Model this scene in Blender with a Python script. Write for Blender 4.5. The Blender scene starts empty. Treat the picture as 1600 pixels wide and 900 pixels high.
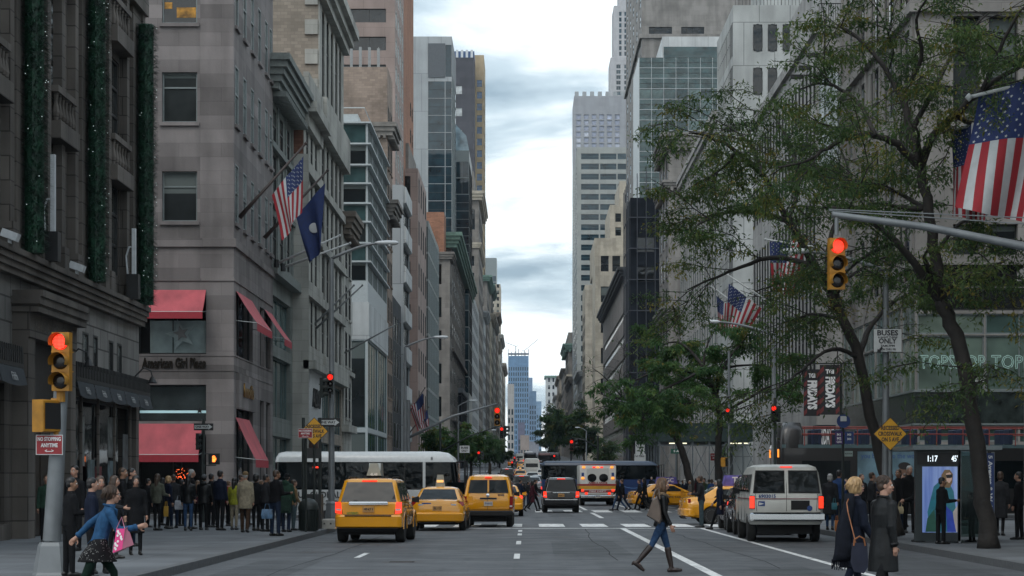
import bpy, bmesh, math, random
from mathutils import Vector, Matrix, Quaternion
random.seed(7)
SC = bpy.context.scene
COL = SC.collection
R = math.radians
# ------------------------------------------------------------------ camera, sky, sun, exposure
F, CH, VX, VY = 3300.0, 1.68, 823.0, 750.0      # focal length in px of the 1600 px frame, eye height, vanishing point
cam = bpy.data.cameras.new('camera'); camo = bpy.data.objects.new('camera', cam); COL.objects.link(camo)
camo.location = (0, 0, CH); camo.rotation_euler = (R(90), 0, 0)
cam.sensor_width = 36; cam.lens = 36 * F / 1600
cam.shift_x = -(VX - 800) / 1600; cam.shift_y = (VY - 450) / 1600
cam.clip_start = 0.5; cam.clip_end = 9000
SC.camera = camo
SC.view_settings.view_transform = 'Standard'; SC.view_settings.look = 'None'
SC.view_settings.gamma = 1; SC.view_settings.exposure = 0.12; SC.view_settings.use_curve_mapping = False
SC.render.engine = 'CYCLES'
SC.cycles.use_denoising = True
SC.cycles.max_bounces = 6; SC.cycles.diffuse_bounces = 3; SC.cycles.glossy_bounces = 3
SC.cycles.transmission_bounces = 4; SC.cycles.transparent_max_bounces = 6; SC.cycles.volume_bounces = 0
SC.cycles.volume_step_rate = 4; SC.cycles.caustics_reflective = False; SC.cycles.caustics_refractive = False
SUN_EL, SUN_AZ = 52, 200
W = bpy.data.worlds.new('World'); SC.world = W; W.use_nodes = True
def world_nodes():
 nt = W.node_tree; N = nt.nodes; L = nt.links; N.clear()
 out = N.new('ShaderNodeOutputWorld'); bg = N.new('ShaderNodeBackground'); L.new(bg.outputs[0], out.inputs[0])
 sky = N.new('ShaderNodeTexSky'); sky.sky_type = 'NISHITA'; sky.sun_disc = False
 sky.sun_elevation = R(SUN_EL); sky.sun_rotation = R(SUN_AZ); sky.air_density = 1.2; sky.dust_density = 2
 tc = N.new('ShaderNodeTexCoord'); sep = N.new('ShaderNodeSeparateXYZ'); L.new(tc.outputs['Generated'], sep.inputs[0])
 def m(op, a, b=None, c=None):
  n = N.new('ShaderNodeMath'); n.operation = op
  for i, v in enumerate((a, b, c)):
   if v is None: continue
   if isinstance(v, (int, float)): n.inputs[i].default_value = v
   else: L.new(v, n.inputs[i])
  return n.outputs[0]
 z = m('MAXIMUM', sep.outputs[2], 0.0)
 zz = m('ADD', z, 0.16)
 cb = N.new('ShaderNodeCombineXYZ'); L.new(m('DIVIDE', sep.outputs[0], zz), cb.inputs[0]); L.new(m('DIVIDE', sep.outputs[1], zz), cb.inputs[1])
 cb.inputs[2].default_value = 3.7
 n1 = N.new('ShaderNodeTexNoise'); n1.inputs['Scale'].default_value = 1.9; n1.inputs['Detail'].default_value = 7; n1.inputs['Roughness'].default_value = 0.55
 n1.inputs['Distortion'].default_value = 0.35
 L.new(cb.outputs[0], n1.inputs['Vector'])
 n2 = N.new('ShaderNodeTexNoise'); n2.inputs['Scale'].default_value = 0.5; n2.inputs['Detail'].default_value = 3
 L.new(cb.outputs[0], n2.inputs['Vector'])
 cr = N.new('ShaderNodeValToRGB'); L.new(m('ADD', m('MULTIPLY', n1.outputs[0], 0.7), m('MULTIPLY', n2.outputs[0], 0.3)), cr.inputs[0])
 e = cr.color_ramp; e.elements[0].position = 0.39; e.elements[0].color = (3.7, 5.0, 6.0, 1)
 e.elements[1].position = 0.6; e.elements[1].color = (15.5, 16.2, 16.2, 1)
 k = e.elements.new(0.455); k.color = (7.2, 8.7, 9.6, 1)
 k = e.elements.new(0.505); k.color = (11.8, 12.8, 13.1, 1)
 mix = N.new('ShaderNodeMix'); mix.data_type = 'RGBA'; L.new(m('SUBTRACT', .95, m('MULTIPLY', z, .45)), mix.inputs['Factor'])
 L.new(sky.outputs[0], mix.inputs['A']); L.new(cr.outputs[0], mix.inputs['B'])
 # overcast sky: brighter towards the zenith than at the horizon
 mul = N.new('ShaderNodeVectorMath'); mul.operation = 'SCALE'
 L.new(mix.outputs['Result'], mul.inputs[0]); L.new(m('ADD', 1.05, m('MULTIPLY', m('POWER', z, 1.3), ZEN)), mul.inputs['Scale'])
 L.new(mul.outputs[0], bg.inputs[0]); bg.inputs[1].default_value = 0.085
ZEN = .75
world_nodes()
sl = bpy.data.lights.new('sun', 'SUN'); sun = bpy.data.objects.new('sun', sl); COL.objects.link(sun)
sl.energy = 0.5; sl.angle = R(25); sl.color = (1, 0.96, 0.9)
# the sky's sun_rotation runs clockwise from +Y seen from above
_az = R(SUN_AZ); _d = Vector((math.sin(_az) * math.cos(R(SUN_EL)), math.cos(_az) * math.cos(R(SUN_EL)), math.sin(R(SUN_EL))))
sun.rotation_euler = _d.to_track_quat('Z', 'Y').to_euler()
# ------------------------------------------------------------------ helpers
def gz(d):
 """height of the roadway: level, then climbing beyond the second cross street"""
 if d < 135: return 0.0
 if d < 175: return 0.015 * (d - 135) ** 2 / 80
 if d < 1300: return 0.15 * 2 + 0.015 * (d - 175)
 return 0.3 + 0.015 * 1125
def PX(x, d): return (x - VX) * d / F
def PZ(y, d): return CH - (y - VY) * d / F
def P(x, y, d): return Vector((PX(x, d), d, PZ(y, d)))
class MB:
 def __init__(s): s.v = []; s.f = []; s.m = []
 def quad(s, a, b, c, d, m=0): n = len(s.v); s.v += [tuple(a), tuple(b), tuple(c), tuple(d)]; s.f.append((n, n+1, n+2, n+3)); s.m.append(m)
 def poly(s, pts, m=0): n = len(s.v); s.v += [tuple(p) for p in pts]; s.f.append(tuple(range(n, n+len(pts)))); s.m.append(m)
 def box(s, x0, x1, y0, y1, z0, z1, m=0, M=None):
  n = len(s.v)
  p = [(x, y, z) for z in (z0, z1) for y in (y0, y1) for x in (x0, x1)]
  if M is not None: p = [tuple(M @ Vector(q)) for q in p]
  s.v += p
  for q in ((0,2,3,1),(4,5,7,6),(0,1,5,4),(2,6,7,3),(0,4,6,2),(1,3,7,5)):
   s.f.append(tuple(n+i for i in q)); s.m.append(m)
 def rings(s, rs, m=0, cap=True, closed=True):
  """skin a list of equal-length rings"""
  n0 = len(s.v); k = len(rs[0])
  for r in rs: s.v += [tuple(p) for p in r]
  for i in range(len(rs)-1):
   for j in range(k if closed else k-1):
    a = n0+i*k+j; b = n0+i*k+(j+1) % k
    s.f.append((a, b, b+k, a+k)); s.m.append(m)
  if cap and closed:
   s.f.append(tuple(n0+j for j in range(k))[::-1]); s.m.append(m)
   s.f.append(tuple(n0+(len(rs)-1)*k+j for j in range(k))); s.m.append(m)
 def tube(s, pts, r, n=8, m=0, cap=True):
  pts = [Vector(p) for p in pts]
  if isinstance(r, (int, float)): r = [r]*len(pts)
  up = None; rs = []
  for i, p in enumerate(pts):
   t = (pts[min(i+1, len(pts)-1)] - pts[max(i-1, 0)])
   if t.length < 1e-9: t = Vector((0,0,1))
   t.normalize()
   if up is None:
    up = Vector((1,0,0)) if abs(t.x) < .8 else Vector((0,1,0))
   a = (up - t*up.dot(t)); a.normalize(); b = t.cross(a); up = a
   rs.append([p + (a*math.cos(2*math.pi*j/n) + b*math.sin(2*math.pi*j/n))*r[i] for j in range(n)])
  s.rings(rs, m, cap)
 def lathe(s, prof, c=(0,0,0), n=16, m=0, cap=True, axis='z'):
  rs = []
  for r, z in prof:
   ring = []
   for j in range(n):
    a = 2*math.pi*j/n; q = (r*math.cos(a), r*math.sin(a), z)
    if axis == 'y': q = (q[0], q[2], q[1])
    if axis == 'x': q = (q[2], q[0], q[1])
    ring.append((q[0]+c[0], q[1]+c[1], q[2]+c[2]))
   rs.append(ring)
  s.rings(rs, m, cap)
 def prism(s, poly, a, b, axis='y', m=0, caps=True):
  """2d polygon extruded from a to b along an axis; poly in the other two axes"""
  def T(p, t):
   if axis == 'y': return (p[0], t, p[1])
   if axis == 'x': return (t, p[0], p[1])
   return (p[0], p[1], t)
  s.rings([[T(p, a) for p in poly], [T(p, b) for p in poly]], m, caps)
 def build(s, name, mats, parent=None, smooth=False, merge=0, recalc=True, sharp=None):
  me = bpy.data.meshes.new(name); me.from_pydata(s.v, [], s.f)
  if not isinstance(mats, (list, tuple)): mats = [mats]
  for m in mats: me.materials.append(m)
  me.polygons.foreach_set('material_index', s.m)
  if merge or recalc:
   bm = bmesh.new(); bm.from_mesh(me)
   if merge: bmesh.ops.remove_doubles(bm, verts=bm.verts, dist=merge)
   if recalc: bmesh.ops.recalc_face_normals(bm, faces=bm.faces)
   bm.to_mesh(me); bm.free()
  if smooth:
   me.polygons.foreach_set('use_smooth', [True]*len(me.polygons))
   if sharp: me.set_sharp_from_angle(angle=R(sharp))
  me.update()
  return link(name, me, parent)
def link(name, data, parent=None):
 o = bpy.data.objects.new(name, data); COL.objects.link(o)
 if parent is not None: adopt(o, parent)
 return o
LOCAL = False                     # True while a prototype is being built in its own coordinates
def adopt(o, parent):
 o.parent = parent
 if LOCAL: return
 M = Matrix.Identity(4); p = parent
 chain = []
 while p is not None: chain.append(p); p = p.parent
 for p in reversed(chain): M = M @ (p.matrix_parent_inverse if p.parent else Matrix.Identity(4)) @ p.matrix_basis
 o.matrix_parent_inverse = M.inverted()
def tag(o, label=None, cat=None, group=None, kind=None):
 if label: o['label'] = label
 if cat: o['category'] = cat
 if group: o['group'] = group
 if kind: o['kind'] = kind
 return o
def thing(name, label, cat, loc=(0,0,0), rz=0, group=None):
 o = bpy.data.objects.new(name, None); COL.objects.link(o); o.empty_display_size = .2
 o.location = loc; o.rotation_euler = (0, 0, rz)
 return tag(o, label, cat, group)
def kids(o): return KID.get(o.name, None) or list(o.children)
KID = {}
def dup(o, parent=None):
 c = o.copy(); COL.objects.link(c)
 if parent is not None: c.parent = parent
 for k in list(o.children): dup(k, c)
 return c
def place(o, loc, rz=0, sc=1.0, label=None, group=None):
 o.location = loc; o.rotation_euler = (0, 0, rz)
 o.scale = (sc, sc, sc) if isinstance(sc, (int, float)) else sc
 if label: o['label'] = label
 if group: o['group'] = group
 return o
def reskin(o, table):
 """give this copy its own materials: {part name stem: material}"""
 for k in [o] + list(o.children_recursive):
  st = k.name.split('.')[0]
  if st in table and k.type == 'MESH':
   for i, s in enumerate(k.material_slots):
    mm = table[st]
    if isinstance(mm, dict):
     if i not in mm: continue
     mm = mm[i]
    s.link = 'OBJECT'; s.material = mm
# ------------------------------------------------------------------ materials
MAT = {}
def _nodes(name):
 m = bpy.data.materials.new(name); m.use_nodes = True
 nt = m.node_tree; N = nt.nodes; L = nt.links
 return m, N, L, N['Principled BSDF']
def rgb(h):
 if isinstance(h, str):
  c = [int(h[i:i+2], 16)/255 for i in (0, 2, 4)]
  return tuple((x/12.92 if x <= .04045 else ((x+.055)/1.055)**2.4) for x in c) + (1,)
 return tuple(h)[:3] + (1,)
def mul(c, k): return (c[0]*k, c[1]*k, c[2]*k, 1)
def M(name, col, rough=.6, metal=0, var=.12, scale=6, bump=0, bscale=None, emit=0, coat=0, spec=.5, rand=0, ecol=None, streak=False):
 if name in MAT: return MAT[name]
 c = rgb(col); m, N, L, b = _nodes(name)
 b.inputs['Roughness'].default_value = rough; b.inputs['Metallic'].default_value = metal
 b.inputs['Specular IOR Level'].default_value = spec
 if coat: b.inputs['Coat Weight'].default_value = coat; b.inputs['Coat Roughness'].default_value = .04
 b.inputs['Base Color'].default_value = c
 if var or bump:
  tc = N.new('ShaderNodeTexCoord'); n = N.new('ShaderNodeTexNoise'); n.inputs['Scale'].default_value = scale; n.inputs['Detail'].default_value = 5
  v = tc.outputs['Object']
  if streak:
   mp = N.new('ShaderNodeMapping'); mp.inputs['Scale'].default_value = (1, 1, .12); L.new(v, mp.inputs[0]); v = mp.outputs[0]
  L.new(v, n.inputs['Vector'])
 if var:
  cr = N.new('ShaderNodeValToRGB'); L.new(n.outputs[0], cr.inputs[0])
  cr.color_ramp.elements[0].position = .3; cr.color_ramp.elements[1].position = .7
  cr.color_ramp.elements[0].color = mul(c, 1-var); cr.color_ramp.elements[1].color = mul(c, 1+var)
  o = cr.outputs[0]
  if rand:
   oi = N.new('ShaderNodeObjectInfo'); hs = N.new('ShaderNodeHueSaturation')
   mr = N.new('ShaderNodeMapRange'); mr.inputs['To Min'].default_value = 1-rand; mr.inputs['To Max'].default_value = 1+rand
   L.new(oi.outputs['Random'], mr.inputs[0]); L.new(mr.outputs[0], hs.inputs['Value']); L.new(o, hs.inputs['Color']); o = hs.outputs[0]
  L.new(o, b.inputs['Base Color'])
  if rough > .15:
   mr = N.new('ShaderNodeMapRange'); mr.inputs['To Min'].default_value = rough*.85; mr.inputs['To Max'].default_value = min(1, rough*1.15)
   L.new(n.outputs[0], mr.inputs[0]); L.new(mr.outputs[0], b.inputs['Roughness'])
 if bump:
  n2 = n
  if bscale:
   n2 = N.new('ShaderNodeTexNoise'); n2.inputs['Scale'].default_value = bscale; n2.inputs['Detail'].default_value = 4; L.new(tc.outputs['Object'], n2.inputs['Vector'])
  bp = N.new('ShaderNodeBump'); bp.inputs['Strength'].default_value = min(1, bump); bp.inputs['Distance'].default_value = .02
  L.new(n2.outputs[0], bp.inputs['Height']); L.new(bp.outputs[0], b.inputs['Normal'])
 if emit:
  b.inputs['Emission Color'].default_value = rgb(ecol) if ecol else c; b.inputs['Emission Strength'].default_value = emit
 MAT[name] = m; return m
def stone(name, col, bw=1.2, bh=.5, var=.12, mortar=.7, rough=.8, msize=.012, stain=.35, bump=.25, hue=None, band=0):
 """masonry: courses laid on walls that face either axis, with soot streaks and block-to-block variation"""
 if name in MAT: return MAT[name]
 c = rgb(col); m, N, L, b = _nodes(name)
 b.inputs['Roughness'].default_value = rough; b.inputs['Specular IOR Level'].default_value = .3
 tc = N.new('ShaderNodeTexCoord'); sp = N.new('ShaderNodeSeparateXYZ'); L.new(tc.outputs['Object'], sp.inputs[0])
 ad = N.new('ShaderNodeMath'); ad.operation = 'ADD'; L.new(sp.outputs[0], ad.inputs[0]); L.new(sp.outputs[1], ad.inputs[1])
 cb = N.new('ShaderNodeCombineXYZ'); L.new(ad.outputs[0], cb.inputs[0]); L.new(sp.outputs[2], cb.inputs[1])
 br = N.new('ShaderNodeTexBrick'); L.new(cb.outputs[0], br.inputs['Vector'])
 br.inputs['Scale'].default_value = 1; br.inputs['Brick Width'].default_value = bw; br.inputs['Row Height'].default_value = bh
 br.inputs['Mortar Size'].default_value = msize; br.inputs['Mortar Smooth'].default_value = .2; br.inputs['Bias'].default_value = 0
 h = hue or (1, 1, 1)
 br.inputs['Color1'].default_value = (c[0]*(1-var), c[1]*(1-var), c[2]*(1-var), 1)
 br.inputs['Color2'].default_value = (c[0]*(1+var)*h[0], c[1]*(1+var)*h[1], c[2]*(1+var)*h[2], 1)
 br.inputs['Mortar'].default_value = mul(c, mortar)
 o = br.outputs['Color']
 if band:
  nb = N.new('ShaderNodeTexNoise'); nb.inputs['Scale'].default_value = 1.0; nb.inputs['Detail'].default_value = 1
  c2 = N.new('ShaderNodeCombineXYZ'); fl = N.new('ShaderNodeMath'); fl.operation = 'SNAP'; fl.inputs[1].default_value = bh; L.new(sp.outputs[2], fl.inputs[0])
  L.new(fl.outputs[0], c2.inputs[1])
  fx = N.new('ShaderNodeMath'); fx.operation = 'SNAP'; fx.inputs[1].default_value = bw*3; L.new(ad.outputs[0], fx.inputs[0])
  f2 = N.new('ShaderNodeMath'); f2.operation = 'MULTIPLY'; f2.inputs[1].default_value = .12; L.new(fx.outputs[0], f2.inputs[0]); L.new(f2.outputs[0], c2.inputs[0])
  L.new(c2.outputs[0], nb.inputs['Vector'])
  rb = N.new('ShaderNodeMapRange'); rb.inputs['From Min'].default_value = .35; rb.inputs['From Max'].default_value = .65
  rb.inputs['To Min'].default_value = 1-band; rb.inputs['To Max'].default_value = 1+band*.6
  L.new(nb.outputs[0], rb.inputs[0])
  sc = N.new('ShaderNodeVectorMath'); sc.operation = 'SCALE'; L.new(o, sc.inputs[0]); L.new(rb.outputs[0], sc.inputs['Scale']); o = sc.outputs[0]
 # soot streaks and blotches
 mp = N.new('ShaderNodeMapping'); mp.inputs['Scale'].default_value = (.55, .55, .07); L.new(tc.outputs['Object'], mp.inputs[0])
 n1 = N.new('ShaderNodeTexNoise'); n1.inputs['Scale'].default_value = 1.6; n1.inputs['Detail'].default_value = 6; L.new(mp.outputs[0], n1.inputs['Vector'])
 n2 = N.new('ShaderNodeTexNoise'); n2.inputs['Scale'].default_value = .35; n2.inputs['Detail'].default_value = 8; L.new(tc.outputs['Object'], n2.inputs['Vector'])
 mm = N.new('ShaderNodeMath'); mm.operation = 'MULTIPLY'; L.new(n1.outputs[0], mm.inputs[0]); L.new(n2.outputs[0], mm.inputs[1])
 mr = N.new('ShaderNodeMapRange'); mr.inputs['From Min'].default_value = .12; mr.inputs['From Max'].default_value = .32
 mr.inputs['To Min'].default_value = 1-stain; mr.inputs['To Max'].default_value = 1.06
 L.new(mm.outputs[0], mr.inputs[0])
 s2 = N.new('ShaderNodeVectorMath'); s2.operation = 'SCALE'; L.new(o, s2.inputs[0]); L.new(mr.outputs[0], s2.inputs['Scale'])
 L.new(s2.outputs[0], b.inputs['Base Color'])
 if bump:
  n3 = N.new('ShaderNodeTexNoise'); n3.inputs['Scale'].default_value = 9; n3.inputs['Detail'].default_value = 5; L.new(tc.outputs['Object'], n3.inputs['Vector'])
  sb = N.new('ShaderNodeMath'); sb.operation = 'MULTIPLY_ADD'; sb.inputs[1].default_value = -.6; L.new(br.outputs['Fac'], sb.inputs[0]); L.new(n3.outputs[0], sb.inputs[2])
  bp = N.new('ShaderNodeBump'); bp.inputs['Strength'].default_value = bump; bp.inputs['Distance'].default_value = .03
  L.new(sb.outputs[0], bp.inputs['Height']); L.new(bp.outputs[0], b.inputs['Normal'])
 MAT[name] = m; return m
def glass(name, dark=(.01, .014, .016), light=(.06, .07, .07), rough=.05, wob=.05, wscale=.8, metal=0, spec=.6, blinds=False):
 """a glazed window seen by day: a glossy pane over a dark room, some rooms with pale blinds (one chance per pane)"""
 if name in MAT: return MAT[name]
 m, N, L, b = _nodes(name)
 b.inputs['Roughness'].default_value = rough; b.inputs['Metallic'].default_value = metal; b.inputs['Specular IOR Level'].default_value = spec
 oi = N.new('ShaderNodeObjectInfo'); cr = N.new('ShaderNodeValToRGB'); L.new(oi.outputs['Random'], cr.inputs[0])
 cr.color_ramp.elements[0].position = .45; cr.color_ramp.elements[0].color = dark + (1,)
 cr.color_ramp.elements[1].position = 1; cr.color_ramp.elements[1].color = light + (1,)
 tc = N.new('ShaderNodeTexCoord'); nc = N.new('ShaderNodeTexNoise'); nc.inputs['Scale'].default_value = .45; nc.inputs['Detail'].default_value = 3; L.new(tc.outputs['Object'], nc.inputs['Vector'])
 mr = N.new('ShaderNodeMapRange'); mr.inputs['From Min'].default_value = .3; mr.inputs['From Max'].default_value = .7; mr.inputs['To Min'].default_value = .5; mr.inputs['To Max'].default_value = 1.7
 L.new(nc.outputs[0], mr.inputs[0])
 sc = N.new('ShaderNodeVectorMath'); sc.operation = 'SCALE'; L.new(cr.outputs[0], sc.inputs[0]); L.new(mr.outputs[0], sc.inputs['Scale'])
 o = sc.outputs[0]
 if blinds:                                   # a roller blind drawn to its own height behind each pane
  def mm(op, a, v):
   q = N.new('ShaderNodeMath'); q.operation = op; L.new(a, q.inputs[0])
   if isinstance(v, float): q.inputs[1].default_value = v
   else: L.new(v, q.inputs[1])
   return q.outputs[0]
  sp = N.new('ShaderNodeSeparateXYZ'); L.new(tc.outputs['Generated'], sp.inputs[0])
  th = mm('ADD', mm('MULTIPLY', mm('FRACT', mm('MULTIPLY', oi.outputs['Random'], 17.31), 0.0), .95), .38); mx = N.new('ShaderNodeMix'); mx.data_type = 'RGBA'
  L.new(mm('GREATER_THAN', sp.outputs[2], th), mx.inputs['Factor']); L.new(o, mx.inputs['A']); mx.inputs['B'].default_value = (.13, .15, .145, 1); o = mx.outputs['Result']
 L.new(o, b.inputs['Base Color'])
 if wob:
  n = N.new('ShaderNodeTexNoise'); n.inputs['Scale'].default_value = wscale; n.inputs['Detail'].default_value = 2; L.new(tc.outputs['Object'], n.inputs['Vector'])
  bp = N.new('ShaderNodeBump'); bp.inputs['Strength'].default_value = wob; bp.inputs['Distance'].default_value = .3
  L.new(n.outputs[0], bp.inputs['Height']); L.new(bp.outputs[0], b.inputs['Normal'])
 MAT[name] = m; return m
def clear_glass(name, tint=(.75, .85, .85), op=.25):
 if name in MAT: return MAT[name]
 m, N, L, b = _nodes(name)
 b.inputs['Base Color'].default_value = (.02, .03, .03, 1); b.inputs['Roughness'].default_value = .03
 tr = N.new('ShaderNodeBsdfTransparent'); tr.inputs[0].default_value = tint + (1,)
 mx = N.new('ShaderNodeMixShader'); mx.inputs[0].default_value = op
 L.new(tr.outputs[0], mx.inputs[1]); L.new(b.outputs[0], mx.inputs[2]); L.new(mx.outputs[0], N['Material Output'].inputs[0])
 MAT[name] = m; return m
FONT_CACHE = {}
def text_mesh(txt, size=1.0, extrude=.004, align='CENTER', space=1.0, bold=0, width=None):
 """lettering as a mesh in the local xz plane, facing -y, centred on the origin; optionally squeezed to a width"""
 cu = bpy.data.curves.new('lettering', 'FONT'); cu.body = txt; cu.size = size; cu.extrude = extrude; cu.align_x = align; cu.align_y = 'CENTER'
 cu.space_character = space; cu.offset = bold; cu.resolution_u = 2
 o = bpy.data.objects.new('lettering', cu); TMP.collection.objects.link(o)
 TMPVL.update(); dg = TMPVL.depsgraph
 me = bpy.data.meshes.new_from_object(o.evaluated_get(dg))
 bpy.data.objects.remove(o); bpy.data.curves.remove(cu)
 me.transform(Matrix.Rotation(R(90), 4, 'X'))
 if width and len(me.vertices):
  xs = [v.co.x for v in me.vertices]; w = max(xs)-min(xs); c = (max(xs)+min(xs))/2
  me.transform(Matrix.Diagonal((width/w, 1, 1, 1)) @ Matrix.Translation((-c, 0, 0)))
 return me
TMP = bpy.data.scenes.new('workbench'); TMPVL = TMP.view_layers[0]
def text(name, txt, mat, size, Mx, parent=None, extrude=.004, bold=0, width=None, space=1.0, align='CENTER'):
 me = text_mesh(txt, size, extrude, align, space, bold, width)
 me.materials.clear(); me.materials.append(mat); me.transform(Mx)
 return link(name, me, parent)
def face_mx(loc, n=(0, -1, 0)):
 """matrix that sets lettering (facing -y) at loc facing n"""
 n = Vector(n).normalized(); y = -n; z = Vector((0, 0, 1)); x = y.cross(z).normalized(); z = x.cross(y)
 Mx = Matrix((x, y, z)).transposed().to_4x4(); Mx.translation = Vector(loc); return Mx
# ------------------------------------------------------------------ ground, roads, pavements
XL, XR = -13.1, 17.4            # building lines
KL, KR = -6.25, 9.1             # kerbs
DS = [-40, 0, 20, 40, 60, 80, 92, 113, 135] + [135+8*i for i in range(1, 6)] + [190, 220, 250, 300, 400, 600, 900, 1300, 1301, 2000, 3200]
def asphalt(name, base):
 m, N, L, b = _nodes(name)
 b.inputs['Specular IOR Level'].default_value = .35
 tc = N.new('ShaderNodeTexCoord'); v = tc.outputs['Object']
 def noise(sc, det, mp=None, rough=.6):
  n = N.new('ShaderNodeTexNoise'); n.inputs['Scale'].default_value = sc; n.inputs['Detail'].default_value = det; n.inputs['Roughness'].default_value = rough
  if mp:
   q = N.new('ShaderNodeMapping'); q.inputs['Scale'].default_value = mp; L.new(v, q.inputs[0]); L.new(q.outputs[0], n.inputs['Vector'])
  else: L.new(v, n.inputs['Vector'])
  return n.outputs[0]
 def rng(x, a, bb, c, d):
  r = N.new('ShaderNodeMapRange'); r.inputs['From Min'].default_value = a; r.inputs['From Max'].default_value = bb
  r.inputs['To Min'].default_value = c; r.inputs['To Max'].default_value = d; L.new(x, r.inputs[0]); return r.outputs[0]
 def mm(op, a, bb):
  n = N.new('ShaderNodeMath'); n.operation = op
  for i, t in enumerate((a, bb)):
   if isinstance(t, (int, float)): n.inputs[i].default_value = t
   else: L.new(t, n.inputs[i])
  return n.outputs[0]
 big = rng(noise(.12, 4), .3, .7, .92, 1.07)
 lane = rng(noise(1.0, 3, (.9, .02, 1)), .3, .7, .8, 1.13)          # long streaks worn along the lanes
 grit = rng(noise(45, 3), .3, .7, .8, 1.2)
 patch = N.new('ShaderNodeTexVoronoi'); patch.inputs['Scale'].default_value = 1
 q = N.new('ShaderNodeMapping'); q.inputs['Scale'].default_value = (.22, .055, 1); L.new(v, q.inputs[0]); L.new(q.outputs[0], patch.inputs['Vector'])
 sp = N.new('ShaderNodeSeparateColor'); L.new(patch.outputs['Color'], sp.inputs[0])
 pt = rng(sp.outputs[0], 0, 1, .93, 1.06)
 ck = N.new('ShaderNodeTexVoronoi'); ck.feature = 'DISTANCE_TO_EDGE'; ck.inputs['Scale'].default_value = .4
 nv = N.new('ShaderNodeTexNoise'); nv.inputs['Scale'].default_value = .8; nv.inputs['Detail'].default_value = 4; L.new(v, nv.inputs['Vector'])
 va = N.new('ShaderNodeVectorMath'); va.operation = 'MULTIPLY_ADD'; va.inputs[1].default_value = (1.6, 1.6, 0); L.new(nv.outputs['Color'], va.inputs[0]); L.new(v, va.inputs[2]); L.new(va.outputs[0], ck.inputs['Vector'])
 crack = rng(ck.outputs['Distance'], 0, .012, .62, 1)
 spots = rng(noise(1.7, 2), .66, .74, 1, .74)
 f = mm('MULTIPLY', mm('MULTIPLY', mm('MULTIPLY', big, lane), mm('MULTIPLY', grit, pt)), mm('MULTIPLY', crack, spots))
 s = N.new('ShaderNodeVectorMath'); s.operation = 'SCALE'; s.inputs[0].default_value = base; L.new(f, s.inputs['Scale']); L.new(s.outputs[0], b.inputs['Base Color'])
 L.new(rng(noise(.7, 4), .3, .7, .55, .85), b.inputs['Roughness'])
 bp = N.new('ShaderNodeBump'); bp.inputs['Strength'].default_value = .5; bp.inputs['Distance'].default_value = .01
 L.new(mm('MULTIPLY', grit, crack), bp.inputs['Height']); L.new(bp.outputs[0], b.inputs['Normal'])
 return m
def slabs(name, base, bw=1.5):
 m, N, L, b = _nodes(name); b.inputs['Roughness'].default_value = .8; b.inputs['Specular IOR Level'].default_value = .3
 tc = N.new('ShaderNodeTexCoord'); br = N.new('ShaderNodeTexBrick'); L.new(tc.outputs['Object'], br.inputs['Vector'])
 br.offset = 0; br.inputs['Scale'].default_value = 1; br.inputs['Brick Width'].default_value = bw; br.inputs['Row Height'].default_value = bw
 br.inputs['Mortar Size'].default_value = .012; br.inputs['Color1'].default_value = mul(base, .9); br.inputs['Color2'].default_value = mul(base, 1.1); br.inputs['Mortar'].default_value = mul(base, .55)
 n = N.new('ShaderNodeTexNoise'); n.inputs['Scale'].default_value = .5; n.inputs['Detail'].default_value = 8; L.new(tc.outputs['Object'], n.inputs['Vector'])
 r = N.new('ShaderNodeMapRange'); r.inputs['From Min'].default_value = .3; r.inputs['From Max'].default_value = .7; r.inputs['To Min'].default_value = .7; r.inputs['To Max'].default_value = 1.2; L.new(n.outputs[0], r.inputs[0])
 vo = N.new('ShaderNodeTexVoronoi'); vo.inputs['Scale'].default_value = 2.2; L.new(tc.outputs['Object'], vo.inputs['Vector'])
 g = N.new('ShaderNodeMapRange'); g.inputs['From Min'].default_value = .03; g.inputs['From Max'].default_value = .06; g.inputs['To Min'].default_value = .6; g.inputs['To Max'].default_value = 1; L.new(vo.outputs['Distance'], g.inputs[0])
 k = N.new('ShaderNodeMath'); k.operation = 'MULTIPLY'; L.new(r.outputs[0], k.inputs[0]); L.new(g.outputs[0], k.inputs[1])
 s = N.new('ShaderNodeVectorMath'); s.operation = 'SCALE'; L.new(br.outputs['Color'], s.inputs[0]); L.new(k.outputs[0], s.inputs['Scale']); L.new(s.outputs[0], b.inputs['Base Color'])
 return m
A_ROAD = asphalt('asphalt', (.092, .099, .107)); A_SIDE = asphalt('asphalt_side_street', (.085, .09, .095))
A_WALK = slabs('pavement_slabs', (.135, .145, .155)); A_KERB = M('granite_kerb', (.10, .105, .11), .8, var=.25, scale=9)
def strip(name, x0, x1, d0, d1, dz, mat, cuts=DS):
 mb = MB(); ds = [d0] + [d for d in cuts if d0 < d < d1] + [d1]
 for a, b in zip(ds, ds[1:]): mb.quad((x0, a, gz(a)+dz), (x1, a, gz(a)+dz), (x1, b, gz(b)+dz), (x0, b, gz(b)+dz))
 o = mb.build(name, mat, recalc=False); o['kind'] = 'structure'; return o
strip('ground', -1600, 1600, -40, 3200, -.03, M('far_ground', (.09, .09, .09), .9))
strip('road', KL, KR, -40, 1300, 0, A_ROAD)
STREETS = [(80, 92), (157, 167), (244, 254)] + [(244+85*i, 254+85*i) for i in range(1, 12)]
for a, b in STREETS:
 strip('side_street', -220, KL, a, b, 0, A_SIDE); strip('side_street', KR, 220, a, b, 0, A_SIDE)
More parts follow.
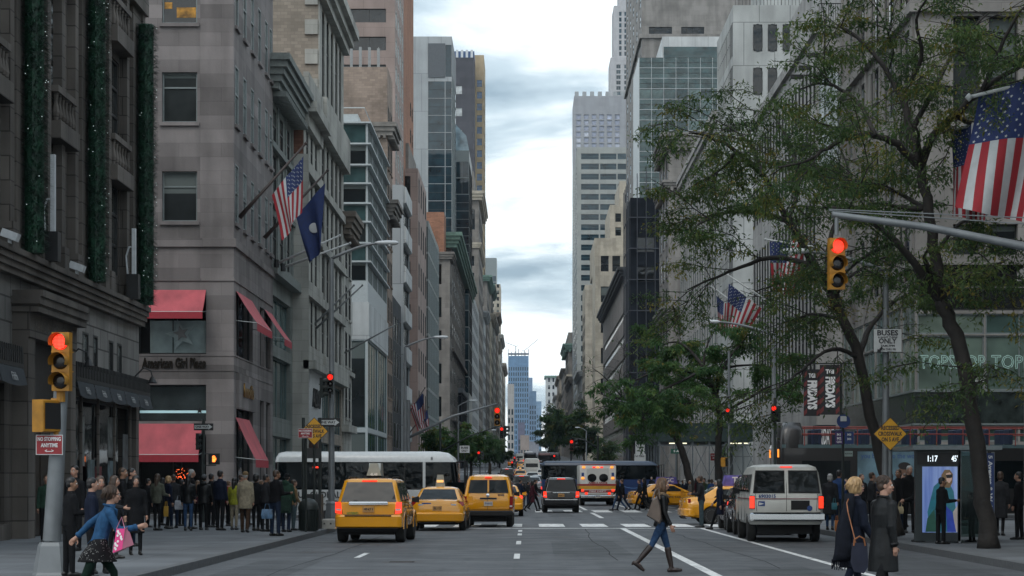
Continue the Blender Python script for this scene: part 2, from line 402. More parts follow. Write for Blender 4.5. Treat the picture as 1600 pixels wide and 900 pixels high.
def pavement(side, a, b):
 """raised pavement with rounded corners and a granite kerb"""
 k = KL if side < 0 else KR; far = -60 if side < 0 else 70; rr = 2.6; s = 1 if side < 0 else -1
 pts = [(far, a)]
 for i in range(7): t = math.pi/2*i/6; pts.append((k - s*rr + s*rr*math.sin(t), a + rr - rr*math.cos(t)))
 n = max(1, int((b-a)//12))
 for i in range(1, n): pts.append((k, a+rr+(b-a-2*rr)*i/n))
 for i in range(7): t = math.pi/2*i/6; pts.append((k - s*rr + s*rr*math.cos(t), b - rr + rr*math.sin(t)))
 pts.append((far, b))
 mb = MB(); w = .16
 inner = [pts[0]]
 for i in range(1, len(pts)-1):
  p0, p1, p2 = Vector(pts[i-1]), Vector(pts[i]), Vector(pts[i+1]); t = (p2-p0).normalized(); nn = Vector((-t.y, t.x))*(1 if s > 0 else -1)
  inner.append(tuple(p1 + nn*w))
 inner.append(pts[-1])
 z = lambda p, h: (p[0], p[1], gz(p[1])+h)
 for i in range(len(pts)-1):
  mb.quad(z(pts[i], -.05), z(pts[i+1], -.05), z(pts[i+1], .147), z(pts[i], .147), 1)
  mb.quad(z(pts[i], .147), z(pts[i+1], .147), z(inner[i+1], .152), z(inner[i], .152), 1)
 for i in range(len(inner)-1):
  mb.quad(z(inner[i], .152), z(inner[i+1], .152), z((far, inner[i+1][1]), .152), z((far, inner[i][1]), .152), 0)
 o = mb.build('pavement', [A_WALK, A_KERB], recalc=True); o['kind'] = 'structure'
seq = [-40] + [v for s in STREETS for v in s] + [1300]
for a, b in zip(seq[::2], seq[1::2]):
 pavement(-1, a, b); pavement(1, a, b)
# painted markings, worn
def paint():
 m, N, L, b = _nodes('road_paint'); b.inputs['Roughness'].default_value = .7
 tc = N.new('ShaderNodeTexCoord'); n = N.new('ShaderNodeTexNoise'); n.inputs['Scale'].default_value = 3.5; n.inputs['Detail'].default_value = 8; n.inputs['Roughness'].default_value = .7; L.new(tc.outputs['Object'], n.inputs['Vector'])
 r = N.new('ShaderNodeValToRGB'); L.new(n.outputs[0], r.inputs[0]); r.color_ramp.elements[0].position = .36; r.color_ramp.elements[0].color = (.16, .165, .17, 1)
 r.color_ramp.elements[1].position = .5; r.color_ramp.elements[1].color = (.72, .73, .72, 1); L.new(r.outputs[0], b.inputs['Base Color']); return m
PAINT = paint()
mk = MB()
def mark(x0, x1, d0, d1):
 ds = [d0] + [d for d in DS if d0 < d < d1] + [d1]
 for a, b in zip(ds, ds[1:]): mk.quad((x0, a, gz(a)+.005), (x1, a, gz(a)+.005), (x1, b, gz(b)+.005), (x0, b, gz(b)+.005))
for x in (3.22,): mark(x, x+.2, 20, 73); mark(x, x+.2, 93, 108)
for x in (5.98,): mark(x, x+.16, 20, 73); mark(x, x+.16, 118, 156)
mark(3.22, 3.42, 118, 156)
for d in (-3.0, 4.0): pass
for x, dd in ((-3.73, (30.5, 45.5, 60.5, 120, 130, 140, 150)), (-.28, (33.5, 45, 55, 64, 68.5, 119, 129, 139, 149))):
 for d in dd: mark(x, x+.13, d, d+3.0 if d < 60 else d+2.2)
for d in range(175, 620, 12):
 if any(a-4 < d < b+4 for a, b in STREETS): continue
 for x in (-3.73, -.28, 3.22): mark(x, x+.13, d, d+3)
for d0, d1 in ((75.6, 80.6), (109.5, 117)):
 x = KL+.5
 while x < KR-.5: mark(x, x+.62*1.5, d0, d1); x += 1.55
mark(KL+.3, KR-.3, 73.0, 73.5)
mark(KL+.3, KR-.3, 119.0, 119.3)
o = mk.build('road_marking', PAINT, recalc=False); o['kind'] = 'structure'
mb = MB(); mb.lathe([(.0, .006), (.33, .006), (.36, .003), (.42, .001)], (PX(628, 43.2), 43.2, .002), 24)
for i in range(-3, 4): mb.box(PX(628, 43.2)-.25, PX(628, 43.2)+.25, 43.2+i*.08-.015, 43.2+i*.08+.015, .006, .014)
tag(mb.build('manhole_cover', M('cast_iron', (.05, .045, .045), .6, var=.3)), 'round rusty iron manhole cover set in the asphalt before the yellow taxis', 'manhole cover')
pm = MB(); rnd = random.Random(6)
for x0, x1, a, c in ((-5.6, -4.2, 36, 44), (.6, 2.4, 47, 58), (-2.9, -1.2, 84, 100), (4.2, 5.4, 26, 41), (-1.6, .2, 28.5, 34), (1, 2.2, 96, 106), (6.6, 8.4, 34, 47)): pm.quad((x0, a, .003), (x1, a+.1, .003), (x1-.05, c, .003), (x0+.06, c-.2, .003))
o = pm.build('road_patch', asphalt('asphalt_patch', (.066, .072, .078)), recalc=False); o['kind'] = 'structure'
tm = MB()
for x, a, c in ((-4.6, 33, 62), (1.9, 44, 70), (4.8, 40, 110)):
 y = a
 while y < c: st = rnd.uniform(1.5, 4); x2 = x+rnd.uniform(-.12, .12); tm.quad((x-.014, y, .004), (x+.014, y, .004), (x2+.012, y+st, .004), (x2-.012, y+st, .004)); x, y = x2, y+st
for y in (39.5, 52.3, 66.2):
 x = -6
 while x < 9: x2 = x+rnd.uniform(.6, 1.6); y2 = y+rnd.uniform(-.12, .12); tm.quad((x, y-.03, .0045), (x2, y2-.03, .0045), (x2, y2+.03, .0045), (x, y+.03, .0045)); x, y = x2, y2
o = tm.build('tar_seam', M('tar', (.04, .042, .045), .9, var=.2, spec=.1), recalc=False); o['kind'] = 'structure'
for x, d, lab in ((1.1, 62, 'small iron cover in the middle lane before the crosswalk'), (-4.9, 49, 'iron cover left of the dashed line near the SUV taxi'), (5, 37, 'iron cover in the right bus lane')):
 mb = MB(); mb.lathe([(.0, .006), (.3, .006), (.33, .004), (.38, .001)], (x, d, .002), 20); tag(mb.build('manhole_cover', MAT['cast_iron']), lab, 'manhole cover')
# ------------------------------------------------------------------ façade builder
G_DARK = glass('window_glass', (.006, .009, .011), (.035, .04, .04), blinds=True); G_FARW = glass('far_window_glass', (.006, .009, .011), (.035, .04, .04)); G_BLUE = glass('tower_glass', (.012, .03, .04), (.07, .11, .13), .03, .04, .25)
G_TEAL = glass('curtain_wall_glass', (.03, .06, .062), (.13, .19, .19), .04, .06, .5)
G_BLACK = glass('black_glass', (.004, .005, .006), (.012, .014, .015), .06)
FR_ALU = M('window_frame_alloy', (.22, .25, .25), .4, .4, var=.1); FR_DARK = M('window_frame_dark', (.02, .022, .022), .5); FR_TEAL = M('window_frame_green', (.07, .11, .11), .5); FR_WHITE = M('window_frame_white', (.5, .52, .5), .6)
FR_BRONZE = M('window_frame_bronze', (.045, .035, .028), .45, .5)
WCACHE = {}
def window_mesh(w, h, style, gm, fm):
 key = (round(w, 2), round(h, 2), style, gm.name, fm.name)
 if key in WCACHE: return WCACHE[key]
 mb = MB(); f = min(.07, w*.12); y0, y1 = -.05, .02
 def glasspane(): mb.quad((-w/2, 0, 0), (w/2, 0, 0), (w/2, 0, h), (-w/2, 0, h), 0)
 def ring():
  mb.box(-w/2, -w/2+f, y0, y1, 0, h, 1); mb.box(w/2-f, w/2, y0, y1, 0, h, 1)
  mb.box(-w/2+f, w/2-f, y0, y1, 0, f, 1); mb.box(-w/2+f, w/2-f, y0, y1, h-f, h, 1)
 def hb(z, t=.05): mb.box(-w/2+f, w/2-f, y0+.005, y1, z-t/2, z+t/2, 1)
 def vb(x, t=.05, d=0): mb.box(x-t/2, x+t/2, y0+.01-d, y1, f, h-f, 1)
 glasspane()
 if style == 'sash': ring(); hb(h*.52, .07)
 elif style == 'sash3': ring(); hb(h*.70, .07)
 elif style == 'cross': ring(); hb(h*.66); vb(0)
 elif style == 'pair': ring(); vb(0, .09)
 elif style == 'pairsash': ring(); vb(0, .14); hb(h*.5)
 elif style == 'fixed': ring()
 elif style == 'tri': ring(); vb(-w/4, .06); vb(w/4, .06)
 elif style.startswith('strip'):
  n = int(style[5:]); ring()
  for i in range(1, n): vb(-w/2+w*i/n, .05)
 elif style.startswith('curtain'):
  n = int(style[7:]); ring()
  for i in range(1, n): vb(-w/2+w*i/n, .06, .06)
 elif style.startswith('tall'):
  n = int(style[4:]); ring()
  for i in range(1, n): hb(h*i/n, .09)
 elif style == 'round':                      # a pane with rounded ends, its own frame
  mb.v.clear(); mb.f.clear(); mb.m.clear(); r = w/2*.95
  def ov(k, y):
   pts = []
   for i in range(9): a = math.pi*i/8; pts.append((k*r*math.cos(a), y, h-r+k*r*math.sin(a)))
   for i in range(9): a = math.pi+math.pi*i/8; pts.append((k*r*math.cos(a), y, r+k*r*math.sin(a)))
   return pts
  mb.poly(ov(1, 0), 0); mb.rings([ov(1, .0), ov(1, -.06), ov(1.12, -.06), ov(1.12, 0)], 1, cap=False)
 elif style == 'arch':
  ring(); vb(0); hb(h*.62)
  r = w/2; zc = h-r                        # stone spandrels leave a round head
  for s in (-1, 1):
   pts = [(s*r, -.1, h)]
   for i in range(7): a = math.pi/2*i/6; pts.append((s*r*math.sin(a), -.1, zc+r*math.cos(a)))
   mb.poly(pts, 2)
 me = bpy.data.meshes.new('window'); me.from_pydata(mb.v, [], mb.f); me.materials.append(gm); me.materials.append(fm)
 me.polygons.foreach_set('material_index', mb.m); me.update(); WCACHE[key] = me; return me
def even(W, n, frac, a=0.0, b=0.0):
 """n openings spread over width W (margins a, b); frac = opening share of the bay"""
 bay = (W-a-b)/n; return [(a+bay*(i+.5)-bay*frac/2, a+bay*(i+.5)+bay*frac/2) for i in range(n)]
def floors(z0, fh, n, wh, sill=.9): return [(z0+fh*i+sill, z0+fh*i+sill+wh) for i in range(n)]
def facade(mb, O, U, W, H, cols, rows, rec, N, skip=None):
 """a wall sheet with true openings and reveals; returns the openings (u centre, z, w, h, i, j)"""
 O = Vector(O); U = Vector(U); N = Vector(N); Z = Vector((0, 0, 1)); out = []
 pt = lambda u, z, d=0: O + U*u + Z*z - N*d
 us = [0.0];
 for a, b in cols: us += [a, b]
 us.append(W); zs = [0.0]
 for a, b in rows: zs += [a, b]
 zs.append(H)
 for j in range(len(zs)-1):
  z0, z1 = zs[j], zs[j+1]
  if z1-z0 < 1e-4: continue
  if j % 2 == 0 or not cols: mb.quad(pt(0, z0), pt(W, z0), pt(W, z1), pt(0, z1)); continue
  for i in range(len(us)-1):
   u0, u1 = us[i], us[i+1]
   if u1-u0 < 1e-4: continue
   if i % 2 == 0 or (skip and skip(i//2, j//2)): mb.quad(pt(u0, z0), pt(u1, z0), pt(u1, z1), pt(u0, z1))
   else:
    for (a, b) in (((u0, z0), (u1, z0)), ((u1, z0), (u1, z1)), ((u1, z1), (u0, z1)), ((u0, z1), (u0, z0))):
     mb.quad(pt(*a), pt(*b), pt(*b, rec), pt(*a, rec))
    out.append(((u0+u1)/2, z0, u1-u0, z1-z0, i//2, j//2))
 return out
def vis_px(p):
 y = max(p[1], 1); return VX + F*p[0]/y, VY - F*(p[2]-CH)/y
class Bld:
 """one building: street side face at X from d0 to d1, end face at d0, both as walls with openings"""
 def __init__(s, name, label, side, d0, d1, h, wid, mat, X=None, group=None, cat='building', roof=None):
  s.side = side; s.d0 = d0; s.d1 = d1; s.h = h; s.wid = wid; s.mat = mat
  s.X = X if X is not None else (XL if side < 0 else XR)
  s.root = thing(name, label, cat, (s.X + side*wid/2, (d0+d1)/2, gz(d0)), group=group)
  s.wall = MB(); s.trim = MB(); s.corn = MB(); s.corns = []; s.wins = []; s.zb = -0.2; s.extra = []
  s.roofm = roof; s.N = Vector((-side, 0, 0))
 def street(s, cols, rows, rec=.3, style='sash', gm=None, fm=None, z0=None, z1=None, u0=0, u1=None, skip=None, sill=False):
  """openings measured from the near end (d0)"""
  z0 = s.zb if z0 is None else z0; z1 = s.h if z1 is None else z1; u1 = s.d1-s.d0 if u1 is None else u1
  rows = [(a-z0, b-z0) for a, b in rows]
  if cols: rec = min(rec, max(.03, .3*(cols[0][1]-cols[0][0])*abs(s.X)/s.d1))      # shallow reveals, as the panes read from down the street
  for (u, z, w, hh, i, j) in facade(s.wall, (s.X, s.d0+u0, z0), (0, 1, 0), u1-u0, z1-z0, cols, rows, rec, s.N, skip):
   s.wins.append((Vector((s.X - s.N.x*rec, s.d0+u0+u, z0+z)), -s.side*math.pi/2, w, hh, style, gm or G_DARK, fm or FR_DARK))
   if sill: s.trim.box(*sorted((s.X-.03*s.N.x, s.X+.12*s.N.x)), s.d0+u0+u-w/2-.1, s.d0+u0+u+w/2+.1, z0+z-.16, z0+z-.003)
 def front(s, cols, rows, rec=.3, style='sash', gm=None, fm=None, z0=None, z1=None, u0=0, u1=None, skip=None, sill=False):
  """openings measured from the street corner outwards"""
  z0 = s.zb if z0 is None else z0; z1 = s.h if z1 is None else z1; u1 = s.wid if u1 is None else u1
  rows = [(a-z0, b-z0) for a, b in rows]
  for (u, z, w, hh, i, j) in facade(s.wall, (s.X+s.side*u0, s.d0, z0), (s.side, 0, 0), u1-u0, z1-z0, cols, rows, rec, (0, -1, 0), skip):
   x = s.X + s.side*(u0+u)
   s.wins.append((Vector((x, s.d0+rec, z0+z)), 0, w, hh, style, gm or G_DARK, fm or FR_DARK))
   if sill: s.trim.box(x-w/2-.1, x+w/2+.1, s.d0-.12, s.d0+.03, z0+z-.16, z0+z-.003)
 def shell(s, back=True):
  x0, x1 = sorted((s.X, s.X+s.side*s.wid)); a, b, h, z = s.d0, s.d1, s.h, s.zb
  xo = s.X + s.side*s.wid
  s.wall.quad((x0, b, z), (x1, b, z), (x1, b, h), (x0, b, h)); s.wall.quad((xo, a, z), (xo, b, z), (xo, b, h), (xo, a, h))
  s.wall.quad((x0, a, h), (x1, a, h), (x1, b, h), (x0, b, h))
 def band(s, z, hh, dep, mb=None, far=0):
  """a course that runs round the two faces, standing proud by dep"""
  mb = mb or s.trim; X = s.X; w = X + s.side*s.wid
  a = X + s.N.x*dep; x0, x1 = sorted((a, w)); mb.box(x0, x1, s.d0-dep, s.d1+far, z, z+hh)
 def cornice(s, z, hh, dep, steps=3, far=0, dent=0):
  s.corn = MB(); s.corns.append(s.corn)
  for i in range(steps): s.band(z+hh*i/steps+.001*i, hh/steps, dep*(.35+.65*(i+1)/steps), s.corn, far)
  if dent:
   n = int((s.d1-s.d0)/dent)
   for i in range(n):
    y = s.d0+dent*(i+.25); xs = sorted((s.X+s.N.x*.02, s.X+s.N.x*dep*.75)); s.corn.box(xs[0], xs[1], y, y+dent*.45, z-dent*.5, z-.003)
   n = int(min(s.wid, 14)/dent)
   for i in range(n):
    x = s.X+s.side*dent*(i+.25); xs = sorted((x, x+s.side*dent*.45)); s.corn.box(xs[0], xs[1], s.d0-dep*.75, s.d0-.02, z-dent*.5, z-.003)
 def pil_street(s, us, w, dep, z0, z1):
  for u in us: xs = sorted((s.X-.02*s.N.x, s.X+dep*s.N.x)); s.trim.box(xs[0], xs[1], s.d0+u-w/2, s.d0+u+w/2, z0, z1)
 def pil_front(s, us, w, dep, z0, z1):
  for u in us: x = s.X+s.side*u; s.trim.box(x-w/2, x+w/2, s.d0-dep, s.d0+.02, z0, z1)
 def part(s, name):
  """close the trim gathered so far as a part of its own"""
  if s.trim.v: s.trim.build(name, s.mat, s.root, recalc=False)
  s.trim = MB()
 def done(s, trimmat=None, cornmat=None, seen=None):
  s.shell(); s.wall.build('wall', s.mat, s.root, recalc=False)
  if s.trim.v: s.trim.build('stone_trim', trimmat or s.mat, s.root, recalc=False)
  for c in s.corns or [s.corn]:
   if c.v: c.build('cornice', cornmat or trimmat or s.mat, s.root, recalc=False)
  near, rest = [], []
  for wdw in s.wins:
   c = wdw[0]+Vector((0, 0, wdw[3]/2)); x, y = vis_px(c); lo = vis_px(wdw[0])[1]
   inside = -30 < x < 1630 and lo > -10 and c.y > 3
   (near if inside else rest).append((-wdw[2]*wdw[3]/max(c.y, 1)**2, wdw))
  near.sort(key=lambda t: t[0])
  rest += near[100:]
  for _, (p, rz, w, hh, st, gm, fm) in near[:100]:
   o = link('window', window_mesh(w, hh, st, gm, fm)); o.location = p; o.rotation_euler = (0, 0, rz); adopt(o, s.root)
   if st == 'arch' and len(o.data.materials) < 3: o.data.materials.append(s.mat)
  if rest:
   mb = MB(); mats = []
   rest = [(k_, (p, rz, w, hh, st, G_FARW if gm is G_DARK else gm, fm)) for k_, (p, rz, w, hh, st, gm, fm) in rest]
   for _, (p, rz, w, hh, st, gm, fm) in rest:
    for q in (gm, fm):
     if q not in mats: mats.append(q)
    Mx = Matrix.Translation(p) @ Matrix.Rotation(rz, 4, 'Z'); f = min(.07, w*.12)
    mb.quad(*[Mx @ Vector(q) for q in ((-w/2, 0, 0), (w/2, 0, 0), (w/2, 0, hh), (-w/2, 0, hh))], mats.index(gm))
    mb.box(-w/2, w/2, -.04, .01, hh*.5-f/2, hh*.5+f/2, mats.index(fm), Mx)
   o = mb.build('far_windows', mats, s.root, recalc=False); o['kind'] = 'stuff'
  return s.root
def roofbox(b, name, x0, x1, y0, y1, z0, z1, mat): mb = MB(); mb.box(x0, x1, y0, y1, z0, z1); return mb.build(name, mat, b.root)
# ------------------------------------------------------------------ buildings on the left side
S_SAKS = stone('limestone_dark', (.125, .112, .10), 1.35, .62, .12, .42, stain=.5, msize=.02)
S_GREY = stone('granite_banded', (.215, .195, .19), 1.9, .62, .07, .8, band=.28, stain=.45)
S_PALE = stone('limestone_pale', (.36, .36, .33), 1.4, .6, .07, .75, stain=.4)
S_GREEN = stone('stone_greenish', (.20, .22, .205), 1.2, .6, .08, .75, stain=.4)
S_TAN = stone('brick_tan', (.28, .243, .20), .42, .2, .16, .8, stain=.25)
S_RED = stone('brick_red', (.17, .085, .06), .4, .16, .3, .8, stain=.3)
S_PINK = stone('granite_pink', (.30, .235, .21), 2.4, 1.7, .06, .7, stain=.2, msize=.02)
S_ORANGE = stone('brick_orange', (.30, .15, .095), .5, .22, .15, .85, stain=.25)
S_BROWN = stone('stone_brown', (.20, .185, .168), 1.6, .7, .1, .75, stain=.35)
S_WHITE = stone('panel_white', (.50, .52, .52), 2.4, 3.4, .04, .6, stain=.25, msize=.03)
S_CREAM = stone('stone_cream', (.42, .38, .31), 1.6, .8, .08, .8, stain=.3)
S_DARK = stone('stone_charcoal', (.05, .055, .06), 2, 1, .1, .8, stain=.2)
S_GREYP = stone('panel_grey', (.34, .36, .37), 2.6, 7.5, .05, .6, stain=.12, msize=.05)
M_COPPER = M('green_copper', (.13, .22, .18), .7, var=.3, scale=2)
M_LEDGE = M('white_ledge', (.45, .49, .5), .4, var=.08)
M_ROOF = M('roof_dark', (.05, .055, .06), .7, var=.2)
BLK = M('black_metal', (.014, .015, .016), .45, var=.2)
# the department store on the near corner
XL = -13.35
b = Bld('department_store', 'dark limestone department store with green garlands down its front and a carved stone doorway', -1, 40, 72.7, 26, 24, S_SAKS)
dd = lambda x: 43230/(823-x)
u = lambda x: dd(x)-40
b.street([(u(-60), u(22)), (u(112), u(222))], [(.5, 4.15)], .5, 'strip4', G_BLACK, FR_DARK, z1=4.4, skip=lambda i, j: False)
b.wall.build('shopfront_wall', S_SAKS, b.root, recalc=False); b.wall = MB()
b.street([(u(4), u(15)), (u(112), u(122)), (u(142), u(151)), (u(158), u(165)), (u(182), u(189)), (u(195), u(202))], [(5.0, 6.15)], .3, 'fixed', G_DARK, FR_DARK, z0=4.4, z1=7.0)
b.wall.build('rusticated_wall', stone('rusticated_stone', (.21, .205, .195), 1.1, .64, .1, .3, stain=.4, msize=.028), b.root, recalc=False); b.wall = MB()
b.street([(u(-20), u(8)), (u(86), u(112)), (u(176), u(198))], [(8.3, 11.3), (12.6, 15.3), (16.8, 20.5)], .7, 'tall3', G_DARK, FR_DARK, z0=7.0)
b.front([], [])
b.cornice(6.95, .65, .42, 4)
for x in (20, 66, 78, 100, 121, 164, 173, 201, 226):
 b.pil_street([u(x)], .42, .24, 7.55, 21.5)
 b.pil_street([u(x)], .6, .34, 7.55, 8.25); b.part('pilaster')
for x in (42, 141, 219): b.pil_street([u(x)], 1.5, .16, 7.55, 22); b.part('pilaster')
b.band(17.6, .9, .35); b.band(21.5, .5, .5); b.cornice(22.2, 1.3, 1.1, 4, dent=.5)
for x0, x1 in ((-20, 10), (84, 114), (174, 200)):          # balustrades before the upper windows
 a, c = 40+u(x0), 40+u(x1)
 for z in (11.7, 16.1):
  b.trim.box(XL, XL+.45, a, c, z-.55, z-.05); b.trim.box(XL, XL+.38, a, c, z+.75, z+.93)
  n = 6
  for i in range(n):
   y = a+(c-a)*(i+.5)/n; b.trim.lathe([(.06, z-.05), (.11, z+.2), (.05, z+.5), (.09, z+.75)], (XL+.26, y, 0), 6, cap=False)
  b.part('balustrade')
# the doorway: a flat panel coloured as recess shade inside a projecting stone frame
for a, c in ((u(34), u(45)), (u(101), u(109))): xs = (XL-.02, XL+.42); b.trim.box(xs[0], xs[1], 40+a, 40+c, -.2, 5.4)
b.trim.box(XL-.02, XL+.46, 40+u(34), 40+u(109), 5.4, 6.05); b.trim.box(XL-.02, XL+.7, 40+u(33), 40+u(111), 6.05, 6.25); b.trim.box(XL-.02, XL+.75, 40+u(32), 40+u(112), 6.25, 6.45); b.trim.box(XL-.02, XL+.8, 40+u(34), 40+u(110), 6.45, 6.62); b.part('doorway_frame')
for x in (112.5, 139, 165, 190, 214, 222.5): b.trim.box(XL-.02, XL+.05, 40+u(x)-.05, 40+u(x)+.05, .1, 4.2)
b.trim.box(XL-.02, XL+.16, 40+u(-60), 40+u(22), -.2, .55); b.trim.box(XL-.02, XL+.16, 40+u(112), 72.69, -.2, .55)
store = b.done()
mb = MB(); mb.box(XL+.005, XL+.03, 40+u(45), 40+u(101), .16, 5.4); mb.build('doorway_shade_panel', M('doorway_shadow', (.018, .016, .015), .6), store)
mb = MB(); mb.box(XL+.03, XL+.07, 40+u(50), 40+u(72), .2, 3.0); mb.box(XL+.03, XL+.07, 40+u(74), 40+u(96), .2, 3.0); mb.build('door', FR_BRONZE, store)
text('carved_lettering', 'SAKS & COMPANY', M('carved_letters', (.09, .08, .07), .8), .42, face_mx((XL+.465, 40+(u(34)+u(109))/2, 5.74), (1, 0, 0)), store, .006, width=4.6)
AW_BLUE = M('navy_awning', (.015, .022, .03), .7, var=.25);
for a, c in ((u(-60), u(27)), (u(111), u(227))):
 mb = MB(); n = max(4, int((c-a)/.22))
 mb.box(XL, XL+.42, 40+a, 40+c, 4.55, 4.66)
 for i in range(n): y = 40+a+(c-a)*i/n; mb.box(XL+.36, XL+.43, y+.03, y+.13, 4.66, 4.95); mb.box(XL+.37, XL+.42, y+.05, y+.11, 4.95, 5.1)
 mb.build('crested_canopy', BLK, store)
 mb = MB(); n = max(1, round((c-a)/2.2))
 for i in range(n):
  y0 = 40+a+(c-a)*i/n+.04; y1 = 40+a+(c-a)*(i+1)/n-.04; k = 8
  for j in range(k):
   p, q = y0+(y1-y0)*j/k, y0+(y1-y0)*(j+1)/k; sg = lambda t: .06*math.sin(math.pi*(t-y0)/(y1-y0))
   mb.quad((XL+.42, p, 4.54), (XL+.42, q, 4.54), (XL+.52, q, 4.12-sg(q)), (XL+.52, p, 4.12-sg(p)))
 mb.build('valance', AW_BLUE, store)
 for i in range(n):
  y = 40+a+(c-a)*(i+.5)/n; text('valance_lettering', 'Fifth', M('pale_script', (.35, .36, .36), .7), .3, face_mx((XL+.515, y, 4.28), (1, 0, .25)), store, .002, width=.55)
# posters before the shop glass, one pale panel painted as a car's reflection
WARM = M('warm_display', (.5, .33, .15), .6, emit=.25, var=.5, scale=3, ecol=(.8, .45, .15))
mb = MB()
for x, a, z0, z1, c in ((4, .4, 1, 3.3, (.09, .10, .10)), (143, .32, 2.1, 3.6, (.13, .14, .14)), (157, .5, .6, 2.3, (.09, .13, .14)), (186, .45, 2.4, 3.7, (.10, .11, .11)), (187, .45, .8, 2.3, (.12, .17, .19)), (168, .5, 1.3, 2.1, (.13, .02, .025)), (131, .4, .8, 2.6, (.05, .06, .06)), (209, .45, .9, 3.2, (.07, .08, .085))): mb = MB(); mb.box(XL-.045, XL-.025, 40+u(x)-a, 40+u(x)+a, z0, z1); mb.build('poster_and_reflection', M('poster_%d' % x, c, .5, var=.75, scale=3.2), store)
for x in (120, 222): y = 40+u(x); mb = MB(); mb.tube([(XL, y, 5.2), (XL+.3, y, 5.5), (XL+.55, y, 5.4), (XL+.6, y, 5.2)], .025, 6); mb.lathe([(.05, 5.2), (.16, 5.0), (.15, 4.97)], (XL+.6, y, 0), 10); mb.build('wall_lamp', BLK, store)
GARL = []
def garland_mat():
 m, N, L, bs = _nodes('garland_needles'); bs.inputs['Roughness'].default_value = .6
 oi = N.new('ShaderNodeTexCoord'); n = N.new('ShaderNodeTexNoise'); n.inputs['Scale'].default_value = 4; L.new(oi.outputs['Object'], n.inputs['Vector'])
 cr = N.new('ShaderNodeValToRGB'); L.new(n.outputs[0], cr.inputs[0]); cr.color_ramp.elements[0].position = .35; cr.color_ramp.elements[0].color = (.008, .03, .018, 1); cr.color_ramp.elements[1].position = .65; cr.color_ramp.elements[1].color = (.016, .075, .04, 1)
 L.new(cr.outputs[0], bs.inputs['Base Color']); return m
GM = garland_mat(); FAIRY = M('fairy_light', (.75, .9, .9), .4, var=0, emit=.5)
def garland(y, z0, z1, label, r=.33):
 t = thing('garland', label, 'garland', (XL+.45, y, z0), group='garlands down the store front')
 mb = MB(); rnd = random.Random(int(y*10)); n = int((z1-z0)*900)
 mb.tube([(XL+.45, y, z0), (XL+.45, y, z1)], r*.78, 12)
 for i in range(n):
  z = rnd.uniform(z0, z1); a = rnd.uniform(0, 2*math.pi); rr = r*rnd.uniform(.72, 1.0)*(1+.06*math.sin(z*2.1+a)); c = Vector((XL+.45+rr*math.cos(a), y+rr*math.sin(a), z))
  o = Vector((math.cos(a), math.sin(a), rnd.uniform(-.8, .5))).normalized(); s = o.cross(Vector((0, 0, 1))).normalized()*.016
  e = c+o*rnd.uniform(.06, .19); mb.quad(c-s, c+s, e+s*.4, e-s*.4)
 mb.build('needles', GM, t, recalc=False)
 mb = MB()
 for i in range(int((z1-z0)*3.2)):
  z = rnd.uniform(z0, z1); a = rnd.uniform(-2.2, 1.2); c = (XL+.45+r*1.08*math.cos(a), y+r*1.08*math.sin(a), z); mb.box(c[0]-.009, c[0]+.009, c[1]-.009, c[1]+.009, z-.009, z+.009)
 mb.build('fairy_lights', FAIRY, t, recalc=False)
garland(dd(42), 7.62, 25, 'green lit garland down the left of the dark store front')
garland(dd(141), 7.62, 25, 'green lit garland in the middle of the dark store front')
garland(dd(219), 7.62, 17.1, 'green lit garland at the corner beside the grey banded building')
FIX = M('white_fixture', (.55, .58, .6), .5, var=.1)
for x, lab in ((6, 'white floodlight on the ledge left of the first garland'), (112, 'white floodlight on the ledge before the middle garland'), (200, 'white floodlight on the ledge before the corner garland')):
 y = dd(x); t = thing('floodlight', lab, 'floodlight', (XL+.4, y, 7.6), group='floodlights on the store ledge')
 mb = MB(); mb.box(XL+.2, XL+.62, y-.16, y+.16, 7.72, 7.92, 0, Matrix.Translation((XL+.4, y, 7.8)) @ Matrix.Rotation(.35, 4, 'Y') @ Matrix.Translation((-XL-.4, -y, -7.8))); mb.build('lamp_head', FIX, t)
 mb = MB(); mb.box(XL+.36, XL+.44, y-.05, y+.05, 7.6, 7.75); mb.build('bracket', FIX, t)
for x, z1, lab in ((68, 10.2, 'tall white light pylon beside the left garland'), (197, 9.6, 'tall white light pylon beside the corner garland')):
 y = dd(x); t = thing('light_pylon', lab, 'light fixture', (XL+.5, y, 7.6), group='light pylons on the store ledge')
 mb = MB(); mb.box(XL+.45, XL+.57, y-.08, y+.08, 8.4, z1+.3); mb.build('light_bar', FIX, t)
 mb = MB(); mb.box(XL+.3, XL+.68, y-.2, y+.2, 7.6, 8.4); mb.build('stand', BLK, t)
 mb = MB(); mb.tube([(XL+.3, y, 8.4), (XL+.25, y, 9), (XL+.35, y, 9.3), (XL+.42, y, 9.3)], .03, 6); mb.build('cable', FIX, t)
XL = -13.1
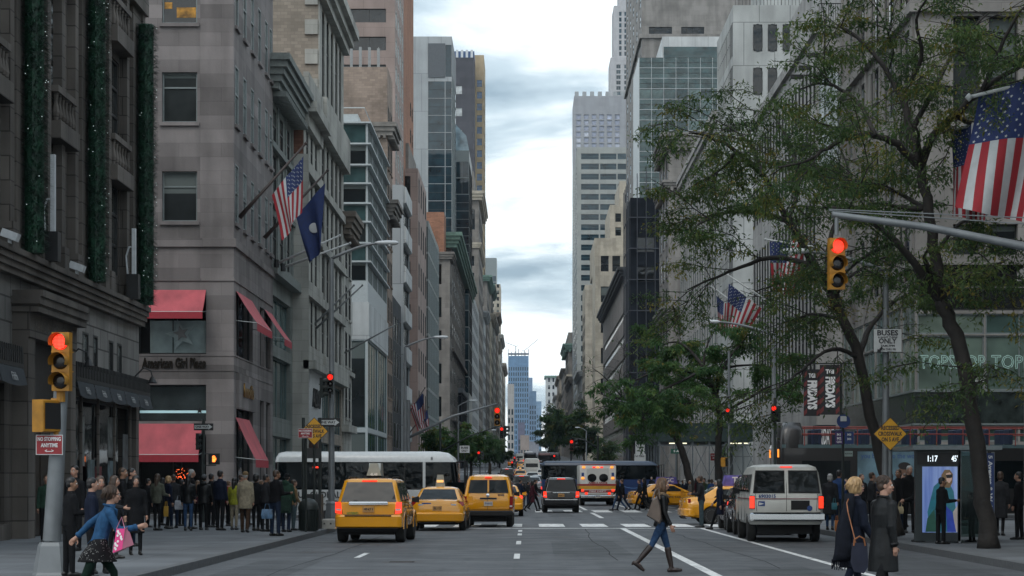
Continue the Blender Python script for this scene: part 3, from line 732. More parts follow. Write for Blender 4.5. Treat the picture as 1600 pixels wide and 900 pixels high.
# grey banded corner building with pink awnings
D = 94.4; z = lambda y, d=D: PZ(y, d)
b = Bld('corner_building', 'grey banded stone corner building with pink awnings and square windows', -1, D, 109, 31, 20, S_GREY)
uf = lambda x: (365-x)/3300*D
b.front([(uf(322), uf(214)), (uf(205), uf(120)), (uf(110), uf(20))], [(.16, 3.7), (z(658), z(601)), (z(553), z(453))], .45, 'strip2', G_BLACK, FR_DARK, z1=z(400))
b.front([(uf(308), uf(253)), (uf(160), uf(105)), (uf(12), uf(-43))], [(13.24+4.43*k, 15.48+4.43*k) for k in range(4)], .22, 'sash3', G_DARK, FR_ALU, z0=z(400), sill=True)
us = lambda x: 43230/(823-x)-D
b.street([(.9, 6.6), (9.3, 10.9), (11.8, 13.6)], [(.16, 5.6), (7.2, 10.2)], .7, 'strip3', G_BLACK, FR_DARK, z1=z(400))
b.street([(.45, 1.55), (3.2, 4.3), (5.9, 7.0), (8.6, 9.7), (11.3, 12.4), (13.2, 14.2)], [(13.24+4.43*k, 15.9+4.43*k) for k in range(4)], .22, 'sash', G_DARK, FR_ALU, z0=z(400), sill=True)
b.band(12.1, .38, .12); b.band(z(436)-.08, .1, .05); b.band(6.55, .06, .03); b.band(7.22, .07, .03)
b.trim.box(XL-.02, XL+.14, D+.8, D+6.8, 4.9, 6.5)
ag = b.done()
text('shop_lettering', 'American Girl Place', M('bronze_letters', (.012, .009, .006), .7, spec=.2), .62, face_mx((PX(272, D), D-.03, z(568)), (0, -1, 0)), ag, .05, bold=.02, width=(322-222)/3300*D)
text('bronze_sign', 'Innovilis', M('brass', (.32, .2, .07), .35, .8), .9, face_mx((XL+.19, D+3.8, 5.75), (1, 0, 0)), ag, .03, bold=.01, width=3.3)
mb = MB(); mb.box(PX(216, D), PX(321.5, D), D+.4, D+.43, z(658)+.04, z(601)-.04); mb.build('steel_panel', M('brushed_steel', (.22, .27, .28), .22, .9, var=.25, scale=1.2), ag)
mb = MB(); mb.box(PX(216, D), PX(321.5, D), D+.36, D+.4, z(645), z(641)); mb.build('light_strip', M('light_strip_lamp', (.5, .75, .8), .5, var=0, emit=.22), ag)
def star(mb, c, r, y0, y1, m=0, ri=.42, rot=0):
 pts = []
 for i in range(10): a = math.pi/2+math.pi*i/5+rot; q = r if i % 2 == 0 else r*ri; pts.append((c[0]+q*math.cos(a), c[1]+q*math.sin(a)))
 mb.prism(pts, y0, y1, 'y', m)
mb = MB(); mb.box(PX(232, D), PX(321, D), D+.41, D+.43, z(551.5), z(500)); mb.build('display_backdrop', M('display_cloth', (.23, .29, .29), .6, var=.25, scale=1.5), ag)
mb = MB(); star(mb, (PX(281, D), z(522)), .72, D+.33, D+.38, rot=.25); mb.build('star_panel', M('star_panel', (.29, .35, .35), .6), ag)
mb = MB(); star(mb, (PX(281, D), z(520)), .36, D+.28, D+.325, rot=.25); mb.build('star_plaque', M('star_plaque', (.19, .19, .19), .6), ag)
mb = MB(); mb.box(PX(275, D), PX(305, D), D+.205, D+.215, z(26), z(10)); mb.box(PX(256, D), PX(268, D), D+.205, D+.215, z(12), z(2)); mb.build('lit_room', M('warm_room', (.40, .20, .03), .6, var=.9, scale=2.5, emit=.1), ag)
mb = MB(); star(mb, (PX(310, D), z(641)), .16, D+.32, D+.35); mb.build('metal_star', BLK, ag)
PINK = M('pink_awning_cloth', (.42, .085, .10), .8, var=.22, scale=1.6, streak=True); PINKV = M('pink_awning_valance', (.36, .03, .045), .75)
def awning(pa, pb, z0, z1, out, n, label, parent=None, drop=.35):
 """a sloping cloth awning fixed along pa-pb (plan points), reaching out along n"""
 pa, pb, n = Vector(pa), Vector(pb), Vector(n); t = thing('awning', label, 'awning', ((pa.x+pb.x)/2, (pa.y+pb.y)/2, z0), group='pink awnings of the corner building')
 q = lambda p, o, zz: (p.x+n.x*o, p.y+n.y*o, zz)
 mb = MB(); k = 6
 for i in range(k):
  f0, f1 = i/k, (i+1)/k; sag = lambda f: -.05*math.sin(math.pi*f)
  mb.quad(q(pa, out*f0+.02, z1+(z0-z1)*f0+sag(f0)), q(pb, out*f0+.02, z1+(z0-z1)*f0+sag(f0)), q(pb, out*f1+.02, z1+(z0-z1)*f1+sag(f1)), q(pa, out*f1+.02, z1+(z0-z1)*f1+sag(f1)))
 mb.build('cloth', PINK, t, smooth=True, recalc=False)
 mb = MB(); mb.quad(q(pa, out+.025, z0), q(pb, out+.025, z0), q(pb, out+.025, z0-drop), q(pa, out+.025, z0-drop)); mb.build('valance', PINKV, t, recalc=False)
 mb = MB(); mb.tube([q(pa, out, z0), q(pb, out, z0)], .025, 6)
 for p in (pa, pb): mb.tube([q(p, .02, z0+.1), q(p, out, z0)], .02, 6)
 mb.build('frame', FR_ALU, t)
X = lambda x: PX(x, D)
awning((X(322), D), (X(214), D), z(490), z(453), 1.05, (0, -1), 'pink awning above the star display of the grey corner building', drop=.3)
awning((X(316), D), (X(214), D), z(711), z(662), 1.1, (0, -1), 'pink awning over the ground floor entrance of the grey corner building', drop=.32)
awning((XL, D+.6), (XL, D+6.2), 8.75, 10.2, .95, (1, 0), 'pink awning on the street side beside the corner of the grey building')
awning((XL, D+10.9), (XL, D+14.2), 8.75, 10.2, 1.0, (1, 0), 'small pink awning far along the street side of the grey building')
awning((XL, D+.5), (XL, D+5.2), 2.6, 4.5, .9, (1, 0), 'pink awning over the side door facing the avenue')
mb = MB(); rnd = random.Random(3)
for i in range(30): a = rnd.uniform(0, 6.28); r = .3*abs(math.cos(2.5*a))**.4*rnd.uniform(.6, 1); mb.box(X(286)+r*math.cos(a)-.014, X(286)+r*math.cos(a)+.014, D-.3, D-.27, z(740)+r*math.sin(a)-.014, z(740)+r*math.sin(a)+.014)
st = thing('star_light', 'glowing red star of fairy lights hanging in the shop entrance', 'star light', (X(286), D-.3, z(740)))
mb.build('bulbs', M('red_bulbs', (1, .15, .04), .4, var=0, emit=1.6), st)
mb2 = MB(); mb2.tube([(X(286), D-.29, z(740)+.3), (X(286), D-.29, 2.7)], .006, 4); mb2.build('cord', BLK, st)
# narrow dark ornate house with a big cornice
b = Bld('ornate_house', 'narrow greenish stone house with a heavy bracketed cornice beside the grey corner building', -1, 109, 120, 23.2, 16, S_GREEN, X=-13.3)
b.street(even(11, 3, .5, .8, .8), [(13.2, 15.6), (16.4, 18.8), (19.4, 21.2)], .45, 'sash', G_DARK, FR_DARK, z0=12.5, sill=True)
b.street([(1, 10)], [(.2, 4.0), (5, 8.2), (8.8, 11.4)], .3, 'strip4', G_TEAL, FR_TEAL, z1=12.5)
b.front(even(16, 1, .01), [], z1=23.2)
b.cornice(21.8, 1.7, 1.2, 5, dent=.6); b.band(12.3, .5, .5); b.band(18.9, .3, .25); b.band(16, .25, .2)
b.pil_street([.5, 3.6, 7.3, 10.5], .5, .08, 12.8, 21.6)
h = b.done(M('stone_green_trim', (.17, .19, .18), .8, var=.2))
mb = MB(); mb.rings([[(-29, 109, 23.5), (-13.6, 109, 23.5), (-13.6, 120, 23.5), (-29, 120, 23.5)], [(-27, 111, 26), (-15.2, 111, 26), (-15.2, 119.8, 26), (-27, 119.8, 26)]]); mb.build('mansard_roof', M_ROOF, h)
b = Bld('white_house', 'narrow pale stone house with a bare red brick flank and a parapet', -1, 120, 128.6, 24.6, 15, S_RED, X=-12.7)
b.street(even(8.6, 3, .45, .5, .5), [(9.5, 12.2), (13.2, 15.8), (16.8, 19.2), (20, 21.8)], .4, 'sash', G_DARK, FR_DARK, z0=8.5, sill=True)
b.street([(.7, 7.9)], [(.2, 3.6), (4.3, 7.8)], .3, 'strip3', G_TEAL, FR_TEAL, z1=8.5)
b.front([], []); h = b.done()
mb = MB(); cols = even(8.6, 3, .45, .5, .5); pr = [0]+[v for c in cols for v in c]+[8.6]
for a, c in zip(pr[::2], pr[1::2]): mb.box(-12.69, -12.65, 120+a, 120+c, 8.5, 24.6)
for z0, z1 in ((8.2, 9.35), (12.2, 13.05), (15.8, 16.65), (19.2, 19.85), (21.8, 24.9)): mb.box(-12.69, -12.38, 120, 128.6, z0, z1)
mb.box(-12.69, -11.9, 119.8, 128.6, 22.6, 23.2); mb.box(-12.69, -12.0, 119.9, 128.6, 8.0, 8.5)
mb.box(-13.32, -12.38, 119.9, 119.99, -.2, 20.2)
mb.build('stone_front', S_PALE, h)
text('shop_lettering', 'ALDO', BLK, 1.5, face_mx((-12.36, 124.3, 6.4), (1, 0, 0)), h, .05, bold=.03, width=4.6)
mb = MB(); mb.box(-12.68, -12.4, 120.6, 128, 4.0, 8.1); mb.build('sign_board', M('sign_white', (.5, .52, .52), .5), h)
b = Bld('tall_brick_building', 'tall tan brick building with a pale pilastered front and arched windows', -1, 128.6, 145.5, 48, 18, S_TAN, X=-12.7)
b.front([(7.2, 8.8), (11, 12.5)], [(34, 36.4), (40, 42.2)], .2, 'sash', z0=0)
b.street(even(16.9, 5, .56, 1, 1), floors(9, 3.5, 4, 2.7, .4), .5, 'sash', G_DARK, FR_DARK, z0=8.5, z1=24)
b.street(even(16.9, 5, .56, 1, 1), [(25.3, 30.8)], .5, 'arch', G_DARK, FR_DARK, z0=24, z1=32)
b.street(even(16.9, 5, .56, 1, 1), [(33.6, 36.4), (37.4, 40.2), (41.2, 44)], .5, 'sash', z0=32)
b.street([(1.2, 7.4), (8.2, 15.8)], [(.2, 4), (4.7, 7.8)], .4, 'strip4', G_TEAL, FR_TEAL, z1=8.5)
h = b.done()
mb = MB(); cols = even(16.9, 5, .56, 1, 1); pr = [0]+[v for c in cols for v in c]+[16.9];
for a, c in zip(pr[::2], pr[1::2]): mb.box(-12.69, -12.62, 128.6+a, 128.6+c, 8.5, 48)
for z0, z1, dp in ((8, 9.2, .5), (12.2, 12.7, .3), (15.7, 16.2, .3), (19.2, 19.7, .3), (22.7, 25, .55), (30.9, 31.4, .5), (31.4, 31.9, .8), (31.9, 32.5, 1.15), (36.6, 37.2, .3), (40.4, 41, .3), (44.4, 48.4, .5)): mb.box(-12.69, -12.7+dp, 128.5, 145.5, z0, z1)
for i in range(22): zz = 9+i*1.8; mb.box(-13.5, -12.72, 128.45, 128.62, zz, zz+.9)
mb.build('stone_front', S_PALE, h)
b = Bld('corner_townhouse', 'small ornate stone townhouse with a projecting cornice at the end of the first block', -1, 145.5, 152, 20.3, 14, S_PALE, X=-12.6)
b.street(even(6.5, 2, .45, .4, .4), [(6, 8.6), (9.6, 12), (13, 15.2), (16, 17.8)], .4, 'sash', z0=0, sill=True); b.front([], []); b.cornice(18.6, 1.5, .9, 4, dent=.5); b.band(9, .3, .25); b.band(5, .5, .4); b.done(cornmat=M('cornice_brown', (.13, .11, .09), .8))
# glass office block beyond the cross street
b = Bld('glass_office', 'glass office block with white floor ledges and a solid pale panel band', -1, 174, 198, 31.2, 22, M_LEDGE)
rows = []; zz = 31.0
for y0, y1 in zip((192, 225, 258, 287, 318, 347, 380, 409), (225, 258, 287, 318, 347, 380, 409, 440)): rows.append((PZ(y1, 174)+.06, PZ(y0, 174)-.08))
rows = rows[::-1]; low = [(.3, 5.6), (6.0, PZ(532, 174))]
for k, r_ in enumerate(rows):
 g = G_TEAL if k % 2 else G_DARK
 b.front([(.12, 5.4), (5.5, 11), (11.1, 21.8)], [r_], .1, 'strip2', g, FR_ALU, z0=r_[0]-.08, z1=r_[1]+.05); b.street(even(24, 4, .985), [r_], .1, 'curtain5', g, FR_ALU, z0=r_[0]-.08, z1=r_[1]+.05)
zt = rows[0][0]-.08
b.front([(.2, 10.6), (11, 21.8)], low, .12, 'strip3', G_DARK, FR_TEAL, z1=zt); b.street([(.2, 11.8), (12, 23.8)], low, .12, 'strip4', G_TEAL, FR_TEAL, z1=zt)
for r_ in rows: b.band(r_[1]+.02, .13, .28)
h = b.done(M_LEDGE)
mb = MB(); mb.box(-13.0, -12.98, 174.05, 198, PZ(530, 174), PZ(472, 174)); mb.box(-35, -13.0, 173.96, 173.98, PZ(530, 174), PZ(472, 174)); mb.build('spandrel_panels', S_WHITE, h)
mb = MB(); mb.box(-34, -14, 175, 197, 31.2, 32); mb.tube([(-34, 174.3, 32.4), (-13.4, 174.3, 32.4), (-13.4, 197.6, 32.4)], .05, 6); mb.build('roof_rail', M_LEDGE, h)
b = Bld('old_brick_block', 'old brown brick block with rooftop antennas and bracketed cornices behind the glass office', -1, 198.5, 206, 40.5, 9, stone('brick_brown', (.27, .21, .17), .5, .22, .16, .85, stain=.4))
b.street(even(7.5, 3, .45, .4, .4), floors(5, 3.6, 9, 2.3), .4, 'sash', sill=True); b.front([(1.4, 2.2), (4, 5)], [(33, 34.6)], .2, 'sash')
b.cornice(26.5, 1.4, 1.1, 4, dent=.5); b.cornice(34, 1.2, .9, 3, dent=.5); h = b.done(cornmat=S_BROWN)
mb = MB(); rnd = random.Random(5)
for i in range(9): x = -14-i*.85; mb.box(x-.12, x+.12, 199.2, 199.6, 40.5, 41.9+rnd.random()*.8); mb.tube([(x, 199.7, 40.5), (x, 199.7, 42.6)], .04, 5)
mb.build('antennas', M('antenna_grey', (.25, .26, .26), .6), h)
b = Bld('dark_infill', 'low charcoal shopfront building squeezed between the brown block and pale panelled block', -1, 206.2, 223.5, 20, 9, S_DARK, X=-13.3); b.street(even(17.3, 4, .6), floors(4, 3.6, 4, 2.6), .3, 'fixed'); b.front([], []); b.done()
b = Bld('panelled_block', 'slim pale grey block with white panels bulging between dark windows', -1, 224, 236, 33, 12, S_GREYP)
b.street([(.3, 11.7)], floors(3, 4.2, 7, 2.2, .6), .25, 'strip5', G_DARK, FR_DARK); b.front([], []); h = b.done()
mb = MB()
for i in range(8): z0 = 2.2+4.2*i; mb.prism([(XL, z0-.6), (XL+.3, z0-.45), (XL+.3, z0+1.15), (XL, z0+1.35)], 224.2, 235.9, 'y')
mb.build('white_panels', S_WHITE, h)
b = Bld('pink_tower', 'tall pinkish stone tower with dark ribbon windows and a brick rear half', -1, 238, 255, 92, 30, S_PINK, X=-14.86)
b.front([(1.0, 8.5), (10, 18), (19.5, 28)], floors(24, 3.15*1.0, 20, 1.55, .9), .3, 'strip4', G_BLACK, FR_DARK); b.street(even(17, 4, .5, .6, .6), floors(24, 3.15, 20, 1.9, .7), .3, 'fixed', G_BLUE, FR_WHITE); b.done()
b = Bld('brick_tower', 'orange brick tower behind the pinkish tower', -1, 255.2, 277, 88, 30, S_ORANGE, X=-14.86); b.street([(14, 15.6), (18, 19.6)], floors(20, 3.4, 9, 1.8), .2, 'sash'); b.front([], []); b.done()
b = Bld('ribbon_window_block', 'pinkish stone block with square dark windows and brown rooftop volumes', -1, 257, 279, 39.6, 20, S_PINK, X=-13.25)
b.front([(.9, 3.6), (5, 8)], floors(3.5, 5.2, 7, 3, 1), .4, 'fixed', G_BLACK, FR_DARK); b.street(even(22, 4, .35), floors(3.5, 5.2, 7, 3, 1), .4, 'fixed', G_BLACK, FR_DARK); h = b.done()
roofbox(b, 'roof_volume', -26, -14.5, 259, 277, 39.6, 43, S_BROWN); roofbox(b, 'roof_volume', -24, -16, 262, 276, 43, 46, M_ROOF)
b = Bld('mirror_block', 'slim mirror glass block reflecting the sky on the left', -1, 279.5, 313, 36, 12, FR_ALU, X=-13.0)
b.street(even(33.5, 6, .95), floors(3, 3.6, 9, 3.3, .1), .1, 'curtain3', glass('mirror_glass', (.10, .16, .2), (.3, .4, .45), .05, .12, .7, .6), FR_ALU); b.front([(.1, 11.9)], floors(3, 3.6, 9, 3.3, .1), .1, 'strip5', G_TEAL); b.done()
b = Bld('brown_block', 'brown stone block with a column of big dark windows facing us', -1, 357, 366, 40, 14, S_BROWN, X=-13.0)
b.front([(1.4, 3.9), (6, 9)], floors(6, 5.6, 6, 3.4, .8), .5, 'pair', G_BLACK, FR_DARK); b.street(even(9, 2, .4), floors(6, 3.8, 8, 2), .4, 'sash'); b.cornice(39, 1.2, .8, 3); h = b.done()
mb = MB(); mb.box(-19.5, -14, 357.2, 366, 40, 47); mb.build('brick_penthouse', S_ORANGE, h)
b = Bld('copper_cornice_block', 'dark ornate stone block crowned by a green copper cornice', -1, 367, 480, 43, 14, stone('stone_soot', (.15, .135, .12), 1.6, .8, .12, .8, stain=.4), X=-13.0)
b.street(even(113, 14, .42, 1, 1), floors(6, 4, 9, 2.5), .6, 'sash'); b.front([(1.5, 3), (4.5, 6)], floors(6, 4, 9, 2.5), .5, 'sash'); b.cornice(42, 2.6, 1.8, 4); b.band(24, .6, .5); b.band(12, .6, .6); b.done(cornmat=M_COPPER)
b = Bld('grey_slab', 'plain grey limestone slab along the left far block', -1, 481, 574, 47, 14, S_GREYP, X=-13.0); b.street(even(93, 12, .3), floors(6, 4, 10, 2.4), .5, 'sash'); b.front([(1, 2.6), (5, 6.6)], floors(6, 4, 10, 2.4), .4, 'sash'); b.done()
b = Bld('stepped_tower', 'big stepped classical stone tower with an arcade of arched windows near its top', -1, 576, 630, 80, 11, S_BROWN, X=-13.1)
b.front(even(11, 4, .5, .4, .4), [(70, 75.5)], .6, 'arch', z0=66); b.front(even(11, 4, .35, .4, .4), floors(4, 4.6, 13, 2.7), .5, 'pair', z1=66); b.street(even(54, 8, .4), floors(4, 4.6, 13, 2.7), .6, 'pair', z1=66); b.street(even(54, 8, .5), [(70, 75.5)], .6, 'arch', z0=66)
b.cornice(78, 2.4, 1.6, 3); b.cornice(65, 1.4, .8, 3); h = b.done(S_CREAM)
roofbox(b, 'setback_block', -24, -14.5, 577, 629, 80, 86, S_BROWN)
mb = MB(); mb.rings([[(-40, 610, 78), (-22, 610, 78), (-22, 640, 78), (-40, 640, 78)], [(-34, 622, 93), (-29, 622, 93), (-29, 630, 93), (-34, 630, 93)]]); mb.build('pyramid_roof', M_ROOF, h)
# towers that rise behind
b = Bld('panel_and_glass_tower', 'tower of pale grey panels with a dark louvred crown and blue glass corner', -1, 420, 445, PZ(57, 420), 26, S_GREYP, X=PX(706, 420))
zt = PZ(57, 420); px = lambda x: (706-x)*420/3300
b.front([(.05, px(696)), (px(695), px(669))], floors(30, 3.4, 15, 3.3, .05), .08, 'strip3', G_BLUE, FR_DARK, z0=29, z1=PZ(122, 420)); b.front([(.05, px(696)), (px(695), px(669))], [(PZ(120, 420), PZ(70, 420))], .1, 'strip3', G_BLUE, z0=PZ(122, 420)); b.front([], [], z1=29)
b.street(even(25, 5, .96), floors(8, 3.4, 22, 3.3, .05), .08, 'strip3', G_BLUE, FR_ALU); h = b.done()
mb = MB(); mb.box(PX(669, 420), PX(695.5, 420), 419.8, 419.96, PZ(121, 420), PZ(68, 420)); mb.build('louvred_crown', M('louvre_grey', (.09, .10, .11), .6, var=.2, scale=8), h)
b = Bld('glass_wedge', 'blue glass wedge block with a slanting roof below the panelled tower', -1, 446, 470, PZ(235, 446), 12, FR_ALU, X=PX(733, 446))
b.front(even(12, 4, .97), floors(20, 3.5, 14, 3.4, .05), .08, 'strip2', G_BLUE, FR_ALU); b.street(even(24, 5, .96), floors(20, 3.5, 14, 3.4, .05), .08, 'strip3', G_BLUE); h = b.done()
mb = MB(); x0, x1 = PX(706, 446), PX(733, 446); mb.rings([[(x0, 446, PZ(235, 446)), (x1, 446, PZ(235, 446)), (x1, 469, PZ(235, 446)), (x0, 469, PZ(235, 446))], [(x0, 446, PZ(188, 446)), (x1-.6, 446, PZ(212, 446)), (x1-.6, 469, PZ(212, 446)), (x0, 469, PZ(188, 446))]]); mb.build('slanted_roof', glass('pale_glass', (.2, .3, .36), (.3, .4, .45), .08, .03), h)
b = Bld('dark_crowned_tower', 'dark brown tower with a blue and white striped crown', -1, 690, 702, PZ(90, 690), 16, stone('dark_cladding', (.075, .075, .085), 4, 1.8, .12, .8, stain=.1), X=PX(741, 690))
b.front([(4, 6.6)], floors(60, 7.2, 10, 2.6, 3), .2, 'pair', glass('pale_window', (.3, .33, .34), (.5, .52, .52)), FR_WHITE, z0=50); b.front([], [], z1=50); b.street([], []); h = b.done()
mb = MB(); x0 = PX(741, 690)
for i in range(7): mb.box(x0-1.2-i*1.6, x0-.4-i*1.6, 689.8, 690.1, PZ(90, 690), PZ(78, 690))
mb.box(x0-11.5, x0, 690.1, 701, PZ(90, 690), PZ(80, 690), 1); mb.build('striped_crown', [FIX, M('crown_blue', (.03, .08, .2), .4)], h)
b = Bld('tan_tower', 'slim tan tower with blue window bays beside the dark brown tower', -1, 704, 730, PZ(86, 704), 12, stone('tan_concrete', (.40, .32, .21), 3, 1.8, .06, .8, stain=.15), X=PX(756, 704))
b.front([(.6, 2.3), (3.4, 8)], floors(50, 3.9, 22, 2.3, .8), .2, 'fixed', glass('blue_window', (.03, .08, .16), (.08, .16, .28)), FR_DARK, z0=50); b.front([], [], z1=50); b.street(even(26, 4, .5), floors(50, 3.9, 22, 2.3), .2, 'fixed', z0=50); b.street([], [], z1=50); b.done()
b = Bld('far_glass_tower', 'small blue glass tower far down the left side', -1, 1160, 1180, PZ(403, 1160), 14, FR_ALU, X=PX(776, 1160)); b.front(even(14, 2, .9), floors(60, 3.6, 15, 3, .3), .1, 'strip2', G_BLUE); b.street([], []); b.done()
b = Bld('far_cream_tower', 'slim cream tower with rows of small windows far down the left side', -1, 1105, 1135, PZ(445, 1105), 8, S_CREAM, X=PX(782, 1105)); b.front(even(8, 3, .45), floors(30, 3.4, 22, 1.9), .2, 'fixed'); b.street([], []); b.done()
FARL = [(632, 664, 52, S_GREYP), (666, 715, 66, S_BROWN), (717, 760, 58, S_CREAM), (762, 812, 72, S_BROWN), (815, 860, 62, S_PALE), (863, 918, 70, S_TAN), (922, 990, 62, S_CREAM), (994, 1080, 70, S_PALE), (1084, 1160, 60, S_TAN), (1165, 1280, 66, S_CREAM)]
LABL = ['plain grey far block past the stepped tower', 'brown far block with copper cornice past the stepped tower', 'low cream far block on the left', 'tall brown far block with green cornice', 'pale far block on the left row', 'tan far block halfway down the left row', 'cream far block with flat cornice near the row end', 'pale tall block near the end of the left row', 'tan block second from the end of the left row', 'cream block at the very end of the left row']
for i, (a, c, h, m) in enumerate(FARL):
 b = Bld('far_building', LABL[i], -1, a, c, h, 11, m, X=-12.9+(i % 3)*.35, group='far blocks on the left side')
 b.street(even(c-a, int((c-a)/7), .4), floors(6+gz(a), 4.2, int((h-10-gz(a))/4.2), 2.5), .6, 'sash'); b.front(even(11, 3, .4), floors(6+gz(a), 4.2, int((h-10-gz(a))/4.2), 2.5), .4, 'sash')
 b.cornice(h-1.6, 1.8, 1.6, 3); b.done(cornmat=M_COPPER if i in (1, 3) else None)
# ------------------------------------------------------------------ buildings on the right side
S_LIME = stone('limestone_light', (.38, .375, .365), 2.2, 1.1, .06, .75, stain=.35)
S_LT = stone('limestone_tan', (.24, .228, .214), 2.2, 1.0, .07, .75, stain=.4)
S_CONC = stone('white_concrete', (.42, .435, .425), 2.6, 3.66, .03, .5, stain=.3, msize=.035)
S_MARB = M('green_black_marble', (.022, .03, .028), .25, var=.7, scale=2.2)
b = Bld('stone_office', 'grey limestone office building at the right edge before the side street', 1, 28, 73.9, 30, 20, S_LT)
b.street(even(45.9, 8, .35), floors(6, 4, 6, 2.6), .5, 'sash'); b.front([], []); b.band(8.6, .4, .25); b.band(-.2, 1.2, .15); b.done()
# glass fronted corner shop
D = 94.6; z = lambda y, d=D: PZ(y, d); X0 = PX(1430, D)
b = Bld('corner_shop', 'corner shop building with green glass floors, a dark marble band and tan stone above', 1, D, 116.5, 34, 22, S_LT, X=X0)
G_SHOP = glass('shop_glass', (.055, .095, .085), (.20, .24, .19), .05, .03)
fu = lambda x: (x-1430)/3300*D
b.front([(.15, 2.1), (2.2, 4.6), (4.7, 10)], [(.2, z(712)), (z(690), z(666))], .15, 'fixed', G_SHOP, FR_ALU, z1=z(661))
b.front([], [], z0=z(661), z1=z(612))
b.front([(.1, 3.1), (3.15, 6.2), (6.3, 10)], [(z(610), z(524)), (z(522), z(490))], .12, 'strip2', G_SHOP, FR_ALU, z0=z(612), z1=z(487))
b.front([(.1, 6), (6.1, 12)], [(z(485), z(450)), (z(448), z(409))], .1, 'strip2', G_BLACK, FR_DARK, z0=z(487), z1=z(405))
b.front([(1.7, 2.9), (3.3, 4.6), (6, 7.3), (8, 9.3)], [(z(398), z(350)), (z(290), z(235)), (z(178), z(60)+1.0), (z(20), z(-60))], .35, 'sash', G_DARK, FR_DARK, z0=z(405), sill=True)
b.street(even(21.9, 5, .93), [(.2, z(712)), (z(690), z(666))], .15, 'strip2', G_SHOP, FR_ALU, z1=z(661)); b.street([], [], z0=z(661), z1=z(612))
b.street(even(21.9, 6, .93), [(z(610), z(524)), (z(522), z(470))], .12, 'strip2', G_SHOP, FR_ALU, z0=z(612), z1=z(465))
b.street(even(21.9, 5, .68, .8, .8), [(z(440)+.2+4.1*k, z(440)+3.4+4.1*k) for k in range(6)], .45, 'pairsash', G_DARK, FR_DARK, z0=z(465))
b.pil_street([.4, 4.75, 9.1, 13.4, 17.5, 21.5], .35, .1, z(460), 33); b.pil_street([2.8, 7, 11.1, 15.3, 19.4], .16, .07, z(460), 33)
b.band(z(20), .5, .3); b.band(z(405)-.25, .3, .12)
shop = b.done()
mb = MB(); mb.box(X0-.06, X0+22, D-.07, D-.002, z(661), z(613)); mb.box(X0-.06, X0-.002, D, 116.4, z(661), z(613)); mb.build('marble_band', S_MARB, shop)
mb = MB(); mb.box(X0-.1, X0+22, D-.12, D-.002, z(664.5), z(661.5)); mb.box(X0-.1, X0-.002, D, 116.4, z(664.5), z(661.5)); mb.box(X0-.1, X0+22, D-.1, D-.002, z(612.5), z(609.5)); mb.box(X0-.1, X0-.002, D, 116.4, z(612.5), z(609.5)); mb.build('metal_ledges', FR_ALU, shop)
NEON = M('pale_neon', (.4, .6, .54), .4, var=0, emit=.09)
def outline_text(name, txt, loc, w, hgt, n, parent):
 me = text_mesh(txt, hgt, 0, width=w); me.transform(face_mx(loc, n)); bm = bmesh.new(); bm.from_mesh(me); mb = MB()
 for e in bm.edges:
  if len(e.link_faces) == 1: mb.tube([e.verts[0].co, e.verts[1].co], .013, 4)
 bm.free(); return mb.build(name, NEON, parent, recalc=False)
outline_text('neon_lettering', 'TOPSHOP', (X0+fu(1487), D-.16, z(567)), fu(1538)-fu(1436), .85, (0, -1, 0), shop)
outline_text('neon_lettering', 'TOPMAN', (X0+fu(1600), D-.16, z(567)), fu(1652)-fu(1548), .85, (0, -1, 0), shop)
mb = MB()
for i in range(9): x = X0+.5+i*.62; mb.lathe([(.05, z(672)), (.09, z(676))], (x, D+.3, 0), 8)
mb.build('spot_lamps', BLK, shop)
text('shop_lettering', 'McHALE', M('orange_letters', (.45, .13, .03), .5, emit=.15), .5, face_mx((X0+fu(1560), D-.03, z(717)), (0, -1, 0)), shop, .02, bold=.012, width=1.0)
text('shop_lettering', 'EAT', M('white_letters', (.65, .68, .68), .5), .9, face_mx((X0+fu(1553), D-.03, z(740)), (0, -1, 0)), shop, .02, bold=.03, width=1.2)
text('shop_lettering', 'FOR', M('gold_letters', (.35, .22, .06), .5), .7, face_mx((X0+fu(1568), D-.03, z(757)), (0, -1, 0)), shop, .02, bold=.03, width=1.1)
mb = MB(); mb.box(X0+fu(1522), X0+fu(1588), D-.02, D+.12, .2, z(707)); mb.build('poster_wall', M('poster_black', (.012, .012, .013), .4), shop)
b = Bld('slit_window_block', 'pale limestone block with tall narrow slit windows and a roof terrace', 1, 117, 150, 26.9, 20, S_LIME, X=PX(1276, 117))
b.street([(.5+1.62*i, .5+1.62*i+.72) for i in range(20)], [(7.0, 17.5)], .5, 'tall4', G_DARK, FR_DARK, z0=5.4, z1=18.6); b.street([(.5+1.62*i, .5+1.62*i+.72) for i in range(20)], [(19.4, 21.8), (22.6, 25)], .45, 'fixed', G_DARK, FR_DARK, z0=18.6)
b.street([(9, 14), (15, 20), (22, 30)], [(.2, 2.6)], .6, 'strip3', G_BLACK, z1=3.2); b.street([], [], z0=3.2, z1=5.4); b.front([(6, 8), (10, 12)], floors(6, 4, 4, 2.5), .3, 'sash')
b.band(26.4, .6, .25); h = b.done()
mb = MB(); Xb = b.X
for i in range(34): mb.tube([(Xb+.15+i*.13, 117.1, 27), (Xb+.15+i*.13, 117.1, 28.1)], .014, 4)
mb.tube([(Xb+.1, 117.1, 28.1), (Xb+4.6, 117.1, 28.1)], .03, 5); mb.build('terrace_railing', BLK, h)
mb = MB(); mb.box(Xb+2.5, Xb+18, 120, 149, 26.9, 34); mb.build('setback_storey', S_LIME, h)
text('house_number', '610', BLK, .6, face_mx((Xb-.02, 128.5, 3.4), (-1, 0, 0)), h, .02, width=1.4)
mb = MB(); rnd = random.Random(2)
for j in range(10):
 for i in range(6): pass
n = 14
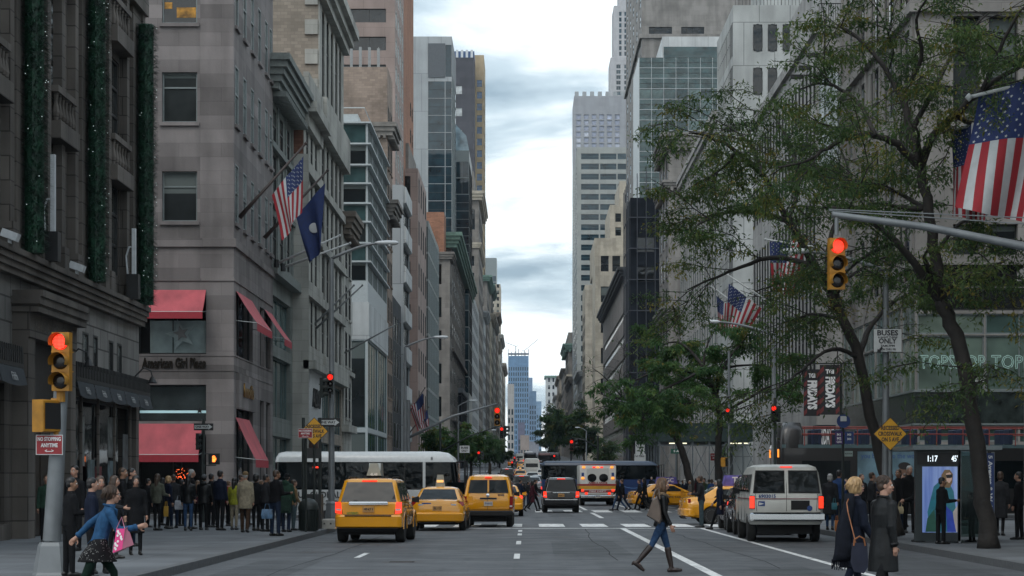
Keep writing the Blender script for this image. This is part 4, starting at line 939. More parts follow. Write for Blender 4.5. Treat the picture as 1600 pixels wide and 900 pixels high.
for i in range(n):
 a, c = i/n, (i+1)/n; w = lambda t: .12*math.sin(t*21)
 mb.quad((Xb+.1+1.2*a, 116.86+w(a), PZ(270, 117)), (Xb+.1+1.2*c, 116.86+w(c), PZ(270, 117)), (Xb+.1+1.2*c, 116.8+w(c), PZ(100, 117)-.6*abs(math.sin(c*5))), (Xb+.1+1.2*a, 116.8+w(a), PZ(100, 117)-.6*abs(math.sin(a*5))))
bn = mb.build('banner', M('white_cloth', (.45, .5, .52), .8, var=.15, scale=.8), smooth=True, recalc=False); tag(bn, 'long white cloth hung down the corner of the slit window block', 'banner')
for k, (x0, y0) in enumerate(((1263, 84), (1250, 104), (1237, 118))):
 t = thing('roof_floodlight', ['topmost', 'middle', 'lowest'][k]+' dark floodlight on an arm above the slit windows', 'floodlight', P(x0+44, y0-4, 117+k), group='floodlights over the slit windows')
 mb = MB(); mb.tube([P(x0+44, y0-4, 117+k), P(x0+20, y0, 117+k)], .03, 5); mb.build('arm', BLK, t)
 p = P(x0+8, y0+2, 117+k); mb = MB(); mb.box(p.x-.36, p.x+.36, p.y-.18, p.y+.18, p.z-.1, p.z+.1); mb.build('lamp_head', BLK, t)
b = Bld('round_window_tower', 'white concrete tower with round ended windows', 1, 178, 193, 41.7, 24, S_CONC)
b.front([(1.7+1.24*i, 2.45+1.24*i) for i in range(12)], [(PZ(148, 178)-3.66*k, PZ(106, 178)-3.66*k) for k in range(5, -2, -1)], .02, 'round', G_BLACK, FR_DARK)
b.street([(.6+1.0*i, 1.1+1.0*i) for i in range(14)], [(PZ(148, 178)-3.66*k-.3, PZ(106, 178)-3.66*k+.3) for k in range(5, -2, -1)], .3, 'fixed', G_BLACK, FR_DARK); h = b.done()
mb = MB()
for i in range(40): x = XR+.2+i*.3; mb.tube([(x, 178.2, 41.7), (x, 178.2, 43)], .02, 4)
mb.tube([(XR+.1, 178.2, 43), (XR+12, 178.2, 43)], .04, 5); mb.build('roof_railing', BLK, h)
mb = MB(); mb.box(XR+3, XR+22, 181, 192, 41.7, 50); mb.build('roof_plant_room', S_CONC, h)
b = Bld('ribbed_block', 'light stone block with closely ribbed front beside the round window tower', 1, 193.3, 239, 35.4, 20, S_LIME)
b.street(even(45.7, 16, .55), [(6, 17), (18, 27), (28, 33)], .5, 'tall3', G_DARK, FR_ALU); b.front([(1, 2)], [(6, 8)], .2); b.pil_street([45.7*i/16 for i in range(1, 16)], .4, .06, 5, 34.5); b.cornice(34.4, 1, .5, 2); b.done()
b = Bld('carved_corner_block', 'tan stone corner block with a carved cornice and garlanded top', 1, 259, 277, 44, 20, S_LT)
b.street(even(18, 3, .4, .8, .8), floors(6, 4, 9, 2.6), .5, 'sash', sill=True); b.front([], []); b.cornice(42.4, 1.8, 1.0, 4, dent=.8); b.cornice(37.5, .9, .8, 3, dent=.8); b.cornice(22, 1, .9, 3, dent=.8); b.done()
b = Bld('netted_building', 'building under repair wrapped in black scaffold netting', 1, 354, 370, 49, 12, M('black_netting', (.010, .012, .016), .9, var=.5, scale=.35, spec=.1))
b.street([], []); b.front([(1, 4), (5, 11)], floors(4, 5, 8, 2.5), .3, 'strip2', G_BLACK, BLK); h = b.done()
mb = MB()
for i in range(9): zz = 4+i*5.2; mb.box(XR-.35, XR+12, 353.5, 353.7, zz, zz+.14); mb.box(XR-.45, XR-.3, 353.5, 370, zz, zz+.14)
for i in range(9): x = XR-.4+i*1.5; mb.tube([(x, 353.6, 0), (x, 353.6, 52+(i % 3))], .07, 4)
for i in range(5): mb.tube([(XR-.4, 354+i*4, 0), (XR-.4, 354+i*4, 52)], .07, 4)
mb.build('scaffold_poles', M('scaffold_grey', (.04, .045, .055), .7), h)
b = Bld('blue_glass_block', 'broad blue glass grid block rising behind the netted building', 1, 380, 400, PZ(90, 380), 20, M_LEDGE, X=PX(998, 380))
b.front(even(20, 9, .97, .1, .1), [(PZ(90+16.3*(k+1), 380)+.08, PZ(90+16.3*k, 380)) for k in range(18, -1, -1)], .06, 'fixed', glass('grid_glass', (.016, .036, .038), (.085, .13, .125), .04, .9, .5), FR_DARK); b.street([], []); h = b.done()
roofbox(b, 'white_parapet', PX(1035, 380), PX(1200, 380), 380.1, 398, PZ(90, 380), PZ(57, 380), S_WHITE)
mb = MB(); mb.box(PX(1037, 380), PX(1200, 380), 380.02, 380.08, PZ(90, 380), PZ(73, 380)); mb.build('glass_attic', G_TEAL, h)
b = Bld('stone_tower', 'massive tan stone tower with one row of wide dark windows', 1, 420, 487, 118, 30, S_LT, X=PX(1003, 420))
b.front([(1.4, 6), (7.8, 12.4)], [(PZ(55, 420), PZ(42, 420)), (PZ(-10, 420), PZ(-25, 420))], .4, 'strip4', G_BLACK); b.street(even(67, 5, .3), floors(40, 4, 18, 2.4), .5, 'sash'); b.band(PZ(60, 420), .8, .5); b.done()
b = Bld('striped_block', 'grey block with pale horizontal stripes and a dark overhanging cornice', 1, 372, 482, 38.5, 14, stone('stone_striped', (.27, .25, .235), 3, 1.6, .05, .8, stain=.2))
b.street([(2, 108)], floors(5, 4.1, 7, 1.3), .2, 'strip20', G_DARK, FR_WHITE); b.front([], []); b.cornice(37.5, 1.6, 1.5, 3); b.done(cornmat=M_ROOF)
b = Bld('beige_stepped_building', 'beige brick building stepping up in tiers behind the striped block', 1, 537, 560, PZ(413, 537), 26, S_CREAM)
cu = lambda x: (x-930)*537/3300
b.front([(cu(945)-1, cu(945)+1), (cu(963)-1, cu(963)+1)], floors(22, 7.8, 5, 4, 1.5), .4, 'sash', G_DARK); b.street([], []); h = b.done()
for k, (x0, x1, yt, d) in enumerate(((927, 1010, 372, 545), (953, 1010, 320, 550), (968, 1010, 283, 555))):
 mb = MB(); zb = [PZ(413, 537)-.5, PZ(372, 545), PZ(320, 550)][k]; zt = PZ(yt, d); xa, xb = max(PX(x0, d), XR+.1), PX(x1, d)
 cols = [(1.4+3.4*i, 2.9+3.4*i) for i in range(int((xb-xa-2)/3.4))]
 wl = facade(mb, (xa, d, zb), (1, 0, 0), xb-xa, zt-zb, cols, [(1.2+3.6*i, 3.4+3.6*i) for i in range(int((zt-zb-1)/3.6))], .3, (0, -1, 0)); mb.box(xa, xb, d+.35, 585, zb, zt); mb.build('tier', S_CREAM, h)
 for (u_, z_, w_, h_, i_, j_) in wl: o = link('window', window_mesh(w_, h_, 'sash', G_DARK, FR_DARK)); o.location = (xa+u_, d+.3, zb+z_); adopt(o, h)
b = Bld('narrow_beige_block', 'narrow plain beige block left of the stepped building', 1, 630, 660, PZ(445, 630), 8, S_CREAM); b.front([], []); b.street(even(30, 4, .4), floors(8, 4, 11, 2.4), .4, 'sash'); b.done()
b = Bld('banded_tower', 'tower with long green glass bands between white floors', 1, 730, 797, PZ(230, 730), 22, stone('band_white', (.33, .345, .33), 4, 2, .03, .8, stain=.1))
b.front([(1.4, 7.5), (8, 13.6), (14, 21)], [(PZ(248+15.8*k, 730)-.2, PZ(239+15.8*k, 730)-.2) for k in range(29, -1, -1)], .3, 'pair', G_BLUE, FR_TEAL); b.street(even(67, 5, .5), floors(20, 3.5, 26, 2), .3, 'fixed', G_BLUE); b.done()
b = Bld('crenellated_tower', 'grey tower with bright vertical bays and a notched crown', 1, 820, 850, PZ(150, 820), 24, stone('grey_concrete', (.30, .31, .33), 4, 3, .05, .8, stain=.1), X=PX(897, 820))
b.front([(.8+3.0*i, 2.7+3.0*i) for i in range(6)], [(PZ(186+9*k, 820), PZ(180+9*k, 820)+.3) for k in range(20, -1, -1)], .5, 'fixed', glass('violet_glass', (.30, .33, .42), (.55, .58, .66), .1, .02), FR_WHITE); b.street([], []); h = b.done()
mb = MB()
for i in range(8): x = PX(897, 820)+.3+i*3.0; mb.box(x, x+1.5, 820.02, 824, PZ(150, 820), PZ(143, 820))
mb.build('notched_crown', S_GREYP, h)
xx = PX(954, 960)
b = Bld('slender_skyscraper', 'slender pale skyscraper with vertical window stripes stepping in towards the top', 1, 960, 985, PZ(90, 960), 30, stone('pale_limestone', (.42, .42, .43), 3, 2, .04, .85, stain=.1), X=xx)
b.front([(2.6, 4.6), (6.2, 10.2), (11.5, 15)], [(PZ(300-8.4*k, 960), PZ(300-8.4*k, 960)+1.75) for k in range(24)], .4, 'strip2', G_BLUE, FR_WHITE, z0=100); b.front([], [], z1=100); b.street([], []); h = b.done()
mb = MB(); xa = PX(959, 961); wl = facade(mb, (xa, 961, PZ(90, 960)), (1, 0, 0), 28, PZ(8, 960)-PZ(90, 960), [(2.4, 3.6), (4.8, 9), (10.5, 14)], [(1+2.6*i, 2.9+2.6*i) for i in range(8)], .4, (0, -1, 0)); mb.box(xa, xa+28, 961.5, 984, PZ(90, 960), PZ(8, 960)); mb.box(xa+2.5, xa+26, 962, 983, PZ(8, 960), PZ(-60, 960)); mb.build('upper_setback', b.mat, h)
for (u_, z_, w_, h_, i_, j_) in wl: o = link('window', window_mesh(w_, h_, 'fixed', G_BLUE, FR_WHITE)); o.location = (xa+u_, 961.4, PZ(90, 960)+z_); adopt(o, h)
b = Bld('copper_roofed_block', 'ornate stone block with a green copper cornice far down the right side', 1, 883, 950, PZ(545, 883), 16, S_BROWN)
b.front(even(16, 4, .45, .6, .6), floors(12+gz(883), 4.6, 9, 2.8), .6, 'sash'); b.street(even(67, 7, .4), floors(12+gz(883), 4.6, 9, 2.8), .6, 'sash'); b.cornice(PZ(545, 883)-.5, 2.6, 2.4, 4, dent=1.4); b.band(45, .8, .8); b.band(30, .8, .8); b.done(S_CREAM, M_COPPER)
FARR = [(665, 725, 36, S_GREYP), (800, 880, 40, S_BROWN), (955, 1020, 52, S_LT), (1025, 1100, 44, S_CREAM), (1105, 1200, 56, S_TAN), (1205, 1290, 50, S_LIME)]
LABR = ['low grey far block beyond the beige buildings', 'brown far block before the copper cornice', 'tan far block after the copper cornice', 'cream low far block on the right', 'tan far block near the end of the right row', 'pale far block ending the right row']
for i, (a, c, h, m) in enumerate(FARR):
 b = Bld('far_building', LABR[i], 1, a, c, h, 12, m, X=XR-(i % 3)*.3, group='far blocks on the right side')
 b.street(even(c-a, int((c-a)/7), .4), floors(6+gz(a), 4.2, max(1, int((h-10-gz(a))/4.2)), 2.5), .6, 'sash'); b.front(even(12, 3, .4), floors(6+gz(a), 4.2, max(1, int((h-10-gz(a))/4.2)), 2.5), .4, 'sash'); b.cornice(h-1.6, 1.8, 1.4, 3); b.done()
b = Bld('white_far_tower', 'white apartment tower with square windows far down on the right', 1, 1750, 1790, PZ(587, 1750), 16, S_WHITE, X=PX(853, 1750)); b.front(even(16, 4, .45, .8, .8), floors(40, 6, 8, 3.4), .3, 'fixed'); b.street([], []); b.band(PZ(590, 1750), 1.6, 1.2, b.corn); b.done(cornmat=M_COPPER)
# skyline at the far end of the avenue, distance haze tinted into the wall colours
SKY = [('construction_tower', 'hazy blue tower still under construction with cranes on top', 794, 826, 556, 2400, (.13, .23, .36)), ('skyline_tower', 'pale hazy blue slab behind the construction tower', 826, 832, 590, 2500, (.2, .28, .4)),
    ('skyline_tower', 'lower hazy blue slab right of the construction tower', 827, 838, 611, 2450, (.2, .3, .42)), ('skyline_tower', 'small hazy blue tower near the right end of the vista', 838, 846, 627, 2600, (.2, .3, .42)), ('skyline_tower', 'purplish squat tower in front of the construction tower', 809, 820, 660, 2000, (.12, .12, .17)),
    ('skyline_tower', 'pale low block closing the vista', 826, 842, 690, 1900, (.24, .25, .28)), ('skyline_tower', 'cream stepped tower beside the construction tower', 793, 803, 600, 1500, (.34, .33, .32)), ('skyline_tower', 'tan low block at the foot of the vista', 813, 827, 680, 1850, (.30, .25, .22))]
for nm, lab, x0, x1, yt, d, c in SKY:
 t = thing(nm, lab, 'skyscraper', ((PX(x0, d)+PX(x1, d))/2, d, 0), group=None if nm[0] == 'c' else 'towers closing the vista')
 mb = MB(); xa, xb, zt = PX(x0, d), PX(x1, d), PZ(yt, d); n = max(2, int((xb-xa)/2.4)); fl = max(4, int((zt-10)/6))
 wl = facade(mb, (xa, d, 0), (1, 0, 0), xb-xa, zt, even(xb-xa, n, .55), [(12+6*k, 16+6*k) for k in range(fl-2)], .5, (0, -1, 0)); mb.box(xa, xb, d+.6, d+26, 0, zt)
 mb.build('wall', stone('skyline_%d_%d' % (x0, d), c, 6, 3, .08, .8, stain=.1, bump=0), t, recalc=False)
 gmb = MB()
 for (u_, z_, w_, h_, i_, j_) in wl: gmb.quad((xa+u_-w_/2, d+.5, z_), (xa+u_+w_/2, d+.5, z_), (xa+u_+w_/2, d+.5, z_+h_), (xa+u_-w_/2, d+.5, z_+h_))
 o = gmb.build('windows_far', G_BLUE, t, recalc=False); o['kind'] = 'stuff'; o.name = 'glazing'
 if nm == 'construction_tower':
  mb = MB(); zt0 = zt
  for i in range(7): x = xa+(xb-xa)*i/6; mb.tube([(x, d, zt0), (x, d, zt0+5+(i % 3 == 0)*3)], .35, 4)
  mb.box(xa, xb, d, d+24, zt0+2.5, zt0+3.1); mb.build('bare_frame', M('steel_blue', (.06, .09, .14), .6), t)
  for (a, bb, cc) in (((806, 556), (806, 541), (790, 535)), ((819, 556), (819, 548), (841, 530))):
   mb = MB(); mb.tube([P(*a, d), P(*bb, d)], .45, 4); mb.tube([P(bb[0]+(-4 if cc[0] > bb[0] else 4), bb[1]-1, d), P(*bb, d), P(*cc, d)], .3, 4); mb.build('crane', M('crane_grey', (.2, .22, .25), .6), t)
# ------------------------------------------------------------------ vehicles (forward +y, origin on the ground under the rear bumper)
LOCAL = True
YEL = M('taxi_yellow', (.72, .315, .008), .2, var=.08, scale=1.2, coat=.7); ORA = YEL
C_BLACK = M('black_paint', (.008, .008, .01), .22, var=0, coat=.8); C_WHITE = M('white_paint', (.62, .62, .58), .4, var=.1, scale=1.5, coat=.2)
C_SILV = M('silver_paint', (.32, .33, .34), .3, .6, var=0, coat=.5); C_GREY = M('grey_paint', (.09, .095, .105), .28, .4, var=0, coat=.6); C_RED = M('red_paint', (.25, .02, .02), .3, var=0, coat=.6); C_BLUE = M('blue_paint', (.02, .05, .14), .3, var=0, coat=.6); C_MAR = M('maroon_paint', (.06, .014, .016), .25, var=0, coat=.8)
VG = glass('car_glass', (.003, .005, .006), (.016, .019, .02), .04, .12, 1.4, 0, .22); RUB = M('tyre_rubber', (.014, .014, .014), .8, var=.2); TRIM = M('black_trim', (.014, .014, .015), .6, var=.1, spec=.25); RIM = M('wheel_alloy', (.35, .36, .37), .3, .8, var=0); CHR = M('chrome', (.6, .62, .63), .12, 1, var=0); RIMD = M('dark_wheel', (.07, .07, .075), .4, .6, var=0)
TL = M('tail_lamp_red', (.22, .008, .008), .2, var=0, emit=.05); TLON = M('tail_lamp_lit', (.9, .03, .015), .2, var=0, emit=1.1, ecol=(1, .05, .02)); AMB = M('amber_lamp', (.9, .25, .03), .25, var=0, emit=1.3, ecol=(1, .3, .04)); HEADL = M('head_lamp', (.8, .82, .85), .1, var=0, emit=.6); LW = M('lamp_clear', (.5, .5, .5), .15, var=0)
PLATE = M('plate_pale', (.45, .42, .36), .5, var=.2, scale=12); PLATEO = M('plate_orange', (.42, .22, .06), .5, var=.3, scale=12)
INK = M('dark_ink', (.02, .02, .025), .6, var=0); INKB = M('blue_ink', (.02, .06, .22), .6, var=0); INKR = M('red_ink', (.4, .02, .02), .6, var=0); INKW = M('white_ink', (.7, .7, .7), .6, var=0)
def rrect(y0, y1, hw, r, z, n=4):
 pts = []
 for cx, cy, a0 in ((hw-r, y1-r, 0), (-hw+r, y1-r, 90), (-hw+r, y0+r, 180), (hw-r, y0+r, 270)):
  for i in range(n+1): a = R(a0+90*i/n); pts.append((cx+r*math.cos(a), cy+r*math.sin(a), z))
 return pts
def zloft(levels, m=0, mb=None):
 """levels: (z, y0, y1, half width, corner radius)"""
 mb = mb or MB(); mb.rings([rrect(y0, y1, hw, r, z) for z, y0, y1, hw, r in levels], m); return mb
def yloft(st):
 """stations: (y, z low, z top, half widths low, mid, top)"""
 rs = []
 for y, zl, zt, a, b, c in st:
  h = zt-zl; half = [(a*.85, zl), (a, zl+min(.1, h*.2)), (b, zl+h*.42), (b*.995, zl+h*.68), (c, zt-min(.07, h*.12)), (c-.09, zt)]
  rs.append([(x, y, z) for x, z in half]+[(0, y, zt+.02)]+[(-x, y, z) for x, z in reversed(half)])
 mb = MB(); mb.rings(rs); return mb
def carve(o, cyl):
 """cut the wheel arches out of a body"""
 bm = MB()
 for x0, x1, y, z, r in cyl: bm.lathe([(r, x0), (r, x1)], (0, y, z), 28, axis='x')
 c = bm.build('cutter', RUB); COL.objects.unlink(c); TMP.collection.objects.link(c); COL.objects.unlink(o); TMP.collection.objects.link(o)
 md = o.modifiers.new('cut', 'BOOLEAN'); md.object = c; md.operation = 'DIFFERENCE'; md.solver = 'EXACT'
 TMPVL.update(); me = bpy.data.meshes.new_from_object(o.evaluated_get(TMPVL.depsgraph)); o.modifiers.clear(); old = o.data; o.data = me; me.name = old.name
 TMP.collection.objects.unlink(o); COL.objects.link(o); bpy.data.objects.remove(c)
 mats = [m for m in old.materials]; me.materials.clear(); [me.materials.append(m) for m in mats]
 me.polygons.foreach_set('use_smooth', [True]*len(me.polygons)); me.set_sharp_from_angle(angle=R(35)); me.update()
def wheel(parent, x, y, r, w, s, rim=RIM, spokes=0):
 t = MB(); xo = x+s*w/2; xi = x-s*w/2
 t.lathe([(r*.60, xi), (r*.9, xi), (r, xi+s*.035), (r, xo-s*.035), (r*.92, xo), (r*.66, xo+s*.004)], (0, y, r), 24, axis='x'); o = t.build('wheel', RUB, parent, smooth=True, sharp=40)
 q = MB(); q.lathe([(0, xo-s*.01), (r*.16, xo-s*.005), (r*.2, xo-s*.03), (r*.5, xo-s*.035), (r*.62, xo-s*.01), (r*.68, xo+s*.006), (r*.68, xo-s*.06)], (0, y, r), 24, axis='x', cap=False); q.build('rim', rim, o, smooth=True, sharp=30)
 if spokes:
  q = MB()
  for i in range(spokes):
   a = 2*math.pi*(i+.5)/spokes; c, sn = math.cos(a), math.sin(a); p = lambda rr, da: (xo-s*.02, y+rr*math.cos(a+da), r+rr*math.sin(a+da))
   q.quad(p(r*.22, -.3), p(r*.22, .3), p(r*.6, .13), p(r*.6, -.13));
  q.build('spoke_gaps', TRIM, o, recalc=False)
 return o
def panel(name, pts, mat, parent, th=.006, out=None):
 """a small plate with thickness: a polygon pushed outward"""
 v = [Vector(p) for p in pts]; n = (v[1]-v[0]).cross(v[2]-v[0]).normalized()
 if out is not None and n.dot(Vector(out)) < 0: n = -n
 mb = MB(); mb.rings([[p for p in v], [p+n*th for p in v]]); return mb.build(name, mat, parent)
def box_part(name, x0, x1, y0, y1, z0, z1, mat, parent, bev=0):
 mb = MB()
 if bev: mb.rings([[(x0+b, y0+b, z) , (x1-b, y0+b, z), (x1-b, y1-b, z), (x0+b, y1-b, z)] for z, b in ((z0, bev), (z0+bev, 0), (z1-bev, 0), (z1, bev))])
 else: mb.box(x0, x1, y0, y1, z0, z1)
 return mb.build(name, mat, parent)
class Cabin:
 """glasshouse: a rounded box leaning inwards, windows set 6 mm proud of its faces"""
 def __init__(s, root, z0, z1, yr0, yr1, yf0, yf1, hw0, hw1, mat, crown=.05, r=.12, name='cabin'):
  s.__dict__.update(z0=z0, z1=z1, yr0=yr0, yr1=yr1, yf0=yf0, yf1=yf1, hw0=hw0, hw1=hw1, root=root)
  zc = z1+crown
  L = [(z0, yr0, yf0, hw0, r)]+[(z0+(z1-z0)*t, yr0+(yr1-yr0)*t, yf0+(yf1-yf0)*t, hw0+(hw1-hw0)*t, r) for t in (.5, .96)]+[(z1+.012, yr1+.03, yf1-.05, hw1-.035, r), (zc-.012, yr1+.14, yf1-.22, hw1-.16, r), (zc, yr1+.4, yf1-.5, hw1*.5, r)]
  zloft(L).build(name, mat, root, smooth=True, sharp=50)
 def at(s, t): return (s.z0+(s.z1-s.z0)*t, s.yr0+(s.yr1-s.yr0)*t, s.yf0+(s.yf1-s.yf0)*t, s.hw0+(s.hw1-s.hw0)*t)
 def side(s, wins, t0=.08, t1=.88, mat=None):
  """wins: (rear bottom, front bottom, rear top, front top) y values"""
  for sg in (-1, 1):
   for b0, b1, a0, a1 in wins:
    zb, _, _, hb = s.at(t0); zt, _, _, ht = s.at(t1)
    panel('side_window', [(sg*(hb+.001), b0, zb), (sg*(hb+.001), b1, zb), (sg*(ht+.001), a1, zt), (sg*(ht+.001), a0, zt)], mat or VG, s.root, .007, (sg, 0, 0))
 def rear(s, k0=.86, k1=.82, t0=.1, t1=.88, mat=None, name='rear_window', x0=-1, x1=1):
  zb, yb, _, hb = s.at(t0); zt, yt, _, ht = s.at(t1)
  return panel(name, [(x0*hb*k0, yb-.001, zb), (x1*hb*k0, yb-.001, zb), (x1*ht*k1, yt-.001, zt), (x0*ht*k1, yt-.001, zt)], mat or VG, s.root, .007, (0, -1, 0))
 def screen(s, k=.86, t0=.06, t1=.9):
  zb, _, yb, hb = s.at(t0); zt, _, yt, ht = s.at(t1)
  return panel('windscreen', [(-hb*k, yb+.001, zb), (hb*k, yb+.001, zb), (ht*k, yt+.001, zt), (-ht*k, yt+.001, zt)], VG, s.root, .007, (0, 1, 0))
def plate(root, y, z, mat=PLATE, txt=None, w=.31, h=.155, tm=None):
 p = box_part('number_plate', -w/2, w/2, y-.02, y, z-h/2, z+h/2, mat, root)
 if txt: text('plate_lettering', txt, tm or INKB, .085, face_mx((0, y-.0215, z), (0, -1, 0)), p, .001, bold=.003, width=w*.8)
 return p
def seams(root, lines, mat=None):
 mb = MB()
 for a, b_ in lines: mb.tube([a, b_], .006, 4)
 mb.build('door_seam', mat or TRIM, root)
def mirrors(root, x, y, z, mat):
 for s in (-1, 1):
  mb = MB(); mb.rings([[(s*(x+.02), y-.06, z-.04), (s*(x+.02), y+.05, z-.04), (s*(x+.02), y+.05, z+.06), (s*(x+.02), y-.06, z+.06)], [(s*(x+.22), y-.08, z-.07), (s*(x+.22), y+.04, z-.06), (s*(x+.22), y+.04, z+.1), (s*(x+.22), y-.08, z+.11)]]); mb.build('mirror', mat, root)
def wheels4(root, hw, ya, yb, r, w=.22, rim=RIM, spokes=0):
 for s in (-1, 1):
  for y in (ya, yb): wheel(root, s*(hw-w/2-.01), y, r, w, s, rim, spokes)
 mb = MB(); mb.box(-hw+.25, hw-.25, ya-.5, yb+.5, r*.6, r*1.5); mb.build('underbody', TRIM, root)
def bulb_pair(root, name, pts, mat):
 for s in (-1, 1): panel(name, [(s*x, y, z) for x, y, z in pts], mat, root, .02, (0, -1, 0))
def suv(label, body, name='suv_taxi', taxi=True, hgt=1.74):
 t = thing(name, label, 'taxi' if taxi else 'car')
 o = yloft([(.10, .52, 1.04, .80, .86, .80), (.16, .46, 1.09, .84, .90, .84), (.5, .42, 1.10, .87, .915, .87), (1.6, .36, 1.09, .88, .91, .875), (3.0, .36, 1.07, .88, .91, .865), (3.45, .38, 1.04, .87, .905, .84), (4.1, .42, .95, .83, .88, .78), (4.38, .5, .84, .74, .8, .7)]).build('body', body, t, smooth=True, sharp=45)
 carve(o, [(s*.55, s*1.1, y, .37, .42) for s in (-1, 1) for y in (.86, 3.48)])
 for s in (-1, 1):
  for y in (.86, 3.48):
   mb = MB(); n = 14; mb.rings([[(s*.90, y+rr*math.cos(math.pi*i/n), .37+rr*math.sin(math.pi*i/n)) for rr in (.41, .47)]+[(s*.925, y+rr*math.cos(math.pi*i/n), .37+rr*math.sin(math.pi*i/n)) for rr in (.47, .41)] for i in range(n+1)]); mb.build('wheel_arch', body, t)
 c = Cabin(t, 1.07, hgt-.06, .14, .40, 3.42, 2.45, .85, .69, body)
 c.rear(.88, .86, .04, .9); c.side([(.42, .95, .56, .98), (1.02, 1.85, 1.05, 1.83), (1.93, 3.0, 1.91, 2.45)]); c.screen()
 zloft([(.40, .06, .5, .86, .14), (.44, .0, .5, .90, .16), (.70, -.02, .5, .90, .16), (.75, .03, .5, .87, .14)]).build('bumper', body, t, smooth=True, sharp=40)
 box_part('bumper_step', -.62, .62, -.035, .2, .715, .745, TRIM, t)
 panel('lower_valance', [(-.8, .02, .40), (.8, .02, .40), (.75, .12, .3), (-.75, .12, .3)], TRIM, t, .02, (0, -1, 0))
 for s in (-1, 1):
  l = panel('tail_light', [(s*.71, .085, .78), (s*.885, .125, .80), (s*.885, .15, 1.09), (s*.74, .11, 1.09)], TLON if taxi else TL, t, .03, (0, -1, 0))
  panel('reversing_lamp', [(s*.73, .055, .86), (s*.86, .085, .87), (s*.86, .085, .91), (s*.73, .055, .91)], LW, l, .012, (0, -1, 0))
 box_part('tailgate_bar', -.52, .52, .06, .12, 1.00, 1.10, CHR if taxi else body, t, .02); seams(t, [((-.68, .085, .76), (.68, .085, .76)), ((-.70, .085, .77), (-.70, .13, 1.06)), ((.70, .085, .77), (.70, .13, 1.06))])
 seams(t, [((s*.915, y, .48), (s*.885, y, 1.08)) for s in (-1, 1) for y in (1.0, 1.9, 2.95)])
 for s in (-1, 1):
  for y in (1.05, 1.98): box_part('door_handle', min(s*.885, s*.925), max(s*.885, s*.925), y, y+.2, .93, .965, TRIM if not taxi else body, t)
 plate(t, .085, .90, PLATEO, '4N71', tm=INK); mirrors(t, .87, 2.85, 1.12, TRIM)
 box_part('roof_lamp', -.2, .2, .36, .42, hgt-.10, hgt-.065, TLON, t)
 for s in (-1, 1): mb = MB(); mb.tube([(s*.6, .6, hgt-.03), (s*.6, .65, hgt+.02), (s*.6, 2.3, hgt+.02), (s*.6, 2.35, hgt-.03)], .018, 6); mb.build('roof_rail', TRIM, t)
 wheels4(t, .91, .86, 3.48, .36, .24)
 if taxi:
  o = zloft([(hgt-.01, 1.35, 2.35, .30, .05), (hgt+.06, 1.4, 2.3, .28, .05)]).build('roof_sign', TRIM, t)
  mb = MB(); mb.prism([(1.42, hgt+.06), (2.28, hgt+.06), (2.1, hgt+.40), (1.6, hgt+.40)], -.16, .16, 'x'); mb.build('sign_panel', M('sign_pale', (.30, .34, .33), .4, var=.3, scale=3), o)
  mb = MB(); mb.prism([(-.2, hgt+.06), (.2, hgt+.06), (.1, hgt+.40), (-.1, hgt+.40)], 1.33, 1.42, 'y'); mb.build('sign_end', M('sign_grey', (.32, .34, .31), .5), o)
  text('medallion_number', '4L48', INKW, .1, face_mx((0, 1.325, hgt+.09), (0, -1, 0)), o, .001, bold=.004)
  text('green_lettering', 'HYBRID', M('green_ink', (.12, .22, .03), .6), .09, face_mx((-.42, .07, .79), (0, -1, 0)), t, .001, bold=.003)
  text('taxi_lettering', 'NYC TAXI', INK, .17, face_mx((.927, 2.4, .75), (1, 0, 0)), t, .001, bold=.004); text('taxi_lettering', 'NYC TAXI', INK, .17, face_mx((-.927, 2.4, .75), (-1, 0, 0)), t, .001, bold=.004)
 return t
